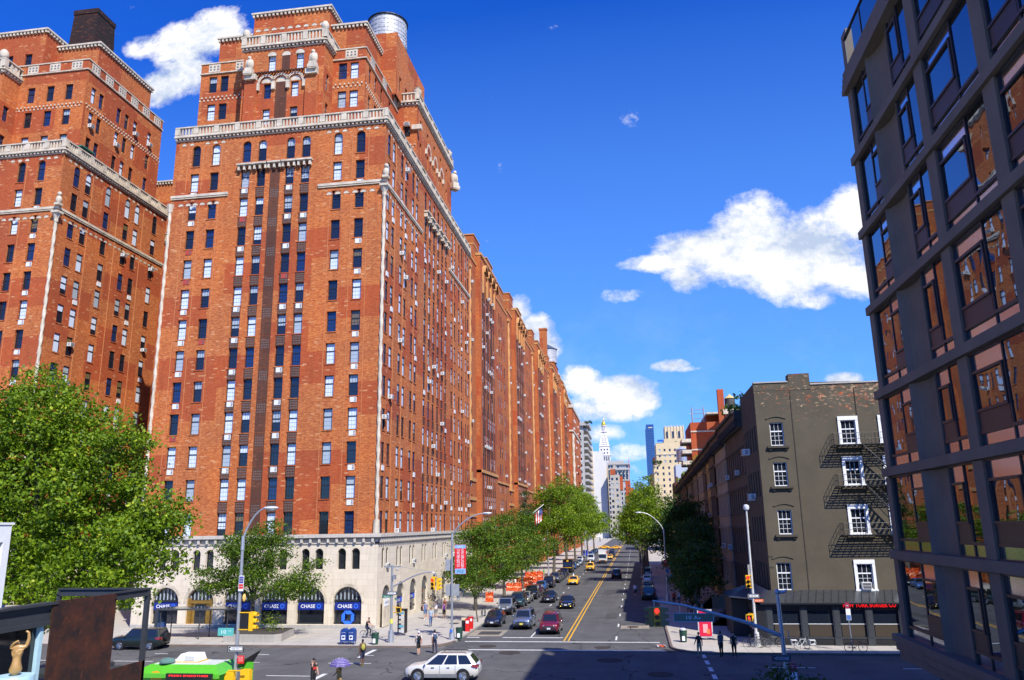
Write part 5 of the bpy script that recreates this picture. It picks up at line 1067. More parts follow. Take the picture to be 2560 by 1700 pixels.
# ================================================================= gallery in the left foreground (street side plane y=20)
RUST=newmat('rusted_steel'); _m,_T,_b=RUST; setp(_b,None,.7,.2); _t=_T.nodes.new('ShaderNodeTexCoord').outputs['Object']; _n=noise(_T,_t,1.1,7,.7); _n2=noise(_T,_t,5,6,.7); _mp=_T.nodes.new('ShaderNodeMapping'); _mp.inputs['Scale'].default_value=(6,6,.8); _T.links.new(_t,_mp.inputs[0]); _n3=noise(_T,_mp.outputs[0],1,4)
_c=mixc(_T,ramp(_T,_n,.38,.68),(.022,.012,.009),(.10,.028,.010)); _c=mixc(_T,ramp(_T,_n2,.55,.8),_c,(.17,.05,.015)); _c=mixc(_T,mth('MULTIPLY',ramp(_T,_n3,.5,.8),.5,T=_T),_c,(.03,.014,.011)); _T.links.new(_c,_b.inputs['Base Color']); bump(_T,_b,_n2,.01,.3); RUST=_m
t=thing('gallery_building','low glass-walled gallery with steel roof beam and white penthouse frame at left edge','gallery',(20,20,0)); Y=20
q=MB(); q.box(8,25.55,Y,Y+.35,6.95,7.1); q.box(8,25.55,Y+.05,Y+.12,7.1,7.48); q.box(8,25.55,Y-.02,Y+.35,7.48,7.62); q.box(8,25.7,Y-.1,Y+.4,7.62,7.7); q.build('roof_beam',DGR,t)
q=MB(); q.box(8,25.6,Y+.2,34,7.5,7.6); q.build('roof',plain('roof_gravel',(.42,.34,.25),.95,var=.2,scale=4),t)
q=MB(); q.box(8,25.2,Y+.25,Y+.3,0,6.95); q.build('shop_glass',glass('gallery_glass',(.010,.011,.012),.03),t)
q=MB(); q.box(25.2,25.36,Y+.1,Y+.3,0,6.95); q.build('corner_strip',plain('pale_cyan',(.42,.62,.68),.4),t)
q=MB(); q.box(8,25.5,Y+.4,34,0,7.45); q.build('back_volume',plain('gallery_dark',(.02,.02,.022),.8),t)
q=MB(); W0,W1=23.42,23.7
q.box(8,W0,Y+.4,Y+.9,9.75,10.3); q.box(W0,W1,Y+.4,Y+.9,7.62,10.3); q.box(8,W0,Y+.42,Y+.9,7.62,7.95); q.box(8,W1+.08,Y+.37,Y+1.6,10.305,10.38); q.build('penthouse_frame',WFR,t)
q=MB(); q.box(8,W0,Y+.62,Y+.7,7.95,9.75); q.build('penthouse_glass',GLD,t)
q=MB(); q.box(25.5,28.9,Y-.06,Y,0,7.72); o=q.build('steel_screen',RUST); tag(o,'tall rusted steel screen wall beside the gallery window','wall')
q=MB(); q.box(28.9,31.1,Y-.05,Y+.01,0,4.95); o=q.build('steel_parapet',RUST); tag(o,'low rusted steel panel under the open steel frame','wall')
t=thing('pergola','open steel post and beam frame beyond the rusted screen','frame',(31,20,0))
q=MB(); q.box(30.95,31.12,Y-.05,Y+.12,0,7.65); q.build('post',DGR,t); q=MB(); q.box(30.95,31.12,Y+4.0,Y+4.12,0,7.65); q.build('post',DGR,t)
q=MB(); q.box(28.8,31.15,Y-.06,Y+.1,7.45,7.5); q.box(28.8,31.15,Y,Y+.04,7.5,7.7); q.box(28.8,31.15,Y-.06,Y+.1,7.7,7.76); q.build('beam',DGR,t)
q=MB(); q.box(30.95,31.12,Y+.1,Y+4.1,7.45,7.5); q.box(31.02,31.06,Y,Y+4.1,7.5,7.7); q.box(30.95,31.15,Y+.1,Y+4.1,7.7,7.76); q.build('beam',DGR,t)
q=MB(); q.box(29.0,31.0,Y+.3,Y+3.9,4.6,4.75); q.box(29,31,Y+1.2,Y+1.35,4.75,4.9); q.build('deck',DGR,t)
# torso sculpture in the window
t=thing('sculpture_pedestal','pale cyan round pedestal in the dark gallery window','pedestal',(23.5,19.45,0))
q=MB(); q.lathe((23.5,19.45,0),[(.56,0),(.56,5.66),(.54,5.7),(.0,5.7)],28); q.build('drum',MATS['pale_cyan'],t,smooth=True)
def skin_mesh(nodes,edges,sub=2,root=0):
    me=bpy.data.meshes.new('sk'); me.from_pydata([n[:3] for n in nodes],edges,[]); o=bpy.data.objects.new('sk',me); COL.objects.link(o)
    md=o.modifiers.new('s','SKIN'); md.use_smooth_shade=True; 
    for i,n in enumerate(nodes): sv=me.skin_vertices[0].data[i]; rr=n[3]; sv.radius=rr if isinstance(rr,tuple) else (rr,rr); sv.use_root=(i==root)
    sb=o.modifiers.new('u','SUBSURF'); sb.levels=sub; sb.render_levels=sub
    dg=bpy.context.evaluated_depsgraph_get(); out=bpy.data.meshes.new_from_object(o.evaluated_get(dg)); bpy.data.objects.remove(o); bpy.data.meshes.remove(me); return out
nd=[(0,0,.02,(.18,.13)),(0,0,.14,(.20,.13)),(0,.0,.36,(.105,.08)),(-.01,.0,.50,(.145,.10)),(0,0,.60,(.15,.08)),(0,.02,.68,.04),(0,.03,.76,.07),(-.0,-.17,.64,.05),(.0,-.21,.82,.042),(0,-.19,.98,.032),(0,-.12,1.02,.028),(.0,.16,.62,.045),(-.08,.08,.74,.032),(-.11,-.02,.80,.026),(0,-.10,-.05,.11),(0,.10,-.05,.11),(-.10,.065,.50,.05),(-.10,-.065,.51,.05)]
ed=[(0,1),(1,2),(2,3),(3,4),(4,5),(5,6),(4,7),(7,8),(8,9),(9,10),(4,11),(11,12),(12,13),(0,14),(0,15),(3,16),(3,17)]
me=skin_mesh(nd,ed,2,0); me.materials.clear(); me.materials.append(plain('ochre_resin',(.42,.25,.09),.3,var=.15)); o=bpy.data.objects.new('torso_sculpture',me); COL.objects.link(o); o.location=(23.5,19.45,5.78); o.rotation_euler=(0,0,.5); o.scale=(1.2,1.3,1.2); tag(o,'ochre female torso with raised arm on the cyan pedestal','sculpture')

# ================================================================= trees
tree('plane_tree',(43.5,35.0,.15),4.0,[(0,0,12.6,5.5,5.5,5.6),(0,-4.6,9.4,3.4,4.6,3.6),(0,5,11,4,5,5),(-1,1,17.0,3.0,3.3,2.6),(0,-2.5,14.5,3,3.6,3),(-2,-6.6,8.0,2.2,2.4,2.2),(-1,7,14.5,3,4,3),(-2,-1,6.8,3.6,5.2,2.6),(-1,9.5,9,3,4,4.4),(0,-7.6,10.6,1.6,2.0,1.3)],95000,.25,LEAF1,'largest plane tree filling the left edge behind the rusted steel screen',None,3,.38,gap=.22,spread=.40,cl=45)
tree('locust_tree',(73.6,36.4,.15),3.4,[(0,0,7.6,3.0,3.4,2.4),(-.5,-4.3,4.6,2.0,2.6,1.3),(0,3.8,5.2,2.2,2.8,1.5),(0,-1.5,9.2,1.8,2.0,1.6),(-.5,-1.2,5.2,2.6,4.6,1.5),(0,-5.8,6.3,1.2,1.2,.9),(0,1.8,8.2,2,2,1.6)],20000,.22,LEAF2,'feathery locust tree in the stone planter in front of the bank arches',None,5,.2,spread=.5,flat=.5,gap=.2)
tree('street_tree',(86.2,17.1,.15),2.2,[(0,.4,4.0,1.3,1.6,1.3),(0,.2,6.0,1.1,1.3,1.4),(.3,2.0,5.6,.9,1.4,.8),(0,-1.2,4.6,.9,1.0,.8)],3200,.2,LEAF2,'young thin tree by the bicycles behind the navy hatchback',None,8,.07,spread=.3,gap=.1)
LG='trees along the left pavement of the street'
tree('locust_tree',(97.5,19.6,.15),3.4,[(0,-.6,6.9,3.0,3.6,2.7),(0,-3.6,5.4,2.2,2.4,1.9),(0,-.5,4.0,3.0,4.6,1.5),(2,2,3.6,2.6,2.2,1.4),(1,2.0,4.8,2.2,1.8,1.5),(0,-1.5,9.0,2.2,2.6,1.6),(2.5,.5,8.6,2.5,2.4,2.0)],14000,.26,LEAF2,'broad dark locust crown nearest the corner, beside the red banner',LG,11,.2,spread=.48,flat=.55,gap=.25)
tree('locust_tree',(113,18.6,.15),3.6,[(0,0,7.4,3.6,3.8,3.0),(0,-4.2,5.8,2.8,2.2,2.1),(0,1,4.3,3.2,4.6,1.5),(0,.5,10.0,2.6,2.8,1.6),(2.5,2,8.5,2.6,2.8,2.3)],11000,.26,LEAF2,'second locust tree on the left pavement, above the grey parked cars',LG,12,.2,spread=.5,flat=.55,gap=.25)
tree('locust_tree',(130,18.4,.15),3.8,[(0,0,7.8,3.8,4.0,3.2),(0,.5,4.6,3.2,4.6,1.5),(0,-4.0,6.6,2.8,2.6,2.0),(0,1,10.8,2.8,3.0,1.8)],9000,.3,LEAF2,'third locust tree, partly hidden by the first two on the left pavement',LG,13,.2,spread=.5,flat=.6,gap=.25)
tree('pointed_tree',(150,20.4,.15),4,[(0,0,8,2.6,2.6,3.4),(0,0,12,1.5,1.5,2.6),(0,0,15,.6,.6,1.6)],5000,.3,LEAF3,'dark pointed tree standing against the brick row by the flag',LG,14,.2)
for i,(X,Y,k,sd,lab) in enumerate(((160,16.4,1.2,15,'round bright plane tree, nearest of the big ones on the left of the street'),(184,15.8,1.42,16,'tall bright plane tree behind the round one on the left of the street'),(206,15.4,1.35,17,'plane tree with its crown leaning over the blue van'),(230,15.2,1.4,18,'plane tree further up on the left near the white cars'),(260,15.4,1.4,19,'small-looking plane tree on the left close to the far crossing'),(300,15.4,1.4,20,'farthest plane tree on the left before the far crossing'))):
    tree('plane_tree',(X,Y,.15),4.2*k,[(0,0,9.6*k,4.6,4.6,4.2*k),(0,-4,7.4*k,3,2.6,2.6*k),(0,3.5,8.6*k,3.2,3.2,3.2*k),(-1,.5,13.2*k,3,3,2.0*k)],13000 if i<3 else 6000,.36 if i<3 else .5,LEAF1,lab,LG,sd,.28,spread=.5,gap=.3)
RG_='trees along the right pavement of the street'
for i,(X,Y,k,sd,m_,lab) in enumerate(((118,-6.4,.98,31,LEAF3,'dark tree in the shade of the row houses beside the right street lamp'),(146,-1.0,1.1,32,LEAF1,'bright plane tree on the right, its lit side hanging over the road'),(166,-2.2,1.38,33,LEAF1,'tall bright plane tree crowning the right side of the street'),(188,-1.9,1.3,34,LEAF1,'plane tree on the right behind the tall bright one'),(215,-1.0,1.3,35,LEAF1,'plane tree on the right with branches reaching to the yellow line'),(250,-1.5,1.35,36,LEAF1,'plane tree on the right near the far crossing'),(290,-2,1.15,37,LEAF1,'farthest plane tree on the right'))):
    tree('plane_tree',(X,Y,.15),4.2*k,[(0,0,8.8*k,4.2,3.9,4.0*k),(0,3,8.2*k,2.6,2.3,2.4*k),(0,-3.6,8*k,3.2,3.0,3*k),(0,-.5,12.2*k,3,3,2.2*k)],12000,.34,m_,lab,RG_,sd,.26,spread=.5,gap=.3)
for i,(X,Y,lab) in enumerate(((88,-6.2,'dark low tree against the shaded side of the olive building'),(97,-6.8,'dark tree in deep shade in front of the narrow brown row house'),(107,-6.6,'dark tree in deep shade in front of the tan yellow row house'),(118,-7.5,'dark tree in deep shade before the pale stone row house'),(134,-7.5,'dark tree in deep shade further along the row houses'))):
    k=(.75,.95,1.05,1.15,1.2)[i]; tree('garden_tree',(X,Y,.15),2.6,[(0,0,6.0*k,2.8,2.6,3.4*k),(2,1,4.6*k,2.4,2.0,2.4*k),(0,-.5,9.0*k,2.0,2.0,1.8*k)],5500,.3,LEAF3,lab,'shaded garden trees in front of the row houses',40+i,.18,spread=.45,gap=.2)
tree('street_tree',(36.5,-5.9,.15),2.2,[(0,0,3.3,.9,1.0,.7),(.3,-1.1,2.9,.7,.8,.5),(0,.9,2.7,.6,.6,.4)],1500,.16,LEAF3,'small shaded tree cut off by the bottom edge below the street name sign',None,50,.06,spread=.25,gap=.1)
shrub('roof_shrub',84.8,31.9,57.4,1.4,2.2,'dark green shrub on the terrace at the corner of the centre tower','shrub',700,.22,LEAF3)
shrub('roof_shrub',97,27.6,57.4,1.0,2.0,'light green shrub on the street-side terrace of the centre tower','shrub',500,.22,LEAF1)
shrub('roof_shrub',121,27.6,57.4,1.0,2.0,'small green shrub further along the same street-side terrace','shrub',400,.22,LEAF1)
shrub('roof_shrub',84,47.2,57.3,.5,1.0,'tiny green shrub in the shaded recess on the centre tower terrace','shrub',200,.15,LEAF1)
shrub('roof_shrub',81.3,84.6,57.3,1.0,1.7,'round box shrub on the left tower terrace at the picture edge','shrub',600,.2,LEAF2)
shrub('roof_shrub',103,32.3,76.9,2.0,1.2,'green creeper on the upper terrace below the water tank','shrub',400,.22,LEAF1)
shrub('roof_tree',85.5,-12.4,20.9,1.6,2.6,'spiky dark green plant sticking out beside the olive building roof','roof plant',500,.5,LEAF3)
shrub('roof_tree',104,-24.5,20.5,4.2,5.0,'leafy green roof tree above the olive building parapet','roof plant',1800,.4,LEAF1)
for i,(X,Z,lab) in enumerate(((150,19.3,'yellow-green rooftop bush against the red brick apartment house'),(176,18.8,'rooftop bush on the row house cornice, middle one'),(206,18.4,'green rooftop bush at the low end of the row house cornice'),(222,16.8,'farthest green bush at the end of the row house cornice'))): shrub('roof_shrub',X,-12.6,Z,1.6,3.2,lab,'roof plant',500,.4,LEAF1)
for i,(X,Y,Z,rr,lab) in enumerate(((558,-17.5,50,4,'dark green terrace hedge low on the cream apartment house'),(573,-33,66.2,5,'long green hedge on the upper terrace of the cream apartment house'),(500,26.5,72.5,2.5,'green roof plant on top of the balcony apartment house'))): shrub('terrace_hedge',X,Y,Z,rr,3,lab,'hedge',400,.8,LEAF3)
q=MB(); q.box(98,103,-24,-15.5,21.5,22.8,0); q.add([(100,-21.5,22.4),(104,-21.5,22.4),(104,-18.5,22.4),(100,-18.5,22.4),(100,-20,24.6),(104,-20,24.6)],[(0,3,4),(1,5,2),(0,4,5,1),(3,2,5,4)],1); o=q.build('roof_hut',[WFR,DGR]); tag(o,'white edged roof hut behind the olive building parapet','roof hut')
# ================================================================= street furniture
def lamp_arm(q,x,y,z,dx,dy,up,m=0,r0=.075):
    L=math.hypot(dx,dy); pts=[]
    for i in range(11):
        s=i/10; pts.append((x+dx*s,y+dy*s,z+up*math.sin(s*PI/2)**.75 if s>0 else z))
    q.tube(pts,[r0*(1-.45*i/10) for i in range(11)],8,m)
    return pts[-1]
def cobra(t,x,y,z,dx,dy):
    L=math.hypot(dx,dy); d=Vector((dx/L,dy/L,0)); M=Matrix(((d.x,-d.y,0,x),(d.y,d.x,0,y),(0,0,1,z),(0,0,0,1)))
    q=MB(); q.ell((.28,0,.02),.46,.17,.10,12,8); q.v=[tuple(M@Vector(p)) for p in q.v]; q.build('lamp_head',plain('lamp_housing',(.62,.64,.66),.4,.2),t,smooth=True)
    q=MB(); q.ell((.36,0,-.05),.26,.13,.09,10,6); q.v=[tuple(M@Vector(p)) for p in q.v]; q.build('lens',glass('lamp_lens',(.5,.52,.5),.15),t,smooth=True)
def lamppost(x,y,h,armz,dx,dy,up,lab,z0=.15,oct_=True):
    t=thing('street_lamp',lab,'street lamp',(x,y,z0),0,'steel street lamps with a curved arm')
    q=MB(); q.cyl((x,y,z0),(x,y,z0+.95),.30,.19,8); q.build('base',STEEL,t)
    q=MB(); q.tube([(x,y,z0+.9),(x,y,h)],[.11,.085],8); q.cyl((x,y,h-.5),(x,y,h+.1),.12,.10,8); q.build('pole',STEEL,t)
    q=MB(); e=lamp_arm(q,x,y,h-.1,dx,dy,up); q.build('arm',STEEL,t); cobra(t,e[0],e[1],e[2],dx,dy); return t
def face_sign(t,name,x,y,z,ax,out,w,h,mats,fn=None,back=None):
    """flat plate; ax 'x' faces -+x"""
    q=MB()
    if ax=='x': q.box(x-.012,x+.012,y-w/2,y+w/2,z-h/2,z+h/2,0); ux=(0,1,0) if out>0 else (0,-1,0); o=(x+out*.014,y,z)
    else: q.box(x-w/2,x+w/2,y-.012,y+.012,z-h/2,z+h/2,0); ux=(1,0,0) if out<0 else (-1,0,0); o=(x,y+out*.014,z)
    if fn: fn(q,Vector(o),Vector(ux),Vector((0,0,1)))
    return q.build(name,mats,t)
def rect(q,o,ux,uz,x0,x1,z0,z1,m,d=.002): 
    n=ux.cross(uz)*d; q.poly([o+ux*x0+uz*z0+n,o+ux*x1+uz*z0+n,o+ux*x1+uz*z1+n,o+ux*x0+uz*z1+n],m)
def oneway(q,o,ux,uz):
    w=.92; rect(q,o,ux,uz,-.44,.44,-.135,.135,1); rect(q,o,ux,uz,-.425,.425,-.12,.12,0,.003)
    n=ux.cross(uz)*.005; q.poly([o+ux*a+uz*b+n for a,b in ((-.39,0),(-.24,.1),(-.24,.075),(.38,.075),(.38,-.075),(-.24,-.075),(-.24,-.1))],1); text_mb(q,'ONE WAY',.085,o+n*1.6,ux,uz,0,width=.5,bold=.01)
def signal(t,x,y,z,ax,out,lit=None,m=None,n=3,name='signal_head'):
    """three-lens head; lenses face out along ax"""
    q=MB(); h=n*.34; d=.22
    T=(lambda a,b,c:(x+out*a,y+b,z+c)) if ax=='x' else (lambda a,b,c:(x+b,y+out*a,z+c))
    def bxx(a0,a1,b0,b1,c0,c1,mm): p=T(a0,b0,c0); r_=T(a1,b1,c1); q.box(p[0],r_[0],p[1],r_[1],p[2],r_[2],mm)
    bxx(0,d,-.18,.18,-h/2,h/2,0); bxx(-.03,0,-.16,.16,-h/2+.02,h/2-.02,0)
    for i in range(n):
        zc=h/2-.17-i*.34; c0=T(d,0,zc); c1=T(d+.02,0,zc); q.cyl(c0,c1,.13,n=16,m=3 if lit==i else 2)
        k=9
        for j_ in range(k):
            a0=PI*(-.15+1.3*j_/k); a1=PI*(-.15+1.3*(j_+1)/k); q.add([T(d,.145*math.cos(a0),zc+.145*math.sin(a0)),T(d,.145*math.cos(a1),zc+.145*math.sin(a1)),T(d+.22,.145*math.cos(a1),zc+.145*math.sin(a1)-.0),T(d+.22,.145*math.cos(a0),zc+.145*math.sin(a0))],[(0,1,2,3)],0)
    return q.build(name,[m or YEL,BLK,plain('lens_off',(.02,.02,.018),.3,var=0),emit('lens_red',(1,.03,.02),1.6) if 'lens_red' not in MATS else MATS['lens_red']],t)
def pedhead(t,x,y,z,ax,out,lit=False,w=.46):
    q=MB(); T=(lambda a,b,c:(x+out*a,y+b,z+c)) if ax=='x' else (lambda a,b,c:(x+b,y+out*a,z+c))
    def bxx(a0,a1,b0,b1,c0,c1,mm): p=T(a0,b0,c0); r_=T(a1,b1,c1); q.box(p[0],r_[0],p[1],r_[1],p[2],r_[2],mm)
    bxx(0,.2,-w/2,w/2,-w/2,w/2,0); bxx(.2,.215,-w/2+.05,w/2-.05,-w/2+.05,w/2-.05,1)
    for a in (-w/2,w/2-.03): bxx(.2,.34,a,a+.03,-w/2,w/2,0)
    bxx(.2,.34,-w/2,w/2,w/2-.03,w/2,0)
    if lit: bxx(.216,.225,-.05,.08,-.1,.1,2); bxx(.216,.225,-.1,-.05,-.1,.0,2)
    q.build('pedestrian_signal',[YEL,BLK,MATS['lens_red']],t)
# near left pole (north-west corner)
x,y=44.0,22.66
t=thing('signal_pole','near left steel lamp and signal pole carrying ONE WAY and green 10 signs','signal pole',(x,y,.15),0,'signal poles at the crossing')
q=MB(); q.tube([(x+.1,y-.0,.15),(x,y,9.6)],[.12,.085],10); q.build('pole',STEEL,t)
q=MB(); q.cyl((x,y,8.9),(x,y,9.7),.115,.1,8); e=lamp_arm(q,x,y+.0,9.5,.15,-1.25,1.75,0,.07); q.build('arm',STEEL,t); cobra(t,e[0],e[1],e[2],.12,-1)
signal(t,x+.0,y-.75,4.98,'y',-1); 
q=MB(); q.box(x-.03,x+.03,y-.75,y,5.42,5.47,0); q.box(x-.03,x+.03,y-.75,y,4.5,4.55,0); q.box(x+.02,x+.05,y-.62,y-.02,4.55,5.42,1); q.build('bracket',[YEL,BLK],t)
face_sign(t,'street_name_sign',x-.15,y+.62,4.42,'x',-1,.95,.42,[plain('sign_teal',(.10,.42,.38),.5,var=0),WHP],lambda q,o,a,b:(text_mb(q,'10',.2,o+a*-.12,a,b,1,width=.28),text_mb(q,'AV',.07,o+a*.25+b*.05,a,b,1,width=.16)))
face_sign(t,'one_way_sign',x-.14,y-.04,3.52,'x',-1,.98,.34,[BLK,WHP],oneway)
face_sign(t,'turn_sign',x-.14,y-.38,2.95,'x',-1,.40,.42,[RED,WHP],lambda q,o,a,b:[text_mb(q,s,.055,o+b*(.13-.1*i),a,b,1,width=w_) for i,(s,w_) in enumerate((('NO TURNS',.3),('7AM-7PM',.28),('MON-FRI',.26)))])
face_sign(t,'parking_sign',x-.13,y-.12,7.05,'x',-1,.30,.85,[WHP,RED,plain('sign_navy',(.05,.05,.25),.5,var=0)],lambda q,o,a,b:(rect(q,o,a,b,-.13,.13,.0,.38,2),rect(q,o,a,b,-.13,.13,-.3,-.04,1),text_mb(q,"DON'T",.07,o+b*.26+a.cross(b)*.01,a,b,0,width=.2),text_mb(q,'HONK',.07,o+b*.12+a.cross(b)*.01,a,b,0,width=.2),text_mb(q,'$350',.06,o-b*.17+a.cross(b)*.01,a,b,0,width=.18)))
q=MB(); q.ell((x-.02,y-.3,6.25),.12,.1,.22); q.build('beacon',plain('amber_lens',(.75,.45,.12),.4),t)
pedhead(t,x-.45,y+.12,2.1,'x',1,False,.5); pedhead(t,x-.1,y-.66,2.13,'x',1,False,.56)
q=MB(); q.box(x-.4,x-.34,y-.85,y+.2,2.38,2.44,0); q.box(x-.4,x-.34,y-.7,y+.2,1.66,1.72,0); q.build('signal_bracket',YEL,t)
# SW mast with the street name
x,y=46.0,-7.45
t=thing('signal_pole','shaded steel mast pole with long arm, red light and the 10 Av name board','signal pole',(x,y,.15),0,'signal poles at the crossing')
q=MB(); q.tube([(x,y-.15,.15),(x,y,6.2)],[.14,.10],10); q.ell((x,y,6.3),.17,.17,.14); q.build('pole',STEEL,t)
q=MB(); q.tube([(x,y,4.05),(x,-5.8,4.7),(x,-4.0,5.2),(x,-2.4,5.62),(x,-.75,5.85)],[.11,.1,.085,.07,.055],8); q.cyl((x,-.83,5.85),(x,-.83,5.45),.04,n=6); q.cyl((x,y-.4,3.9),(x,y-.4,4.3),.03,n=6); q.build('mast_arm',STEEL,t)
q=MB(); q.tube([(x,y,6.25),(x,y-.35,6.3),(x-.1,y-.5,6.42)],[.07,.09,.03],8); q.build('camera_arm',STEEL,t)
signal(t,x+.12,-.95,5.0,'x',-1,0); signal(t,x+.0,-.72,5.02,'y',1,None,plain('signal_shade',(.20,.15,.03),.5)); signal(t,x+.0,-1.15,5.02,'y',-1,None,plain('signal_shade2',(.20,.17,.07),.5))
face_sign(t,'street_name_board',x,-2.92,4.98,'x',-1,2.15,.46,[plain('board_green',(.045,.12,.11),.4,var=0),plain('board_edge',(.16,.42,.62),.4,var=0),plain('board_text',(.45,.75,.85),.4,var=0)],lambda q,o,a,b:([rect(q,o,a,b,*r_,1) for r_ in ((-1.075,1.075,.2,.23),(-1.075,1.075,-.23,-.2),(-1.075,-1.045,-.23,.23),(1.045,1.075,-.23,.23))],text_mb(q,'10 Av',.2,o+a.cross(b)*.004,a,b,2,width=.78)))
q=MB(); q.cyl((x,-2.2,5.2),(x,-2.2,5.7),.02,n=5); q.cyl((x,-3.6,5.2),(x,-3.6,5.3),.02,n=5); q.build('hanger',STEEL,t)
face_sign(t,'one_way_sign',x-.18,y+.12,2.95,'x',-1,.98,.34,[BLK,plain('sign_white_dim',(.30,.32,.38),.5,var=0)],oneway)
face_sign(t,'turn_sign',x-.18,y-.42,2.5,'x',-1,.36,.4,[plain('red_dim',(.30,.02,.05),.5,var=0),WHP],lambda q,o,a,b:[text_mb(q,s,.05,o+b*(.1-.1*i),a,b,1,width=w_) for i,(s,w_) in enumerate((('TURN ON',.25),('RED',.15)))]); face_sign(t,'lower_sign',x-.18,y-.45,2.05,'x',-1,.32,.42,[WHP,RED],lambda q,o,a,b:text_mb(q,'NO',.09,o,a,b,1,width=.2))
# NE signal pole with curved arm
x,y=70.8,21.9
t=thing('signal_pole','steel signal pole by the bank corner with curved arm and twin yellow lights','signal pole',(x,y,.15),0,'signal poles at the crossing')
q=MB(); q.cyl((x,y,.15),(x,y,1.15),.30,.24,8); q.build('base',STEEL,t)
q=MB(); q.tube([(x,y,1.1),(x,y,6.75)],[.13,.1],9); q.box(x-.06,x+.06,y-.8,y+.8,6.55,6.67); q.build('pole',STEEL,t)
q=MB(); q.tube([(x,y,4.85),(x,21.0,5.25),(x,20.0,5.75),(x,19.0,6.05),(x,18.2,6.12),(x,17.95,6.0),(x,17.85,5.7)],[.07,.065,.06,.055,.05,.05,.05],7); q.cyl((x,y-.6,6.62),(x,18.3,6.12),.014,n=4); q.build('arm',STEEL,t)
signal(t,x+.1,18.1,5.1,'x',-1,0); signal(t,x,17.72,5.08,'y',-1); q=MB(); q.box(x-.05,x+.3,17.8,18.2,5.6,5.72); q.build('hanger',YEL,t)
face_sign(t,'one_way_sign',x-.14,y-.03,4.32,'x',-1,1.0,.32,[BLK,WHP],oneway)
face_sign(t,'street_name_sign',x-.1,y+.42,4.05,'x',-1,.72,.2,[GRN,WHP],lambda q,o,a,b:text_mb(q,'W 23 St',.1,o,a,b,1,width=.5)); face_sign(t,'street_name_sign',x+.4,y-.28,3.8,'y',-1,.6,.22,[GRN,WHP],lambda q,o,a,b:text_mb(q,'10 Av',.11,o,a,b,1,width=.4))
pedhead(t,x-.1,y-.75,2.9,'x',-1); q=MB(); q.box(x-.03,x+.03,y-.6,y,3.1,3.16,0); q.box(x-.03,x+.03,y-.6,y,2.65,2.7,0); q.build('signal_bracket',YEL,t); q=MB(); q.box(x-.2,x+.1,y-.35,y-.12,5.5,5.9); q.ell((x,y-.45,6.35),.1,.12,.1); q.build('control_box',STEEL,t)
q=MB(); q.cyl((x,y,1.75),(x,y,2.15),.145,.14,9); q.build('sticker_band',plain('sticker_yellow',(.62,.62,.10),.6),t)
# SE signal / lamp pole with round lamp
x,y=72.2,-9.45
t=thing('signal_pole','white slim pole before the restaurant with round lamp, red light and ONE WAY sign','signal pole',(x-1.9,y,.15),0,'signal poles at the crossing'); x=70.2
q=MB(); q.tube([(x,y+.05,.15),(x,y,11.0)],[.12,.07],9); q.cyl((x,y,.15),(x,y,1.2),.26,.18,8); q.build('pole',plain('pole_white',(.55,.55,.52),.5,var=.2,scale=2),t)
q=MB(); q.lathe((x,y,11.0),[(.08,0),(.2,.05),(.26,.25),(.22,.42),(.06,.5)],14); q.build('lamp_globe',glass('globe',(.62,.64,.66),.2),t,smooth=True)
signal(t,x-.1,y+.38,5.2,'x',-1,0); pedhead(t,x-.2,y+.55,2.35,'x',-1,True,.5); pedhead(t,x+.1,y+.15,2.45,'y',1,False,.42)
face_sign(t,'one_way_sign',x-.13,y+.02,4.05,'x',-1,1.0,.34,[BLK,WHP],oneway); face_sign(t,'route_sign',x-.1,y-.38,3.68,'x',-1,.72,.22,[plain('sign_orange',(.75,.16,.03),.5,var=0),WHP],lambda q,o,a,b:text_mb(q,'10 AV',.12,o,a,b,1,width=.5)); face_sign(t,'parking_sign',x,y+.2,5.9,'x',-1,.16,1.3,[plain('sign_dull',(.35,.34,.3),.5)])
q=MB(); q.box(x-.1,x+.02,y-.02,y+.6,2.6,2.64); q.box(x-.1,x+.02,y-.02,y+.4,5.65,5.7); q.box(x-.1,x+.02,y-.02,y+.4,4.7,4.75); q.build('bracket',YEL,t)
# lamps
t=lamppost(72.9,16.85,9.3,0,.3,-3.0,2.0,'street lamp by the kerb corner carrying the long red banner')
def ban(q,o,a,b):
    rect(q,o,a,b,-.5,.5,.98,1.27,1); rect(q,o,a,b,-.5,.5,-1.27,-.82,1); n=a.cross(b)*.006
    text_mb(q,'OLDENBURG',.26,o+a*-.2+b*.1+n,b,-a,2,width=1.55); text_mb(q,'VAN BRUGGEN',.26,o+a*.2+b*.08+n,-b,a,2,width=1.75); text_mb(q,'PACE',.24,o-b*1.05+n,a,b,3,width=.62); text_mb(q,'NYC',.16,o+b*1.13+n,a,b,2,width=.5)
t2=t; o=face_sign(t,'banner',72.85,16.05,7.1,'x',-1,1.05,2.58,[plain('banner_red',(.68,.012,.02),.6,var=.03),plain('banner_blue',(.20,.42,.68),.6,var=.03),WHP,BLK],ban)
q=MB(); q.cyl((72.88,16.9,8.42),(72.88,15.5,8.42),.02,n=6); q.cyl((72.88,16.9,5.8),(72.88,15.5,5.8),.02,n=6); q.build('banner_rod',STEEL,t)
q=MB(); q.box(73.0,73.06,16.2,17.5,3.9,4.9); q.box(72.98,73.1,17.0,17.5,6.1,7.1); q.build('sign_back',plain('sign_back',(.35,.37,.38),.5,.3),t); q=MB(); q.cyl((72.58,16.85,.9),(72.62,16.85,.9),.13,n=14); q.build('blue_sticker',plain('sticker_blue',(.03,.15,.6),.5),t)
lamppost(159,17.3,9.3,0,.2,-2.4,2.0,'street lamp rising out of the left tree crowns'); 
t=lamppost(108.5,-3.75,9.2,0,-.2,2.9,2.4,'street lamp on the right pavement with a small red sign')
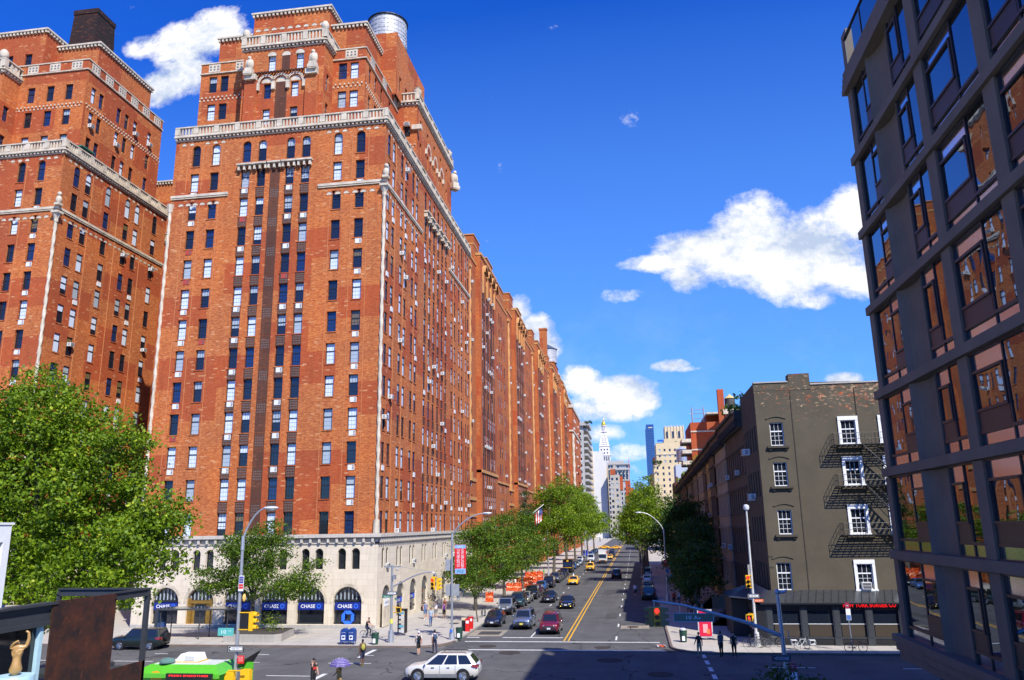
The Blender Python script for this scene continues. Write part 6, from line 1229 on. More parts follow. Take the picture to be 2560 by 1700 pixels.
face_sign(t,'parking_sign',108.3,-3.75,5.0,'x',-1,.55,.75,[RED,WHP],lambda q,o,a,b:text_mb(q,'NO',.15,o+b*.12,a,b,1,width=.25)); face_sign(t,'round_sign',108.3,-3.9,4.0,'x',-1,.45,.45,[plain('sign_blue2',(.05,.16,.4),.5,var=0)]); face_sign(t,'small_sign',108.3,-4.25,3.3,'x',-1,.5,.4,[plain('sign_cyan',(.15,.35,.38),.5,var=0)])
lamppost(255,-3,9.2,0,0,2.6,2,'small far street lamp on the right near the far crossing')
for X in (240,330): 
    t=thing('traffic_light','far traffic light hanging over the road, %s of two'%('nearer' if X==240 else 'farther'),'traffic light',(X,6 if X>300 else 15,.1),0,'far traffic lights'); q=MB(); y0=6 if X>300 else 15; q.cyl((X,y0,.1),(X,y0,6),.12,n=6); q.cyl((X,y0,6),(X,y0-4.5,6.4),.08,n=6); q.box(X-.2,X+.2,y0-4.7,y0-4.3,5,6.3); q.build('mast',STEEL,t)
# parking sign post on the right avenue pavement
t=thing('sign_post','thin sign post by the restaurant with the red bicycle chained to it','sign post',(67.3,-16.15,.15)); q=MB(); q.cyl((67.3,-16.15,.15),(67.3,-16.05,3.7),.035,n=6); q.build('pole',STEEL,t)
face_sign(t,'parking_sign',67.25,-16.07,3.55,'x',-1,.32,.46,[plain('red_dark',(.30,.02,.06),.5,var=0),WHP],lambda q,o,a,b:text_mb(q,'NO',.1,o,a,b,1,width=.2)); face_sign(t,'bus_sign',67.25,-16.1,2.9,'x',-1,.34,.85,[WHP,plain('sign_bluew',(.08,.18,.45),.5,var=0)],lambda q,o,a,b:rect(q,o,a,b,-.15,.15,-.4,-.05,1))
# mailboxes, bins, boxes
def mailbox(y,lab):
    t=thing('mailbox',lab,'mailbox',(69.6,y,.15),0,'blue mailboxes at the kerb'); q=MB(); q.box(-.3,.3,-.3,.3,.25,1.05)
    n=8
    for i in range(n): a,b=PI*i/n,PI*(i+1)/n; q.add([(-.3,.3*math.cos(a),1.05+.3*math.sin(a)),(.3,.3*math.cos(a),1.05+.3*math.sin(a)),(.3,.3*math.cos(b),1.05+.3*math.sin(b)),(-.3,.3*math.cos(b),1.05+.3*math.sin(b))],[(0,1,2,3)]); q.add([(-.3,0,1.05),(-.3,.3*math.cos(a),1.05+.3*math.sin(a)),(-.3,.3*math.cos(b),1.05+.3*math.sin(b))],[(0,1,2)]); q.add([(.3,0,1.05),(.3,.3*math.cos(a),1.05+.3*math.sin(a)),(.3,.3*math.cos(b),1.05+.3*math.sin(b))],[(0,1,2)])
    q.build('body',BLUEP,t,off=(0,0,0)); q=MB()
    for a in (-.27,.22):
        for b in (-.27,.22): q.box(a,a+.05,b,b+.05,0,.25)
    q.build('leg',BLUEP,t,off=(0,0,0)); q=MB(); q.box(-.312,-.3,-.17,.17,.42,.78,0); q.poly([(-.316,.1,.5),(-.316,-.13,.58),(-.316,-.13,.68),(-.316,.12,.70)],1); text_mb(q,'U.S. MAIL',.07,(-.305,0,1.0),(0,-1,0),(0,0,1),0,width=.42); q.build('emblem',[WHP,plain('eagle_navy',(.03,.05,.15),.5,var=0)],t,off=(0,0,0))
mailbox(25.75,'left blue mailbox of the pair in front of the last bank arch'); mailbox(25.05,'right blue mailbox of the pair in front of the last bank arch')
def bin_(x,y,lab,full=False):
    t=thing('litter_bin',lab,'litter bin',(x,y,.15),0,'green wire litter bins'); q=MB(); q.lathe((0,0,0),[(.24,0),(.3,.8),(.31,.95)],16); 
    for i in range(16): a=2*PI*i/16; q.cyl((.25*math.cos(a),.25*math.sin(a),0),(.32*math.cos(a),.32*math.sin(a),.93),.012,n=4)
    q.torus((0,0,.95),(0,0,1),.32,.02,18,5); q.build('basket',plain('bin_green',(.02,.07,.045),.5),t,off=(0,0,0)); q=MB(); q.box(-.33,-.29,-.12,.12,.15,.5,0); q.torus((-.31,0,.42),(1,0,0),.09,.02,12,4,0); q.build('emblem',WHP,t,off=(0,0,0))
    if full: q=MB(); q.ell((0,0,1.0),.25,.28,.16); q.build('bag',plain('bag_pale',(.5,.5,.52),.5),t,off=(0,0,0))
bin_(69.6,22.95,'green litter bin between the mailboxes and the signal pole'); bin_(73.3,16.25,'dark litter bin tucked behind the banner lamp post'); bin_(72.0,-3.6,'overfull litter bin on the right corner pavement',True)
for x,y,lab in ((78.4,16.55,'nearer red newspaper box at the kerb'),(80.2,16.6,'second red newspaper box just behind the first')):
    t=thing('newspaper_box',lab,'newspaper box',(x,y,.15),0,'red newspaper boxes'); q=MB(); q.box(-.17,.17,-.2,.2,0,1.1,0); q.box(-.2,-.17,-.14,.14,.75,1.0,1); q.box(-.19,.19,-.22,.22,1.1,1.16,0); q.build('box',[RED,WHP],t,off=(0,0,0))
t=thing('newspaper_box','black and yellow newspaper box left of the red ones','newspaper box',(78.8,17.0,.15)); q=MB(); q.box(-.2,.2,-.2,.2,0,1.0,0); q.box(-.22,.22,-.22,.22,1.0,1.2,1); q.build('box',[BLK,plain('box_cream',(.6,.5,.3),.6)],t,off=(0,0,0))
# phone box cluster near the bank corner
t=thing('phone_kiosk','black phone kiosk with posters behind the bank corner signal pole','phone kiosk',(75.6,22.6,.15)); q=MB(); q.box(-.4,.4,-.06,.04,.2,2.3,0); q.box(-.35,.35,-.7,-.6,.2,2.3,0); q.box(-.4,.4,-.7,.04,2.2,2.35,0); q.build('frame',BLK,t,off=(0,0,0)); q=MB()
for i in range(5): q.box(-.41,-.4,-.55,-.1,.3+i*.4,.55+i*.4,i%3)
q.build('posters',[mm[0],mm[3],mm[1]],t,off=(0,0,0))
# bus shelter by the door arch
t=thing('bus_shelter','glass bus shelter with dark advertising panel by the bronze door','bus shelter',(73,42.5,.15)); q=MB(); q.box(71.9,74.1,38.0,45.4,2.75,2.9); q.build('roof',glass('shelter_roof',(.05,.055,.06),.1),t)
q=MB(); 
for xx in (72.1,74): 
    for yy in (38.2,41,45): q.cyl((xx,yy,.15),(xx,yy,2.75),.05,n=6)
q.build('post',DGR,t); q=MB(); q.box(73.95,74.05,38.3,44.8,.9,.95); q.box(73.95,74.05,38.3,44.8,2.55,2.6); q.box(73.3,73.7,39,43,.5,.56); q.build('bench_rail',DGR,t); q=MB(); q.box(71.8,73.4,45.15,45.4,.35,2.9,0); q.box(71.9,73.3,45.12,45.15,.5,2.75,1); q.box(71.9,73.3,45.1,45.12,.9,1.6,2); q.build('advert_panel',[DGR,plain('ad_navy',(.02,.04,.08),.25),plain('ad_blue',(.05,.10,.28),.3,var=.6,scale=6)],t)
t=thing('planter','low stone planter around the locust tree at the kerb','planter',(71.2,34.8,.15)); q=MB()
q.prism([(70.2,32.6),(70.9,32.2),(75,32.8),(75,37.4),(70.4,37.6)],.15,.85,0,1); q.build('kerb_wall',[limestone('planter_stone',(.40,.37,.32)),plain('soil',(.05,.04,.03),.95)],t); shrub('planter_shrub',73.0,34.6,.6,1.0,1.9,'green shrub in the stone planter under the locust tree','shrub',500,.16,LEAF1)
# flag, barriers, restaurant poster board, debris
t=thing('flag','striped flag on a slanting white pole from the brick row','flag',(150,27,9.5)); q=MB(); q.tube([(150,19.6,11.9),(150,16.9,13.95)],[.09,.07],6); q.build('flagpole',WFR,t); q=MB()
for i in range(7):
    for j_ in range(6): y=17.2+.02*i+i*.19; z=13.3-i*.16; q.add([(150+.1*math.sin(j_*1.3+i),y,z-j_*.38),(150+.1*math.sin(j_*1.3+i+1),y+.19,z-.1-j_*.38),(150+.1*math.sin((j_+1)*1.3+i+1),y+.19,z-.1-(j_+1)*.38),(150+.1*math.sin((j_+1)*1.3+i),y,z-(j_+1)*.38)],[(0,1,2,3)],2 if (i<3 and j_<3) else i%2)
q.build('flag_cloth',[RED,WHP,plain('flag_blue',(.03,.05,.2),.6,var=0)],t)
for i,(X,Y,h,w,lab) in enumerate(((126,19.2,1.2,2.4,'orange construction netting behind the locust trunks, nearest panel'),(131.5,18.9,1.7,2.6,'taller orange construction netting behind the man in white'),(137,18.7,1.4,2.2,'orange construction netting in the middle of the works'),(143,18.6,1.9,2.2,'orange netting panel with crumpled top, fourth in the works'),(150,18.4,1.6,2.0,'farthest orange netting panel in the works'),(108,19.8,1.3,1.0,'small orange-red barrier behind the young trees'))):
    t=thing('safety_barrier',lab,'safety barrier',(X,Y,.15),0,'orange safety barriers at the roadworks'); q=MB(); n=10
    for a in range(n):
        for b in range(5): y0,y1=-w/2+w*a/n,-w/2+w*(a+1)/n; z0,z1=h*b/5,h*(b+1)/5; f0=lambda yy,zz:.22*math.sin(yy*5+zz*4+i); q.add([(f0(y0,z0),y0,z0),(f0(y1,z0),y1,z0),(f0(y1,z1),y1,z1+.16*(b>3)*math.sin((a+1)*2.3+i)),(f0(y0,z1),y0,z1+.16*(b>3)*math.sin(a*2.3+i))],[(0,1,2,3)],1 if b==2 else 0)
    q.build('netting',[ORN,plain('orange_pale',(.85,.35,.2),.5)],t,off=(0,0,0)); q=MB(); q.cyl((0,-w/2,0),(0,-w/2,h),.04,n=6); q.cyl((0,w/2,0),(0,w/2,h),.04,n=6); q.build('post',RED,t,off=(0,0,0))
t=thing('poster_board','upright red poster board on the right corner pavement','poster board',(73.4,-5.6,.15)); q=MB(); q.box(-.08,.08,-.62,.62,.2,2.5,0); q.box(-.1,-.08,-.52,.52,.3,2.4,1); q.box(-.11,-.1,-.2,.2,.6,1.3,2); q.box(-.112,-.1,-.35,-.1,.5,.9,3); text_mb(q,'SALE',.16,(-.115,0,2.1),(0,-1,0),(0,0,1),2,width=.5) if 0 else None; q.build('board',[plain('board_grey',(.5,.5,.5),.5),plain('poster_red',(.62,.01,.05),.4,var=.05),plain('poster_pink',(.75,.35,.35),.5),plain('poster_orange',(.7,.2,.05),.5)],t,off=(0,0,0))
q=MB()
for i in range(9): a=R.uniform(0,6); q.add([(70.3+R.uniform(-.5,.5),-1.9+R.uniform(-.8,.6),.03),(70.5,-1.7+R.uniform(-.5,.5),.16),(70.2+R.uniform(-.4,.5),-2.0,.10)],[(0,1,2)],i%3)
o=q.build('litter_pile',[mm[0],ORN,mm[1]]); tag(o,'crumpled litter in the gutter by the right corner','litter')
# food truck
t=thing('food_truck','bright green food truck with white roof unit, seen from above at the bottom','food truck',(43.6,25.3,0)); GR=plain('truck_green',(.09,.42,.03),.35,var=.06); q=MB()
q.box(42.9,45.3,23.3,28.0,.45,2.35,0); q.add([(42.7,22.9,2.3),(45.5,22.9,2.3),(45.5,28.3,2.3),(42.7,28.3,2.3),(43.2,23.4,2.75),(45.2,23.4,2.75),(45.1,27.4,2.75),(43.3,27.4,2.75)],[(0,1,5,4),(1,2,6,5),(2,3,7,6),(3,0,4,7),(4,5,6,7),(0,3,2,1)],0); q.box(42.66,42.75,22.9,28.3,2.15,2.36,0); q.build('body',GR,t)
q=MB(); q.box(43.35,45.0,23.5,27.2,2.75,2.77); q.build('roof_panel',plain('roof_white',(.55,.6,.55),.5,var=.2,scale=2),t)
q=MB(); q.add([(43.9,24.9,2.82),(44.9,24.9,2.82),(44.9,26.3,2.82),(43.9,26.3,2.82),(44.0,25.0,3.2),(44.8,25.0,3.2),(44.8,26.0,3.2),(44.0,26.0,3.2)],[(0,1,5,4),(1,2,6,5),(2,3,7,6),(3,0,4,7),(4,5,6,7)],0); q.box(43.88,43.9,25.1,25.7,2.87,3.1,1); q.box(43.85,44.9,24.8,26.3,2.77,2.82,2); q.build('roof_unit',[WHP,plain('vent_grey',(.5,.5,.48),.6),plain('amber_trim',(.6,.35,.03),.5)],t)
q=MB(); q.lathe((43.5,26.5,2.77),[(.12,0),(.42,.06),(.42,.16),(.3,.26),(.0,.32)],18); q.build('roof_vent',plain('vent_teal',(.10,.20,.18),.4),t,smooth=True)
q=MB(); q.box(42.45,42.6,23.2,25.9,2.0,2.42,0); q.build('led_board',[BLK],t); q=MB(); text_mb(q,'FRESH SMOOTHIES',.085,(42.44,24.55,2.32),(0,-1,0),(0,0,1),0,width=2.3); q.build('led_text',MATS['lens_red'],t)
q=MB(); q.add([(44.2,22.9,2.3),(46.2,22.7,2.4),(46.2,22.2,3.15),(44.2,22.5,2.75)],[(0,1,2,3)],0); q.box(45.2,45.3,22.2,22.9,.5,2.6,1); q.build('side_flap',[BLK,GR],t)
q=MB(); q.box(42.86,42.9,26.0,27.7,.7,1.9,0); q.box(42.86,42.9,23.9,25.9,.9,1.95,1); q.box(42.86,42.9,23.3,23.85,.7,1.9,2); q.build('menu_panel',[plain('menu_mix',(.30,.45,.62),.5,var=.8,scale=5),BLK,plain('menu_mix2',(.7,.35,.15),.5,var=.8,scale=5)],t)
q=MB(); q.poly([(42.8,27.0,2.05),(42.8,26.35,2.05),(42.8,26.35,2.3),(42.8,26.6,2.5),(42.8,26.95,2.45)],0); text_mb(q,'SLOW',.12,(42.79,26.68,2.16),(0,-1,0),(0,0,1),1,width=.45); q.build('slow_sign',[plain('slow_orange',(.8,.33,.02),.5,var=0),BLK],t)
for yy in (24.2,27): 
    q=MB(); q.cyl((42.95,yy,.4),(43.25,yy,.4),.4,n=18); q.cyl((45.0,yy,.4),(45.3,yy,.4),.4,n=18); q.build('wheel',RUB,t)
t=thing('kiosk_box','small grey kiosk box with a pale top band at the bottom left','kiosk',(41.2,25.4,0)); q=MB(); q.box(-.5,.5,-.5,.45,0,1.95,0); q.box(-.53,.53,-.53,.48,1.95,2.15,1); q.box(-.54,-.53,-.5,.45,1.97,2.13,2); q.box(-.3,.4,-.535,-.53,1.97,2.13,2); text_mb(q,'TITAN',.09,(-.545,0,2.05),(0,-1,0),(0,0,1),3,width=.42); q.box(-.51,-.5,-.4,.4,1.1,1.8,4); q.build('box',[DGR,BLK,WHP,plain('titan_blue',(.1,.35,.6),.5,var=0),plain('panel_pale',(.35,.37,.42),.5)],t,off=(0,0,0))
q=MB(); q.box(31.5,33,14,16,0,0) if 0 else None

# ================================================================= vehicles (local: +x forward, y left, z up)
def paint(name,c,coat=.8,rough=.35,metal=.25):
    if name in MATS: return MATS[name]
    m,T,b=newmat(name); setp(b,c,rough,metal); b.inputs['Coat Weight'].default_value=coat; b.inputs['Coat Roughness'].default_value=.06; return m
HLM=glass('headlight_glass',(.60,.62,.60),.08,.3); TLM=glass('taillight_red',(.22,.006,.008),.15); AMB=plain('amber_glass',(.75,.30,.02),.2,var=0); CHR=plain('chrome',(.65,.66,.68),.12,1,0); PLT=plain('plate_pale',(.55,.58,.62),.5,var=0); PLY=plain('plate_yellow',(.72,.62,.08),.5,var=0); CGL=glass('car_glass',(.012,.015,.018),.03)
def spl(xs,n):
    """linear profile sampling helper"""
    return xs
SHAPES={
 # length,width, body profile [(x,zbottom,ztop,halfw)], greenhouse [(xf_base,xf_top,xr_top,xr_base)], z belt, z roof, wheel r, wheel x
 'sedan':dict(L=4.75,W=1.82,prof=[(2.36,.38,.60,.62),(2.28,.25,.72,.78),(2.0,.2,.80,.87),(1.2,.2,.90,.91),(.95,.2,.93,.91),(-1.45,.2,.97,.91),(-2.0,.22,.96,.88),(-2.25,.26,.92,.80),(-2.36,.40,.78,.66)],gh=(1.05,.25,-.95,-1.75),zb=.92,zr=1.43,wr=.33,wx=(1.42,-1.38)),
 'hatch':dict(L=4.2,W=1.75,prof=[(2.1,.36,.62,.62),(2.02,.25,.74,.76),(1.75,.2,.84,.84),(1.1,.2,.95,.87),(.9,.2,.97,.87),(-1.6,.2,1.0,.87),(-1.98,.24,.98,.82),(-2.1,.40,.8,.7)],gh=(1.15,.35,-1.35,-1.95),zb=.95,zr=1.47,wr=.32,wx=(1.3,-1.28)),
 'suv':dict(L=4.7,W=1.9,prof=[(2.34,.45,.75,.72),(2.26,.32,.95,.84),(2.0,.3,1.04,.91),(1.15,.3,1.10,.95),(1.0,.3,1.12,.95),(-2.05,.3,1.16,.94),(-2.28,.34,1.1,.88),(-2.35,.48,.9,.78)],gh=(1.15,.55,-2.0,-2.25),zb=1.10,zr=1.76,wr=.38,wx=(1.42,-1.42)),
 'cross':dict(L=5.0,W=1.98,prof=[(2.5,.42,.62,.60),(2.42,.30,.82,.80),(2.1,.26,.98,.92),(1.3,.26,1.09,.97),(1.1,.26,1.12,.97),(-1.9,.28,1.20,.97),(-2.3,.34,1.16,.92),(-2.5,.5,1.0,.80)],gh=(1.30,.35,-1.85,-2.42),zb=1.10,zr=1.76,wr=.40,wx=(1.55,-1.50)),
 'jeep':dict(L=4.4,W=1.8,prof=[(2.15,.6,.8,.80),(2.12,.55,1.02,.80),(1.0,.5,1.12,.84),(.9,.5,1.14,.86),(-2.0,.5,1.14,.88),(-2.1,.55,1.0,.86)],gh=(.85,.6,-2.0,-2.08),zb=1.12,zr=1.82,wr=.40,wx=(1.4,-1.25)),
 'van':dict(L=5.3,W=1.98,prof=[(2.62,.4,.7,.80),(2.55,.3,.95,.92),(2.1,.28,1.14,.97),(1.75,.28,1.2,.98),(-2.5,.28,1.24,.98),(-2.62,.36,1.1,.96)],gh=(1.85,1.15,-2.5,-2.6),zb=1.18,zr=2.05,wr=.36,wx=(1.65,-1.6)),
 'pickup':dict(L=5.4,W=1.95,prof=[(2.7,.5,.85,.84),(2.62,.4,1.05,.94),(1.4,.35,1.16,.97),(1.2,.35,1.18,.97),(-2.6,.35,1.18,.97),(-2.7,.45,1.1,.93)],gh=(1.25,.65,-.75,-1.0),zb=1.15,zr=1.85,wr=.40,wx=(1.65,-1.6)),
}
def ring(x,zb,zt,w,cr=.04):
    h=zt-zb
    return [(x,-w*.86,zb),(x,-w*.97,zb+h*.18),(x,-w,zb+h*.45),(x,-w*.985,zb+h*.78),(x,-w*.93,zt-.035),(x,-w*.84,zt),(x,-w*.4,zt+cr*.8),(x,0,zt+cr),(x,w*.4,zt+cr*.8),(x,w*.84,zt),(x,w*.93,zt-.035),(x,w*.985,zb+h*.78),(x,w,zb+h*.45),(x,w*.97,zb+h*.18),(x,w*.86,zb)]
def car(kind,loc,rz,lab,pm,name='parked_car',cat='car',group=None,detail=2,plate=PLT,roofm=None,taxi=False,rails=False,lights=False,trim=None,rear=True,spare=False,glassm=None):
    S=SHAPES[kind]; t=thing(name,lab,cat,loc,rz,group); G=glassm or CGL; L,W=S['L'],S['W']; zb,zr=S['zb'],S['zr']; trim=trim or BLK
    q=MB(); P=S['prof']; rs=[ring(*p) for p in P]; n=len(rs[0])
    q.v=[v for r_ in rs for v in r_]
    for i in range(len(rs)-1):
        for j_ in range(n-1): q.f.append((i*n+j_,i*n+j_+1,(i+1)*n+j_+1,(i+1)*n+j_)); q.m.append(0)
    q.f.append(tuple(range(n-1,-1,-1))); q.m.append(0); q.f.append(tuple(range((len(rs)-1)*n,len(rs)*n))); q.m.append(0)
    # wheel arches as dark wells, sills
    for wx in S['wx']:
        for s in (-1,1): q.cyl((wx,s*(W/2-.25),S['wr']),(wx,s*(W/2+.003),S['wr']),S['wr']*1.18,n=22,m=1)
    q.box(-L/2+.3,L/2-.3,-W/2+.1,W/2-.1,.18 if zb<1 else .28,.5,1)
    q.build('body',[pm,BLK],t,off=(0,0,0),smooth=True,ang=50)
    # greenhouse
    xf,xft,xrt,xr=S['gh']; wb=W/2*.93; wt=W/2*.74 if kind not in('jeep','van') else W/2*.88; z0=zb-.03
    B_=[(xf,-wb*.92,z0),(xf,wb*.92,z0),(xr,wb*.95,z0),(xr,-wb*.95,z0)]; T_=[(xft,-wt*.93,zr-.03),(xft,wt*.93,zr-.03),(xrt,wt*.93,zr-.03),(xrt,-wt*.93,zr-.03)]
    mx=(xft+xrt)/2; q=MB(); mxb=(xf+xr)/2
    # body-coloured shell with side bulge
    base=[(xf,-wb*.90,z0),(xf-.25,-wb,z0),(xr+.2,-wb,z0),(xr,-wb*.90,z0),(xr,wb*.90,z0),(xr+.2,wb,z0),(xf-.25,wb,z0),(xf,wb*.90,z0)]
    top=[(xft,-wt*.88,zr-.04),(xft-.15,-wt,zr-.05),(xrt+.15,-wt,zr-.05),(xrt,-wt*.88,zr-.04),(xrt,wt*.88,zr-.04),(xrt+.15,wt,zr-.05),(xft-.15,wt,zr-.05),(xft,wt*.88,zr-.04)]
    crn=[(xft-.1,-wt*.75,zr),(xft-.2,-wt*.85,zr-.01),(xrt+.2,-wt*.85,zr-.01),(xrt+.1,-wt*.75,zr),(xrt+.1,wt*.75,zr),(xrt+.2,wt*.85,zr-.01),(xft-.2,wt*.85,zr-.01),(xft-.1,wt*.75,zr)]
    q.v=base+top+crn; k8=range(8)
    for i in k8: q.f.append((i,(i+1)%8,8+(i+1)%8,8+i)); q.m.append(0); q.f.append((8+i,8+(i+1)%8,16+(i+1)%8,16+i)); q.m.append(1)
    q.f.append(tuple(range(16,24))); q.m.append(1)
    q.build('cabin',[pm,roofm or pm],t,off=(0,0,0),smooth=True,ang=40)
    def gl(name,c4,ins=.1,pr=.012,mat=G,lo=None):
        a,b,c,d=[Vector(v) for v in c4]; nn=(b-a).cross(d-a).normalized(); ce=(a+b+c+d)/4
        w_=(b-a).length; h_=(d-a).length
        def pt(s,u_): return a.lerp(b,s).lerp(d.lerp(c,s),u_)
        i1=ins/w_; i2=ins/h_; sgn=1 if nn.dot(ce-Vector((mx,0,zb)))>0 else -1
        g_=MB(); g_.poly([pt(i1,i2*(.8))+nn*pr*sgn,pt(1-i1,i2*.8)+nn*pr*sgn,pt(1-i1,1-i2)+nn*pr*sgn,pt(i1,1-i2)+nn*pr*sgn]); return g_.build(name,mat,t,off=(0,0,0))
    gl('windshield',(base[0],base[7],top[7],top[0]),.07); gl('rear_window',(base[4],base[3],top[3],top[4]),.12)
    for s in (0,1):
        A_=(base[1],base[2],top[2],top[1]) if s==0 else (base[6],base[5],top[5],top[6])
        a,b,c,d=[Vector(v) for v in A_]
        cuts=(0,.36,.68,1.0) if kind in('suv','cross','van') else (0,.5,1.0) if kind!='pickup' else (0,.62,1)
        for i in range(len(cuts)-1):
            s0,s1=cuts[i],cuts[i+1]; gl('side_window',(a.lerp(b,s0),a.lerp(b,s1),d.lerp(c,s1),d.lerp(c,s0)),.055,.012,G if not(kind=='van' and i) else pm)
    # wheels
    for wx in S['wx']:
        for s in (-1,1):
            w_=MB(); y1=s*(W/2+.012); y0=s*(W/2-.2); wr=S['wr']; w_.lathe((0,0,0),[(wr*.62,-.1),(wr*.93,-.11),(wr,-.07),(wr,.07),(wr*.93,.11),(wr*.62,.1)],22); M=Matrix.Translation((wx,s*(W/2-.1),wr))@Matrix.Rotation(PI/2,4,'X'); w_.v=[tuple(M@Vector(p)) for p in w_.v]; w_.m=[0]*len(w_.f)
            o=w_.build('wheel',RUB,t,off=(0,0,0),smooth=True)
            r_=MB(); r_.cyl((wx,s*(W/2-.02),wr),(wx,s*(W/2-.0),wr),wr*.2,n=10)
            for k in range(10 if detail<3 else 16): a=2*PI*k/(10 if detail<3 else 16); r_.cyl((wx,y1-s*.02,wr),(wx+wr*.6*math.cos(a),y1-s*.01,wr+wr*.6*math.sin(a)),.028,.035,5)
            r_.torus((wx,y1-s*.02,wr),(0,1,0),wr*.62,.022,22,5); r_.build('rim',RIM,t,off=(0,0,0),parent=o)
    xF,xR=P[0][0],P[-1][0]; zt=P[1][2]
    if kind=='jeep':
        q=MB(); q.box(xF-.02,xF+.03,-.62,.62,.68,1.05,0)
        for i in range(7): y=-.3+i*.1; q.box(xF+.03,xF+.035,y-.02,y+.02,.74,1.0,1)
        q.build('grille',[pm,BLK],t,off=(0,0,0))
        for s in(-1,1): q=MB(); q.cyl((xF-.02,s*.48,.9),(xF+.05,s*.48,.9),.1,n=14); q.build('headlight',HLM,t,off=(0,0,0)); q=MB(); q.box(xF-.7,xF+.15,s*.62,s*.95,.72,.8); q.box(xF-.75,xF-.65,s*.62,s*.95,.5,.8); q.build('fender',BLK,t,off=(0,0,0))
        q=MB(); q.box(xF+.03,xF+.25,-.8,.8,.45,.65); q.build('bumper',BLK,t,off=(0,0,0))
    else:
        for s in (-1,1):
            q=MB(); yw=P[1][3]; q.add([(xF-.0,s*yw*.50,zt-.27),(xF-.0,s*yw*.52,zt-.11),(xF-.10,s*yw*.62,zt-.06),(xF-.32,s*yw*1.03,zt-.07),(xF-.16,s*yw*.99,zt-.25)],[(0,1,2,3,4)]); q.v=[(v[0]+.035,v[1],v[2]) for v in q.v]; q.add([(xF-.3,s*yw*1.04,zt-.05),(xF+.03,s*yw*.5,zt-.08),(xF-.2,s*yw*.6,zt-.02)],[(0,1,2)]); q.build('headlight',HLM if not lights else (MATS.get('headlamp_lit') or emit('headlamp_lit',(1,.95,.8),1.2)),t,off=(0,0,0))
            if lights: q=MB(); q.cyl((xF-.02,s*.6,.38),(xF+.04,s*.6,.38),.06,n=10); q.build('fog_lamp',MATS.get('fog_lit') or emit('fog_lit',(1,.75,.1),1.3),t,off=(0,0,0))
        q=MB(); q.box(xF-.05,xF+.035,-P[0][3]*.78,P[0][3]*.78,zt-.30,zt-.14,0)
        for i in range(3): q.box(xF+.035,xF+.045,-P[0][3]*.76,P[0][3]*.76,zt-.285+i*.05,zt-.27+i*.05,1)
        q.build('grille',[BLK,CHR],t,off=(0,0,0)); q=MB(); q.box(xF-.25,xF+.04,-P[0][3],P[0][3],P[0][1]-.02,P[0][1]+.12); q.build('bumper',trim,t,off=(0,0,0))
    q=MB(); zp=P[0][1]+.06; q.box(xF+.04,xF+.055,-.16,.16,zp,zp+.15); q.build('license_plate',plate,t,off=(0,0,0))
    if rear or detail>2:
        for s in (-1,1): q=MB(); yw=P[-2][3]; zz=P[-2][2]; q.add([(xR-.02,s*yw*.60,zz-.30),(xR-.03,s*yw*.60,zz-.08),(xR+.02,s*yw*1.0,zz-.02),(xR+.42,s*yw*1.075,zz-.06),(xR+.4,s*yw*1.085,zz-.2),(xR+.05,s*yw*1.03,zz-.26)],[(0,1,2,5),(5,2,3,4)]); q.build('taillight',TLM,t,off=(0,0,0))
        q=MB(); q.box(xR-.02,xR,-.17,.17,zz-.38,zz-.23); q.build('rear_plate',PLT,t,off=(0,0,0))
    for s in (-1,1): q=MB(); q.ell((xf-.28,s*(W/2+.09),zb+.07),.07,.11,.08,8,6); q.build('mirror',pm if kind!='jeep' else BLK,t,off=(0,0,0),smooth=True)
    if detail>2:
        q=MB()
        for s in (-1,1):
            for xx in (.55,-.5): q.box(xx-.12,xx+.08,s*(W/2-.02),s*(W/2+.03),zb-.19,zb-.15)
        q.build('door_handle',CHR,t,off=(0,0,0)); q=MB()
        for s in (-1,1):
            for xx in (1.15,.05,-1.0): q.box(xx-.006,xx+.006,s*(W/2-.035),s*(W/2-.001)+s*.004,.42,zb-.03)
            q.box(-1.1,1.1,s*(W/2-.03),s*(W/2)+s*.006,.30,.52)
        q.build('side_trim',plain('trim_grey',(.16,.17,.18),.6),t,off=(0,0,0))
    if rails:
        for s in (-1,1): q=MB(); q.tube([(xft-.3,s*wt*.82,zr),(xft-.45,s*wt*.82,zr+.06),(xrt+.3,s*wt*.82,zr+.06),(xrt+.15,s*wt*.82,zr)],.022,6); q.build('roof_rail',BLK if rails==1 else STEEL,t,off=(0,0,0))
    if taxi: q=MB(); q.add([(-.25,-.1,zr),(-.25,.1,zr),(.3,.1,zr),(.3,-.1,zr),(-.15,-.03,zr+.38),(-.15,.03,zr+.38),(-.05,.03,zr+.38),(-.05,-.03,zr+.38)],[(0,1,5,4),(1,2,6,5),(2,3,7,6),(3,0,4,7),(4,5,6,7)]); q.build('roof_sign',WHP,t,off=(0,0,0))
    if spare: q=MB(); q.cyl((xR-.02,0,.98),(xR-.24,0,.98),.37,n=22); q.build('spare_wheel',BLK,t,off=(0,0,0))
    return t
WST=PI
PG='cars parked along the left kerb of the street'; QG='vehicles waiting or driving towards the crossing'; RG2='vehicles parked along the right kerb of the street'
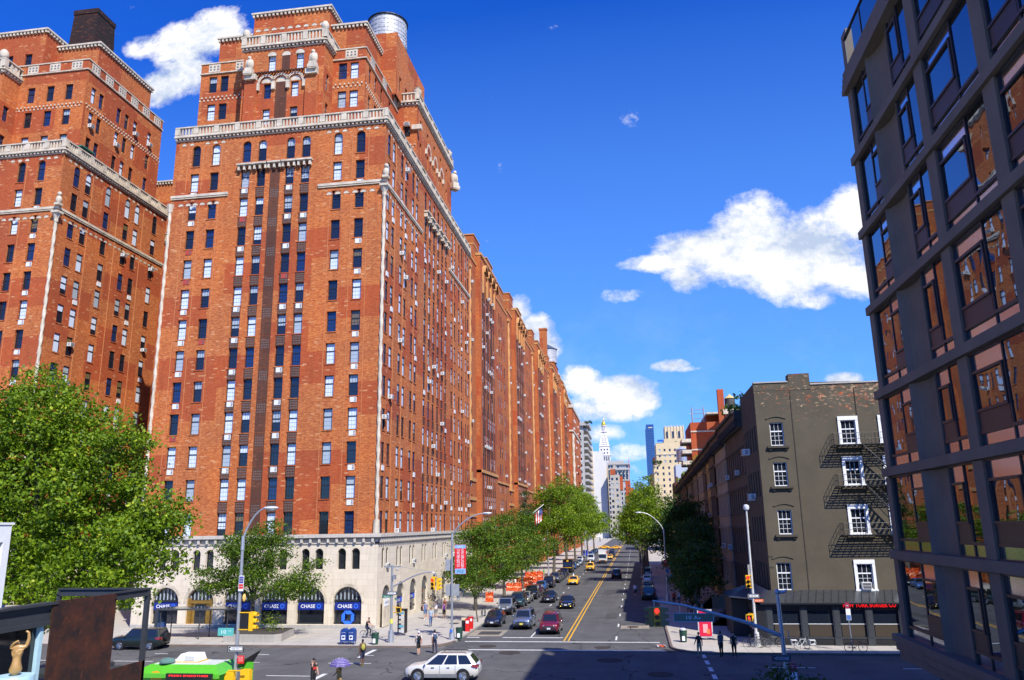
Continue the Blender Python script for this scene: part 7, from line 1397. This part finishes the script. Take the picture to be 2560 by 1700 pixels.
pN=paint('paint_navy',(.008,.014,.04)); pBk=paint('paint_black',(.008,.008,.010)); pSl=paint('paint_silver',(.34,.37,.40),.8,.3,.6); pSB=paint('paint_silverblue',(.17,.21,.30),.8,.3,.6); pMr=paint('paint_maroon',(.16,.006,.022)); pTl=paint('paint_teal',(.02,.05,.055)); pBg=paint('paint_beige',(.30,.28,.21),.8,.3,.5); pGy=paint('paint_grey',(.10,.11,.12),.8,.3,.5); pBl=paint('paint_blue',(.03,.10,.28)); pVB=paint('paint_vivid_blue',(.01,.05,.5)); pY=paint('paint_taxi',(.80,.40,.008),.6,.35,0); pW=paint('paint_white',(.62,.63,.62),.8,.3,.1); pDR=paint('paint_darkred',(.07,.008,.01)); pPe=paint('paint_pearl',(.74,.71,.64),.8,.3,.25)
car('cross',(55.0,13.3,.01),PI/2+.04,'pearl white SUV crossing at the bottom, its rear half in shadow',pPe,'moving_car','car',None,3,rails=1,trim=plain('trim_grey2',(.2,.2,.2),.6))
car('hatch',(84.5,14.9,.01),PI,'navy blue hatchback first at the left kerb beside the red newspaper boxes',pN,group=PG)
car('jeep',(95.6,15.5,.01),PI,'silver boxy off-roader with slotted grille parked second at the left kerb',pSl,group=PG,roofm=BLK)
car('suv',(103.0,15.2,.01),PI,'dark teal wagon parked behind the silver off-roader',pTl,group=PG,rails=1)
car('sedan',(109.0,15.1,.01),PI,'beige car with its windows glinting, behind the dark teal wagon',pBg,group=PG)
car('suv',(114.8,14.9,.01),PI,'black high SUV parked behind the beige car',pBk,group=PG)
car('hatch',(120.6,14.9,.01),PI,'dark red little car squeezed behind the black high SUV',pDR,group=PG)
car('sedan',(129.5,15.3,.01),PI,'bluish sedan at the kerb in front of the first grey roof-railed SUV',pBl,group=PG)
car('suv',(135.4,14.7,.01),PI,'black SUV with glinting headlights and pale roof rails at the left kerb',pBk,group=PG,rails=2)
car('suv',(146.5,14.7,.01),PI,'grey SUV behind the one with pale roof rails',pGy,group=PG)
car('sedan',(152.5,14.7,.01),PI,'dark grey sedan, first of three dark cars before the black van',pGy,group=PG)
car('sedan',(159,14.8,.01),PI,'black sedan, second of three dark cars before the black van',pBk,group=PG)
car('hatch',(166,14.9,.01),PI,'black compact, last of three dark cars before the black van',pBk,group=PG)
t=thing('box_van','black box van with a yellow stripe at the left kerb','van',(177.5,14.9,.01),PI,PG); q=MB(); q.box(-2.9,1.9,-1.05,1.05,.45,2.75,0); q.box(1.9,3.0,-.98,.98,.4,1.3,0); q.add([(1.9,-.98,1.3),(1.9,.98,1.3),(2.9,.98,1.3),(2.9,-.98,1.3),(1.9,-.9,2.2),(1.9,.9,2.2),(2.3,.9,2.2),(2.3,-.9,2.2)],[(0,1,5,4),(2,3,7,6),(1,2,6,5),(3,0,4,7),(4,5,6,7)],2); q.box(3.0,3.02,-.95,.95,1.05,1.15,1); q.box(-2.95,1.9,-1.06,1.06,1.2,1.3,1); q.box(1.92,1.94,-.2,.2,2.3,2.6,1); q.build('body',[pBk,YEL,CGL],t,off=(0,0,0)); q=MB(); 
for xx in (-1.9,2.1):
    for s in (-1,1): q.cyl((xx,s*.85,.4),(xx,s*1.07,.4),.4,n=16)
q.build('wheels',RUB,t,off=(0,0,0))
car('hatch',(190,14.9,.01),PI,'blue compact behind the black box van',pBl,group=PG,rear=False); car('sedan',(199,14.8,.01),PI,'silver sedan parked behind the blue compact',pSl,group=PG,rear=False); car('sedan',(209,14.8,.01),PI,'pale silver sedan, second of the silver pair at the kerb',pSl,group=PG,rear=False); car('suv',(222,15.4,.01),PI,'white SUV parked in the shade beside the white van',pW,group=PG,rear=False)
car('sedan',(270,15.2,.01),PI,'light blue sedan near the far crossing at the left kerb',pBl,group=PG,rear=False)
car('van',(255,16.1,.2),PI,'bright blue van half under the trees at the left kerb',pVB,group=PG,rear=False)
for k,X in enumerate((282,292,303)): car('sedan',(X,15.0,.01),PI,'tiny dark parked car near the far crossing, %s'%('nearest of three','middle of three','farthest of three')[k],pBk,group=PG,rear=False)
car('suv',(82.8,11.6,.01),PI,'silver-blue boxy SUV with yellow plate waiting at the stop line',pSB,'waiting_car','car',QG,3,PLY,rails=1)
car('suv',(79.3,8.5,.01),PI,'maroon SUV waiting first at the stop line by the yellow lines',pMr,'waiting_car','car',QG,3,rails=1)
car('sedan',(110,11.9,.01),PI,'black sedan with chrome grille second in the left lane',pBk,'waiting_car','car',QG)
car('sedan',(102.4,8.9,.01),PI,'black muscle sedan with lit amber fog lamps',pBk,'waiting_car','car',QG,lights=True)
car('sedan',(141.3,11.0,.01),PI,'yellow taxi sedan nearest the crossing',pY,'taxi','taxi','yellow taxis',taxi=True)
car('suv',(183.5,10.4,.01),PI,'yellow taxi SUV behind the yellow sedan taxi',pY,'taxi','taxi','yellow taxis',taxi=True)
car('van',(227,12.6,.01),PI,'white van in the left lane beside the white delivery truck',pW,'moving_van','van',QG,rear=False)
t=thing('delivery_truck','white delivery truck with a boxy cargo body in the middle of the street','truck',(217,8.9,.01),PI,QG); q=MB(); q.box(-3.2,1.5,-1.1,1.1,.6,3.5,0); q.add([(1.5,-1.0,.5),(3.0,-1.0,.5),(3.0,1.0,.5),(1.5,1.0,.5),(1.5,-1.0,2.4),(2.1,-.95,2.4),(2.1,.95,2.4),(1.5,1.0,2.4),(3.0,-1.0,1.35),(3.0,1.0,1.35)],[(0,1,8,5,4),(3,7,6,9,2),(1,2,9,8),(4,5,6,7)],0); q.add([(2.98,-.88,1.4),(2.98,.88,1.4),(2.2,.82,2.28),(2.2,-.82,2.28)],[(0,1,2,3)],1); q.v[-4:]=[(x+.04,y,z+.03) for x,y,z in q.v[-4:]]; q.box(3.0,3.05,-.95,.95,.45,.95,3); q.box(1.5,1.52,.95,1.12,2.5,3.2,2); q.box(3.05,3.07,-.9,-.6,.75,.95,4); q.box(3.05,3.07,.6,.9,.75,.95,4); q.build('body',[pW,CGL,RED,BLK,AMB],t,off=(0,0,0)); q=MB()
for xx in (-2,2.2):
    for s in (-1,1): q.cyl((xx,s*.85,.42),(xx,s*1.08,.42),.42,n=16)
q.build('wheels',RUB,t,off=(0,0,0))
car('sedan',(243,7.9,.01),PI,'yellow taxi half hidden behind the white delivery truck',pY,'taxi','taxi','yellow taxis',taxi=False,rear=False); car('suv',(266,8.0,.01),PI,'black SUV beside the yellow lines behind the hidden taxi',pBk,'moving_car','car',QG,rear=False); car('suv',(283,8.2,.01),PI,'farthest dark SUV in the queue',pBk,'moving_car','car',QG,rear=False)
car('sedan',(346,13.5,.01),PI/2,'yellow taxi crossing far up the street, left of two',pY,'taxi','taxi','yellow taxis',rear=False); car('sedan',(341,8.5,.01),PI/2,'yellow taxi crossing far up the street, right of two',pY,'taxi','taxi','yellow taxis',rear=False)
car('suv',(157,3.95,.01),0,'black SUV driving away on the right of the yellow lines',pBk,'moving_car','car',QG)
car('suv',(113.4,-1.35,.01),0,'dark green SUV nearest at the shaded right kerb',paint('paint_dkgreen',(.02,.03,.025)),group=RG2); car('hatch',(143,-1.6,.01),0,'white hatchback at the shaded right kerb',pW,group=RG2); car('van',(157,-1.7,.01),0,'silver van at the shaded right kerb behind the white hatchback',pSl,group=RG2); car('sedan',(124,-1.3,.01),0,'black sedan at the shaded right kerb before the white hatchback',pBk,group=RG2)
car('suv',(67.3,43.7,.01),PI/2,'dark green off-roader with spare wheel on its back parked by the bank arches',paint('paint_dkgreen2',(.012,.022,.02)),'parked_car','car',None,2,spare=True)
car('pickup',(64.4,-23.2,.01),PI/2,'black and white vehicle nose at the far right kerb beside the glass building',pBk,'parked_car','car',None,2)
for k,(X,Y,w) in enumerate(((105,-4,0),)): pass
# ================================================================= bicycles
def bike(x,y,rz,col,lab,lean=.0,group='bicycles parked on the pavement'):
    t=thing('bicycle',lab,'bicycle',(x,y,.15),rz,group); t.rotation_euler=(lean,0,rz)
    for s in (-.52,.52):
        q=MB(); q.torus((s,0,.34),(0,1,0),.325,.018,26,6); o=q.build('wheel',RUB,t,off=(0,0,0)); q=MB()
        for k in range(12): a=2*PI*k/12; q.cyl((s,0,.34),(s+.31*math.cos(a),0,.34+.31*math.sin(a)),.004,n=3)
        q.torus((s,0,.34),(0,1,0),.30,.008,26,4); q.build('spokes',STEEL,t,off=(0,0,0),parent=o)
    q=MB(); q.tube([(-.52,0,.34),(-.08,0,.30),(.36,0,.78),(-.2,0,.78),(-.08,0,.30)],.02,7); q.tube([(-.52,0,.34),(-.2,0,.78),(-.23,0,.92)],.016,6); q.tube([(.52,0,.34),(.36,0,.78),(.33,0,.95)],.018,6); q.build('frame',col,t,off=(0,0,0))
    q=MB(); q.tube([(.4,-.26,.98),(.33,-.1,.97),(.33,.1,.97),(.4,.26,.98)],.014,6); q.build('handlebar',BLK,t,off=(0,0,0)); q=MB(); q.ell((-.24,0,.94),.14,.07,.035,8,5); q.build('saddle',BLK,t,off=(0,0,0)); q=MB(); q.torus((-.08,0,.30),(0,1,0),.08,.012,12,4); q.cyl((-.08,-.1,.3),(.05,-.1,.22),.012,n=4); q.cyl((-.08,.1,.3),(-.2,.1,.38),.012,n=4); q.build('crank',STEEL,t,off=(0,0,0)); return t
bike(67.15,-16.35,-PI/2,paint('bike_red',(.6,.02,.03)),'red and white bicycle locked to the sign post outside the restaurant',.05)
bike(69.2,-9.0,-1.9,pBk,'black bicycle leaning on the white pole, on its left',.1); bike(69.6,-9.5,-1.1,pGy,'grey bicycle tangled with the black one at the white pole',-.1); bike(69.4,-10.6,-1.3,pBk,'thin dark bicycle on the right of the white pole',.05); bike(68.3,-12.6,-1.0,pW,'white bicycle with baskets near the shaded mast pole',.08)
bike(81.5,17.4,.2,pBk,'black bicycle behind the red newspaper boxes',.1); bike(82.5,17.2,-.2,pGy,'bicycle with pale wheels beside the navy hatchback',-.08); bike(90.5,17.5,.3,pBk,'dark bicycle at the rack by the young tree, left one',.08); bike(91.6,17.3,.1,pBk,'dark bicycle at the rack by the young tree, right one',-.06)
q=MB(); 
for z in (.55,.85): q.box(68.0,68.5,-12.2,-11.8,z,z+.02); q.box(68.0,68.5,-13.6,-13.2,z,z+.02)
for yy in (-12.2,-11.8,-13.6,-13.2): 
    for xx in (68.0,68.48): q.box(xx,xx+.02,yy-.01,yy+.01,.55,.9)
o=q.build('bicycle_basket',WFR); tag(o,'pair of white wire baskets on the white bicycle','basket')

# ================================================================= people (local: facing +x)
SK=[plain('skin_light',(.50,.28,.19),.6,var=.05),plain('skin_tan',(.36,.19,.12),.6,var=.05),plain('skin_dark',(.12,.06,.035),.6,var=.05)]
HAIR=plain('hair_dark',(.02,.015,.012),.6); HAIRB=plain('hair_brown',(.08,.045,.025),.6); CAPW=plain('cap_white',(.7,.7,.72),.7)
def cloth(name,c): return plain('cloth_'+name,c,.85,var=.18,scale=6)
def rot(v,a,ax='y'):
    c,s=math.cos(a),math.sin(a)
    return (v[0]*c+v[2]*s,v[1],-v[0]*s+v[2]*c) if ax=='y' else (v[0],v[1]*c-v[2]*s,v[1]*s+v[2]*c)
def person(x,y,rz,lab,shirt,pants,skin=0,h=1.75,legs=(.35,-.3),knees=(.1,.35),arms=(-.35,.35),elb=(.4,.4),shorts=False,sleeve=.5,hair=HAIR,long_hair=False,cap=None,shoes=None,bag=None,z=.15,sit=0,fore=0,armout=(.12,.12),phone=False,lift=0,group=None,baglab='',female=False):
    t=thing('person',lab,'person',(x,y,z),rz,group); k=h/1.75; Nn=[];E=[]; reg=[]
    def add(p,r_,par,rg):
        g_=1.0 if (rg=='k' or (rg=='a' and not isinstance(r_,tuple) and r_<.012)) else 1.22
        Nn.append((p[0]*k,p[1]*k,p[2]*k,(r_[0]*k*g_,r_[1]*k*g_) if isinstance(r_,tuple) else r_*k*g_)); reg.append(rg); 
    hz=.95 if not sit else .55+0; sw=.185 if not female else .16; fw=fore
    def bd(p): # lean the trunk forward about the hip
        v=rot((p[0],p[1],p[2]-.95),fw); return (v[0],v[1],v[2]+hz+lift)
    def N_(p,r_,par,rg):
        add(p,r_,par,rg)
        if par is not None: E.append((par,len(Nn)-1))
        return len(Nn)-1
    pel=N_(bd((0,0,.95)),(.115,.15),None,'p'); w=N_(bd((0,0,1.12)),(.10,.135 if not female else .115),pel,'s'); ch=N_(bd((.0,0,1.32)),(.115,.165 if not female else .14),w,'s'); nk0=N_(bd((0,0,1.44)),(.08,.11),ch,'s'); nk=N_(bd((.01,0,1.51)),.052,nk0,'k'); hd=N_(bd((.025,0,1.60)),(.085,.072),nk,'k'); ht=N_(bd((.02,0,1.69)),(.09,.075),hd,'k'); ns=N_(bd((.115,0,1.61)),.013,hd,'k')
    for si,s in enumerate((1,-1)):
        a=legs[si]; hp=N_((0+0,s*.09,hz+lift-.05),.095,pel,'p'); th=rot((0,0,-.44),a if not sit else -1.35-.1*si); kn=(hp and Nn[hp][0]/k+th[0],s*(.10+.0),hz+lift-.05+th[2]); kk=N_(((kn[0]*.5),s*.1,hz+lift-.05+th[2]*.5),.08,hp,'p'); kn_=N_(kn,.058,kk,'q')
        sh=rot((0,0,-.43),(a+knees[si]) if not sit else knees[si]); an=(kn[0]+sh[0],kn[1],kn[2]+sh[2]); cf=N_((kn[0]+sh[0]*.35,kn[1],kn[2]+sh[2]*.35),.056,kn_,'q'); an_=N_(an,.036,cf,'q'); ft=N_((an[0]+.05,an[1],an[2]-.03),.04,an_,'f'); N_((an[0]+.17,an[1]+s*.02,an[2]-.045),.034,ft,'f')
        A=arms[si]; S0=(0,s*sw,1.42); so_=N_(bd(S0),.055,nk0,'u'); o_=armout[si]
        def arm(v,ang): v=rot(v,ang+fw if False else ang); return v
        up=rot((0,s*.28*math.sin(o_),-.28*math.cos(o_)),-A); e=(S0[0]+up[0],S0[1]+up[1],S0[2]+up[2]); el=N_(bd(e),.042,so_,'u')
        lo=rot((0,s*.25*math.sin(o_)*.3,-.25),-A-elb[si]); wv=(e[0]+lo[0],e[1]+lo[1],e[2]+lo[2]); wr=N_(bd(wv),.028,el,'a'); dv=Vector(lo).normalized(); pm_=Vector(wv)+dv*.07; pa=N_(bd(pm_),(.017,.034),wr,'a')
        side=Vector((1,0,0)) if abs(dv.x)<.8 else Vector((0,0,1))
        for fi in range(4): b_=pm_+side*(.024-.016*fi)+dv*.015; f1=N_(bd(b_+dv*.035),.0085,pa,'a'); N_(bd(b_+dv*(.062-.006*abs(fi-1.3))+Vector((0,-s*.02,0))),.0075,f1,'a')
        N_(bd(pm_+side*.045+dv*.005),.0095,pa,'a')
    me=skin_mesh(Nn,E,1,0); me.materials.clear()
    skm=SK[skin]; shm=shirt; ms=[skm,shm,pants,shoes or BLK,hair]
    for m_ in ms: me.materials.append(m_)
    pts=np.array([n_[:3] for n_ in Nn]); segs=[(pts[a],pts[b],reg[b],b) for a,b in E]
    A_=np.array([s_[0] for s_ in segs]);B2_=np.array([s_[1] for s_ in segs]); D_=B2_-A_; LL=(D_**2).sum(1)+1e-9
    for p in me.polygons:
        c=np.array(p.center); tt=np.clip(((c-A_)*D_).sum(1)/LL,0,1); d=((A_+D_*tt[:,None]-c)**2).sum(1); i=int(d.argmin()); rg=segs[i][2]; u_=tt[i]
        m_=0
        if rg=='s': m_=1
        elif rg=='p': m_=2
        elif rg=='q': m_=0 if (shorts and (c[2]/k<hz+lift-.46)) else 2
        elif rg=='f': m_=3
        elif rg=='u': m_=1 if (u_<sleeve or sleeve>=1) else 0
        elif rg=='a': m_=1 if sleeve>1.2 and u_<.9 and reg[segs[i][3]-0]=='a' and segs[i][3]<len(Nn) and d[i]>.0004 else 0
        p.material_index=m_
    o=bpy.data.objects.new('body',me); COL.objects.link(o); o.parent=t
    q=MB(); c=[v*k for v in bd((.0,0,1.675))]; q.ell((c[0]-.012,c[1],c[2]+.02),.098*k,.088*k,.10*k,12,8)
    if long_hair: q.ell((c[0]-.07,c[1],c[2]-.12*k),.05,.085,.17)
    if cap: q.box(c[0]+.05,c[0]+.17,c[1]-.06,c[1]+.06,c[2]+.03,c[2]+.045)
    q.v=[(x_,y_,max(z_,c[2]-.03+(c[0]-.03-x_)*-0)) if (x_>c[0]+.02 and not cap) else (x_,y_,z_) for x_,y_,z_ in q.v]; q.v=[((x_ if x_<c[0]+.055 or cap else c[0]+.055),y_,z_) for x_,y_,z_ in q.v]
    q.build('hair' if not cap else 'cap',cap or hair,t,off=(0,0,0),smooth=True)
    q=MB(); e=[v*k for v in bd((.095,0,1.635))]
    for s in (-1,1): q.ell((e[0],s*.028*k,e[2]),.008,.011,.007,6,4)
    q.box(e[0]-.004,e[0]+.008,-.022,.022,e[2]-.078*k,e[2]-.070*k); q.build('face_features',plain('face_dark',(.05,.02,.018),.5,var=0),t,off=(0,0,0))
    if bag: q=MB(); b=[v*k for v in bd((-.17,0,1.25))]; q.ell((b[0]-.03,0,b[2]),.12,.16,.24,12,9); q.tube([(b[0],.1,b[2]+.2),(b[0]+.17,.13,b[2]+.24),(b[0]+.27,.12,b[2]+.08)],.02,5); q.tube([(b[0],-.1,b[2]+.2),(b[0]+.17,-.13,b[2]+.24),(b[0]+.27,-.12,b[2]+.08)],.02,5); o=q.build('backpack',bag,smooth=True); M=Matrix.Translation((x,y,z))@Matrix.Rotation(rz,4,'Z'); o.data.transform(M); tag(o,baglab,'backpack')
    return t
cl=cloth; WH=cl('white',(.72,.72,.72)); BKc=cl('black',(.012,.012,.014)); NV=cl('navy',(.015,.02,.05)); DEN=cl('denim',(.07,.13,.26)); KH=cl('khaki',(.32,.27,.17)); GRc=cl('grey',(.2,.2,.2)); TBL=cl('tee_blue',(.12,.17,.32)); PRP=cl('purple',(.10,.02,.30)); PLD=cl('plaid',(.30,.36,.45)); OLV2=cl('olive',(.35,.32,.06)); REDc=cl('red',(.5,.03,.02)); SHOEY=cl('yellow_shoe',(.8,.7,.0)); GREc=cl('dark_green',(.02,.05,.03))
person(60.0,20.75,.55,'muscular person in black vest, black shorts and yellow shoes walking to the corner',BKc,NV,2,1.85,(.35,-.35),(.05,.4),(-.3,.3),(.3,.3),shorts=True,sleeve=.12,shoes=SHOEY,bag=OLV2,baglab='mustard backpack on the person in the black vest',z=.01)
person(65.1,17.8,.5,'person in white shirt, white cap and black shorts stepping onto the kerb',WH,BKc,0,1.8,(.3,-.4),(.05,.5),(.3,-.3),(.3,.3),shorts=True,cap=CAPW,shoes=WH,bag=BKc,baglab='black backpack on the person with the white cap',z=.01)
person(66.0,16.7,.45,'dark-haired person in white shirt and dark trousers beside the man with the cap',WH,NV,1,1.8,(-.15,.3),(.1,.2),(-.2,.4),(.2,.5),bag=cl('slate',(.05,.08,.14)),baglab='blue-grey backpack on the dark-haired person in white',z=.01)
person(82.1,21.2,PI+.4,'person in plaid shirt and jeans walking towards the crossing',PLD,DEN,0,1.8,(.3,-.3),(.1,.3),(.2,-.2),sleeve=1.0,hair=HAIRB)
person(88.6,23.5,PI+.3,'person in blue T-shirt, blue shorts and white cap on the pavement',TBL,DEN,0,1.88,(.3,-.25),(.1,.3),shorts=True,cap=CAPW,shoes=WH)
person(89.4,22.5,PI+.3,'person in white top and grey shorts with wavy brown hair',WH,GRc,0,1.74,(-.25,.3),(.2,.1),(.3,-.1),(.3,1.2),shorts=True,hair=HAIRB,long_hair=True,female=True,shoes=WH)
person(89.1,21.5,PI+.3,'person in purple top and black shorts holding a bag',PRP,BKc,1,1.74,(.25,-.2),(.1,.3),(.1,.3),(1.2,.9),shorts=True,long_hair=True,female=True)
person(93.2,22.4,PI+.2,'person in dark red top half hidden behind the one in purple',cl('maroon',(.18,.03,.02)),KH,1,1.78,(-.2,.2),(.1,.1),shorts=True,long_hair=True,female=True)
person(96.5,24.9,PI,'dark-skinned person with raised hands behind the group',KH,KH,2,1.85,(.1,-.1),(.0,.0),(1.4,1.5),(1.5,1.4),sleeve=.2)
t0=person(97.3,26.0,PI+.2,'bald person in dark green shirt sitting by the wall with a red bag',GREc,NV,0,1.75,(0,0),(.1,.0),(.3,.3),(1.0,1.0),sit=1,hair=SK[0],z=.05)
t=thing('chair','low seat against the stone wall under the bald sitter','chair',(97.4,26.1,.15)); q=MB(); q.box(-.25,.25,-.25,.25,.36,.42); q.box(.2,.25,-.25,.25,.42,.8); q.build('seat',DGR,t,off=(0,0,0)); q=MB()
for a in (-.22,.2):
    for b in (-.22,.2): q.box(a,a+.03,b,b+.03,0,.36)
q.build('leg',DGR,t,off=(0,0,0))
q=MB(); q.add([(96.3,26.35,.6),(96.3,26.9,.95),(96.6,26.9,.95),(96.6,26.35,.6),(96.45,26.9,.5)],[(0,1,2,3),(0,1,4),(3,2,4)]); o=q.build('bag',RED); tag(o,'red bag beside the bald person sitting by the wall','bag')
# cyclist on the pavement
person(73.5,25.1,-PI/2-.1,'cyclist in dark clothes and sunglasses riding along the pavement',BKc,NV,0,1.75,(-1.0,-.55),(1.1,.95),(.95,.95),(.35,.35),fore=.35,lift=.08,hair=HAIRB)
bike(73.5,24.9,-PI/2-.1,pGy,'grey bicycle ridden by the cyclist on the corner pavement',0,None); 
# two at the bottom edge
P1=person(51.3,21.0,PI+.9,'person in black T-shirt and black cap holding a phone to the ear',BKc,BKc,0,1.85,(.05,-.05),(0,0),(.2,1.2),(.2,2.2),cap=BLK,z=.01)
q=MB(); 
q.poly([(.10,-.13,1.36),(.125,0,1.37),(.10,.13,1.36),(.10,.12,1.22),(.125,0,1.20),(.10,-.12,1.22)],0); q.v=[(a+.045,b,c) for a,b,c in q.v]; q.build('shirt_print',REDc,P1,off=(0,0,0))
q=MB(); q.box(-.02,.02,-.008,.008,-.07,.07); o=q.build('phone',BLK); o.location=(51.3-.06,20.9,1.72); tag(o,'small black phone at the ear of the person in the black T-shirt','phone')
person(50.9,19.1,PI-.4,'person in ochre coat under the purple striped umbrella',cl('ochre',(.42,.28,.10)),cl('ochre2',(.36,.24,.09)),0,1.62,(.1,-.1),(.0,.1),(.9,.3),(1.5,.8),sleeve=1.3,long_hair=True,female=True,z=.01)
t=thing('umbrella','purple umbrella with thin white rings at the bottom edge','umbrella',(50.75,19.0,1.0)); q=MB(); n=8; prof=[(0,.98),(.25,.95),(.46,.85),(.62,.70),(.70,.55)]
for j_ in range(4):
    for i in range(n):
        a,b=2*PI*i/n,2*PI*(i+1)/n; (r0,z0),(r1,z1)=prof[j_],prof[j_+1]; mid=(a+b)/2
        q.add([(r0*math.cos(a),r0*math.sin(a),z0),(r1*math.cos(a),r1*math.sin(a),z1),(r1*.93*math.cos(mid),r1*.93*math.sin(mid),z1+.015),(r1*math.cos(b),r1*math.sin(b),z1),(r0*math.cos(b),r0*math.sin(b),z0)],[(0,1,2,3,4)],0)
for rr,zz in ((.2,.965),(.33,.92),(.45,.86),(.55,.78),(.64,.675)): q.torus((0,0,zz),(0,0,1),rr*.97,.011,24,4,1)
q.build('canopy',[plain('umbrella_purple',(.09,.06,.25),.6,var=.05),plain('umbrella_white',(.55,.52,.65),.6,var=0)],t,off=(0,0,0)); q=MB(); q.cyl((0,0,.1),(0,0,1.06),.012,n=6); q.build('shaft',BLK,t,off=(0,0,0))
# right corner, in shade
person(64.3,-4.35,2.6,'shaded person with a shoulder bag, leftmost of three at the right corner',BKc,KH,1,1.75,(.15,-.1),(.0,.1)); person(64.7,-6.0,.3,'shaded person in blue-grey shirt in the middle of three at the right corner',cl('slate2',(.05,.07,.10)),BKc,1,1.8,(.12,-.12),(.0,.1)); person(64.6,-6.95,3.0,'shaded person all in black, rightmost of three at the right corner',BKc,BKc,0,1.75,(.08,-.08),(.0,.0))
person(117.1,.45,0,'person in white T-shirt and black shorts standing in the road by the right-hand shade edge',WH,BKc,0,1.78,(.1,-.1),(.0,.1),shorts=True,z=.01)
for i,(X,Y,c,lab) in enumerate(((104,-5.0,WH,'white-shirted person near the right street lamp in shade'),(103,-4.3,REDc,'red-shirted person near the right street lamp in shade'),(96,-5.6,cl('lilac',(.4,.35,.6)),'lilac-shirted person in the shaded group'),(95,-6.6,WH,'pale-shirted person at the back of the shaded group'),(93,-5.9,BKc,'black-clad person in the shaded group'),(89,-6.6,cl('aqua',(.25,.4,.45)),'aqua-shirted person at the right of the shaded group'),(87,-5.8,GRc,'grey-clad person nearest in the shaded group'))): person(X,Y,[0,3,1.5][i%3],lab,c,[DEN,BKc,NV][i%3],i%2,1.7+.02*i,(.2,-.2),(.1,.2),group='people on the shaded right pavement')
for i,(X,Y,c,lab) in enumerate(((130,19.6,WH,'person in white by the orange construction netting'),(158,18.8,WH,'far person in white beyond the netting'),(157,18.0,cl('green',(.05,.4,.12)),'far person in green beyond the netting'),(108,25.2,BKc,'dark silhouetted person by the wall under the trees, left'),(110,24.6,BKc,'dark silhouetted person by the wall under the trees, right'))): person(X,Y,[0,2,3][i%3],lab,c,[BKc,DEN,KH][i%3],i%2,1.75,(.2,-.15),(.1,.2),group='people on the left pavement further up')
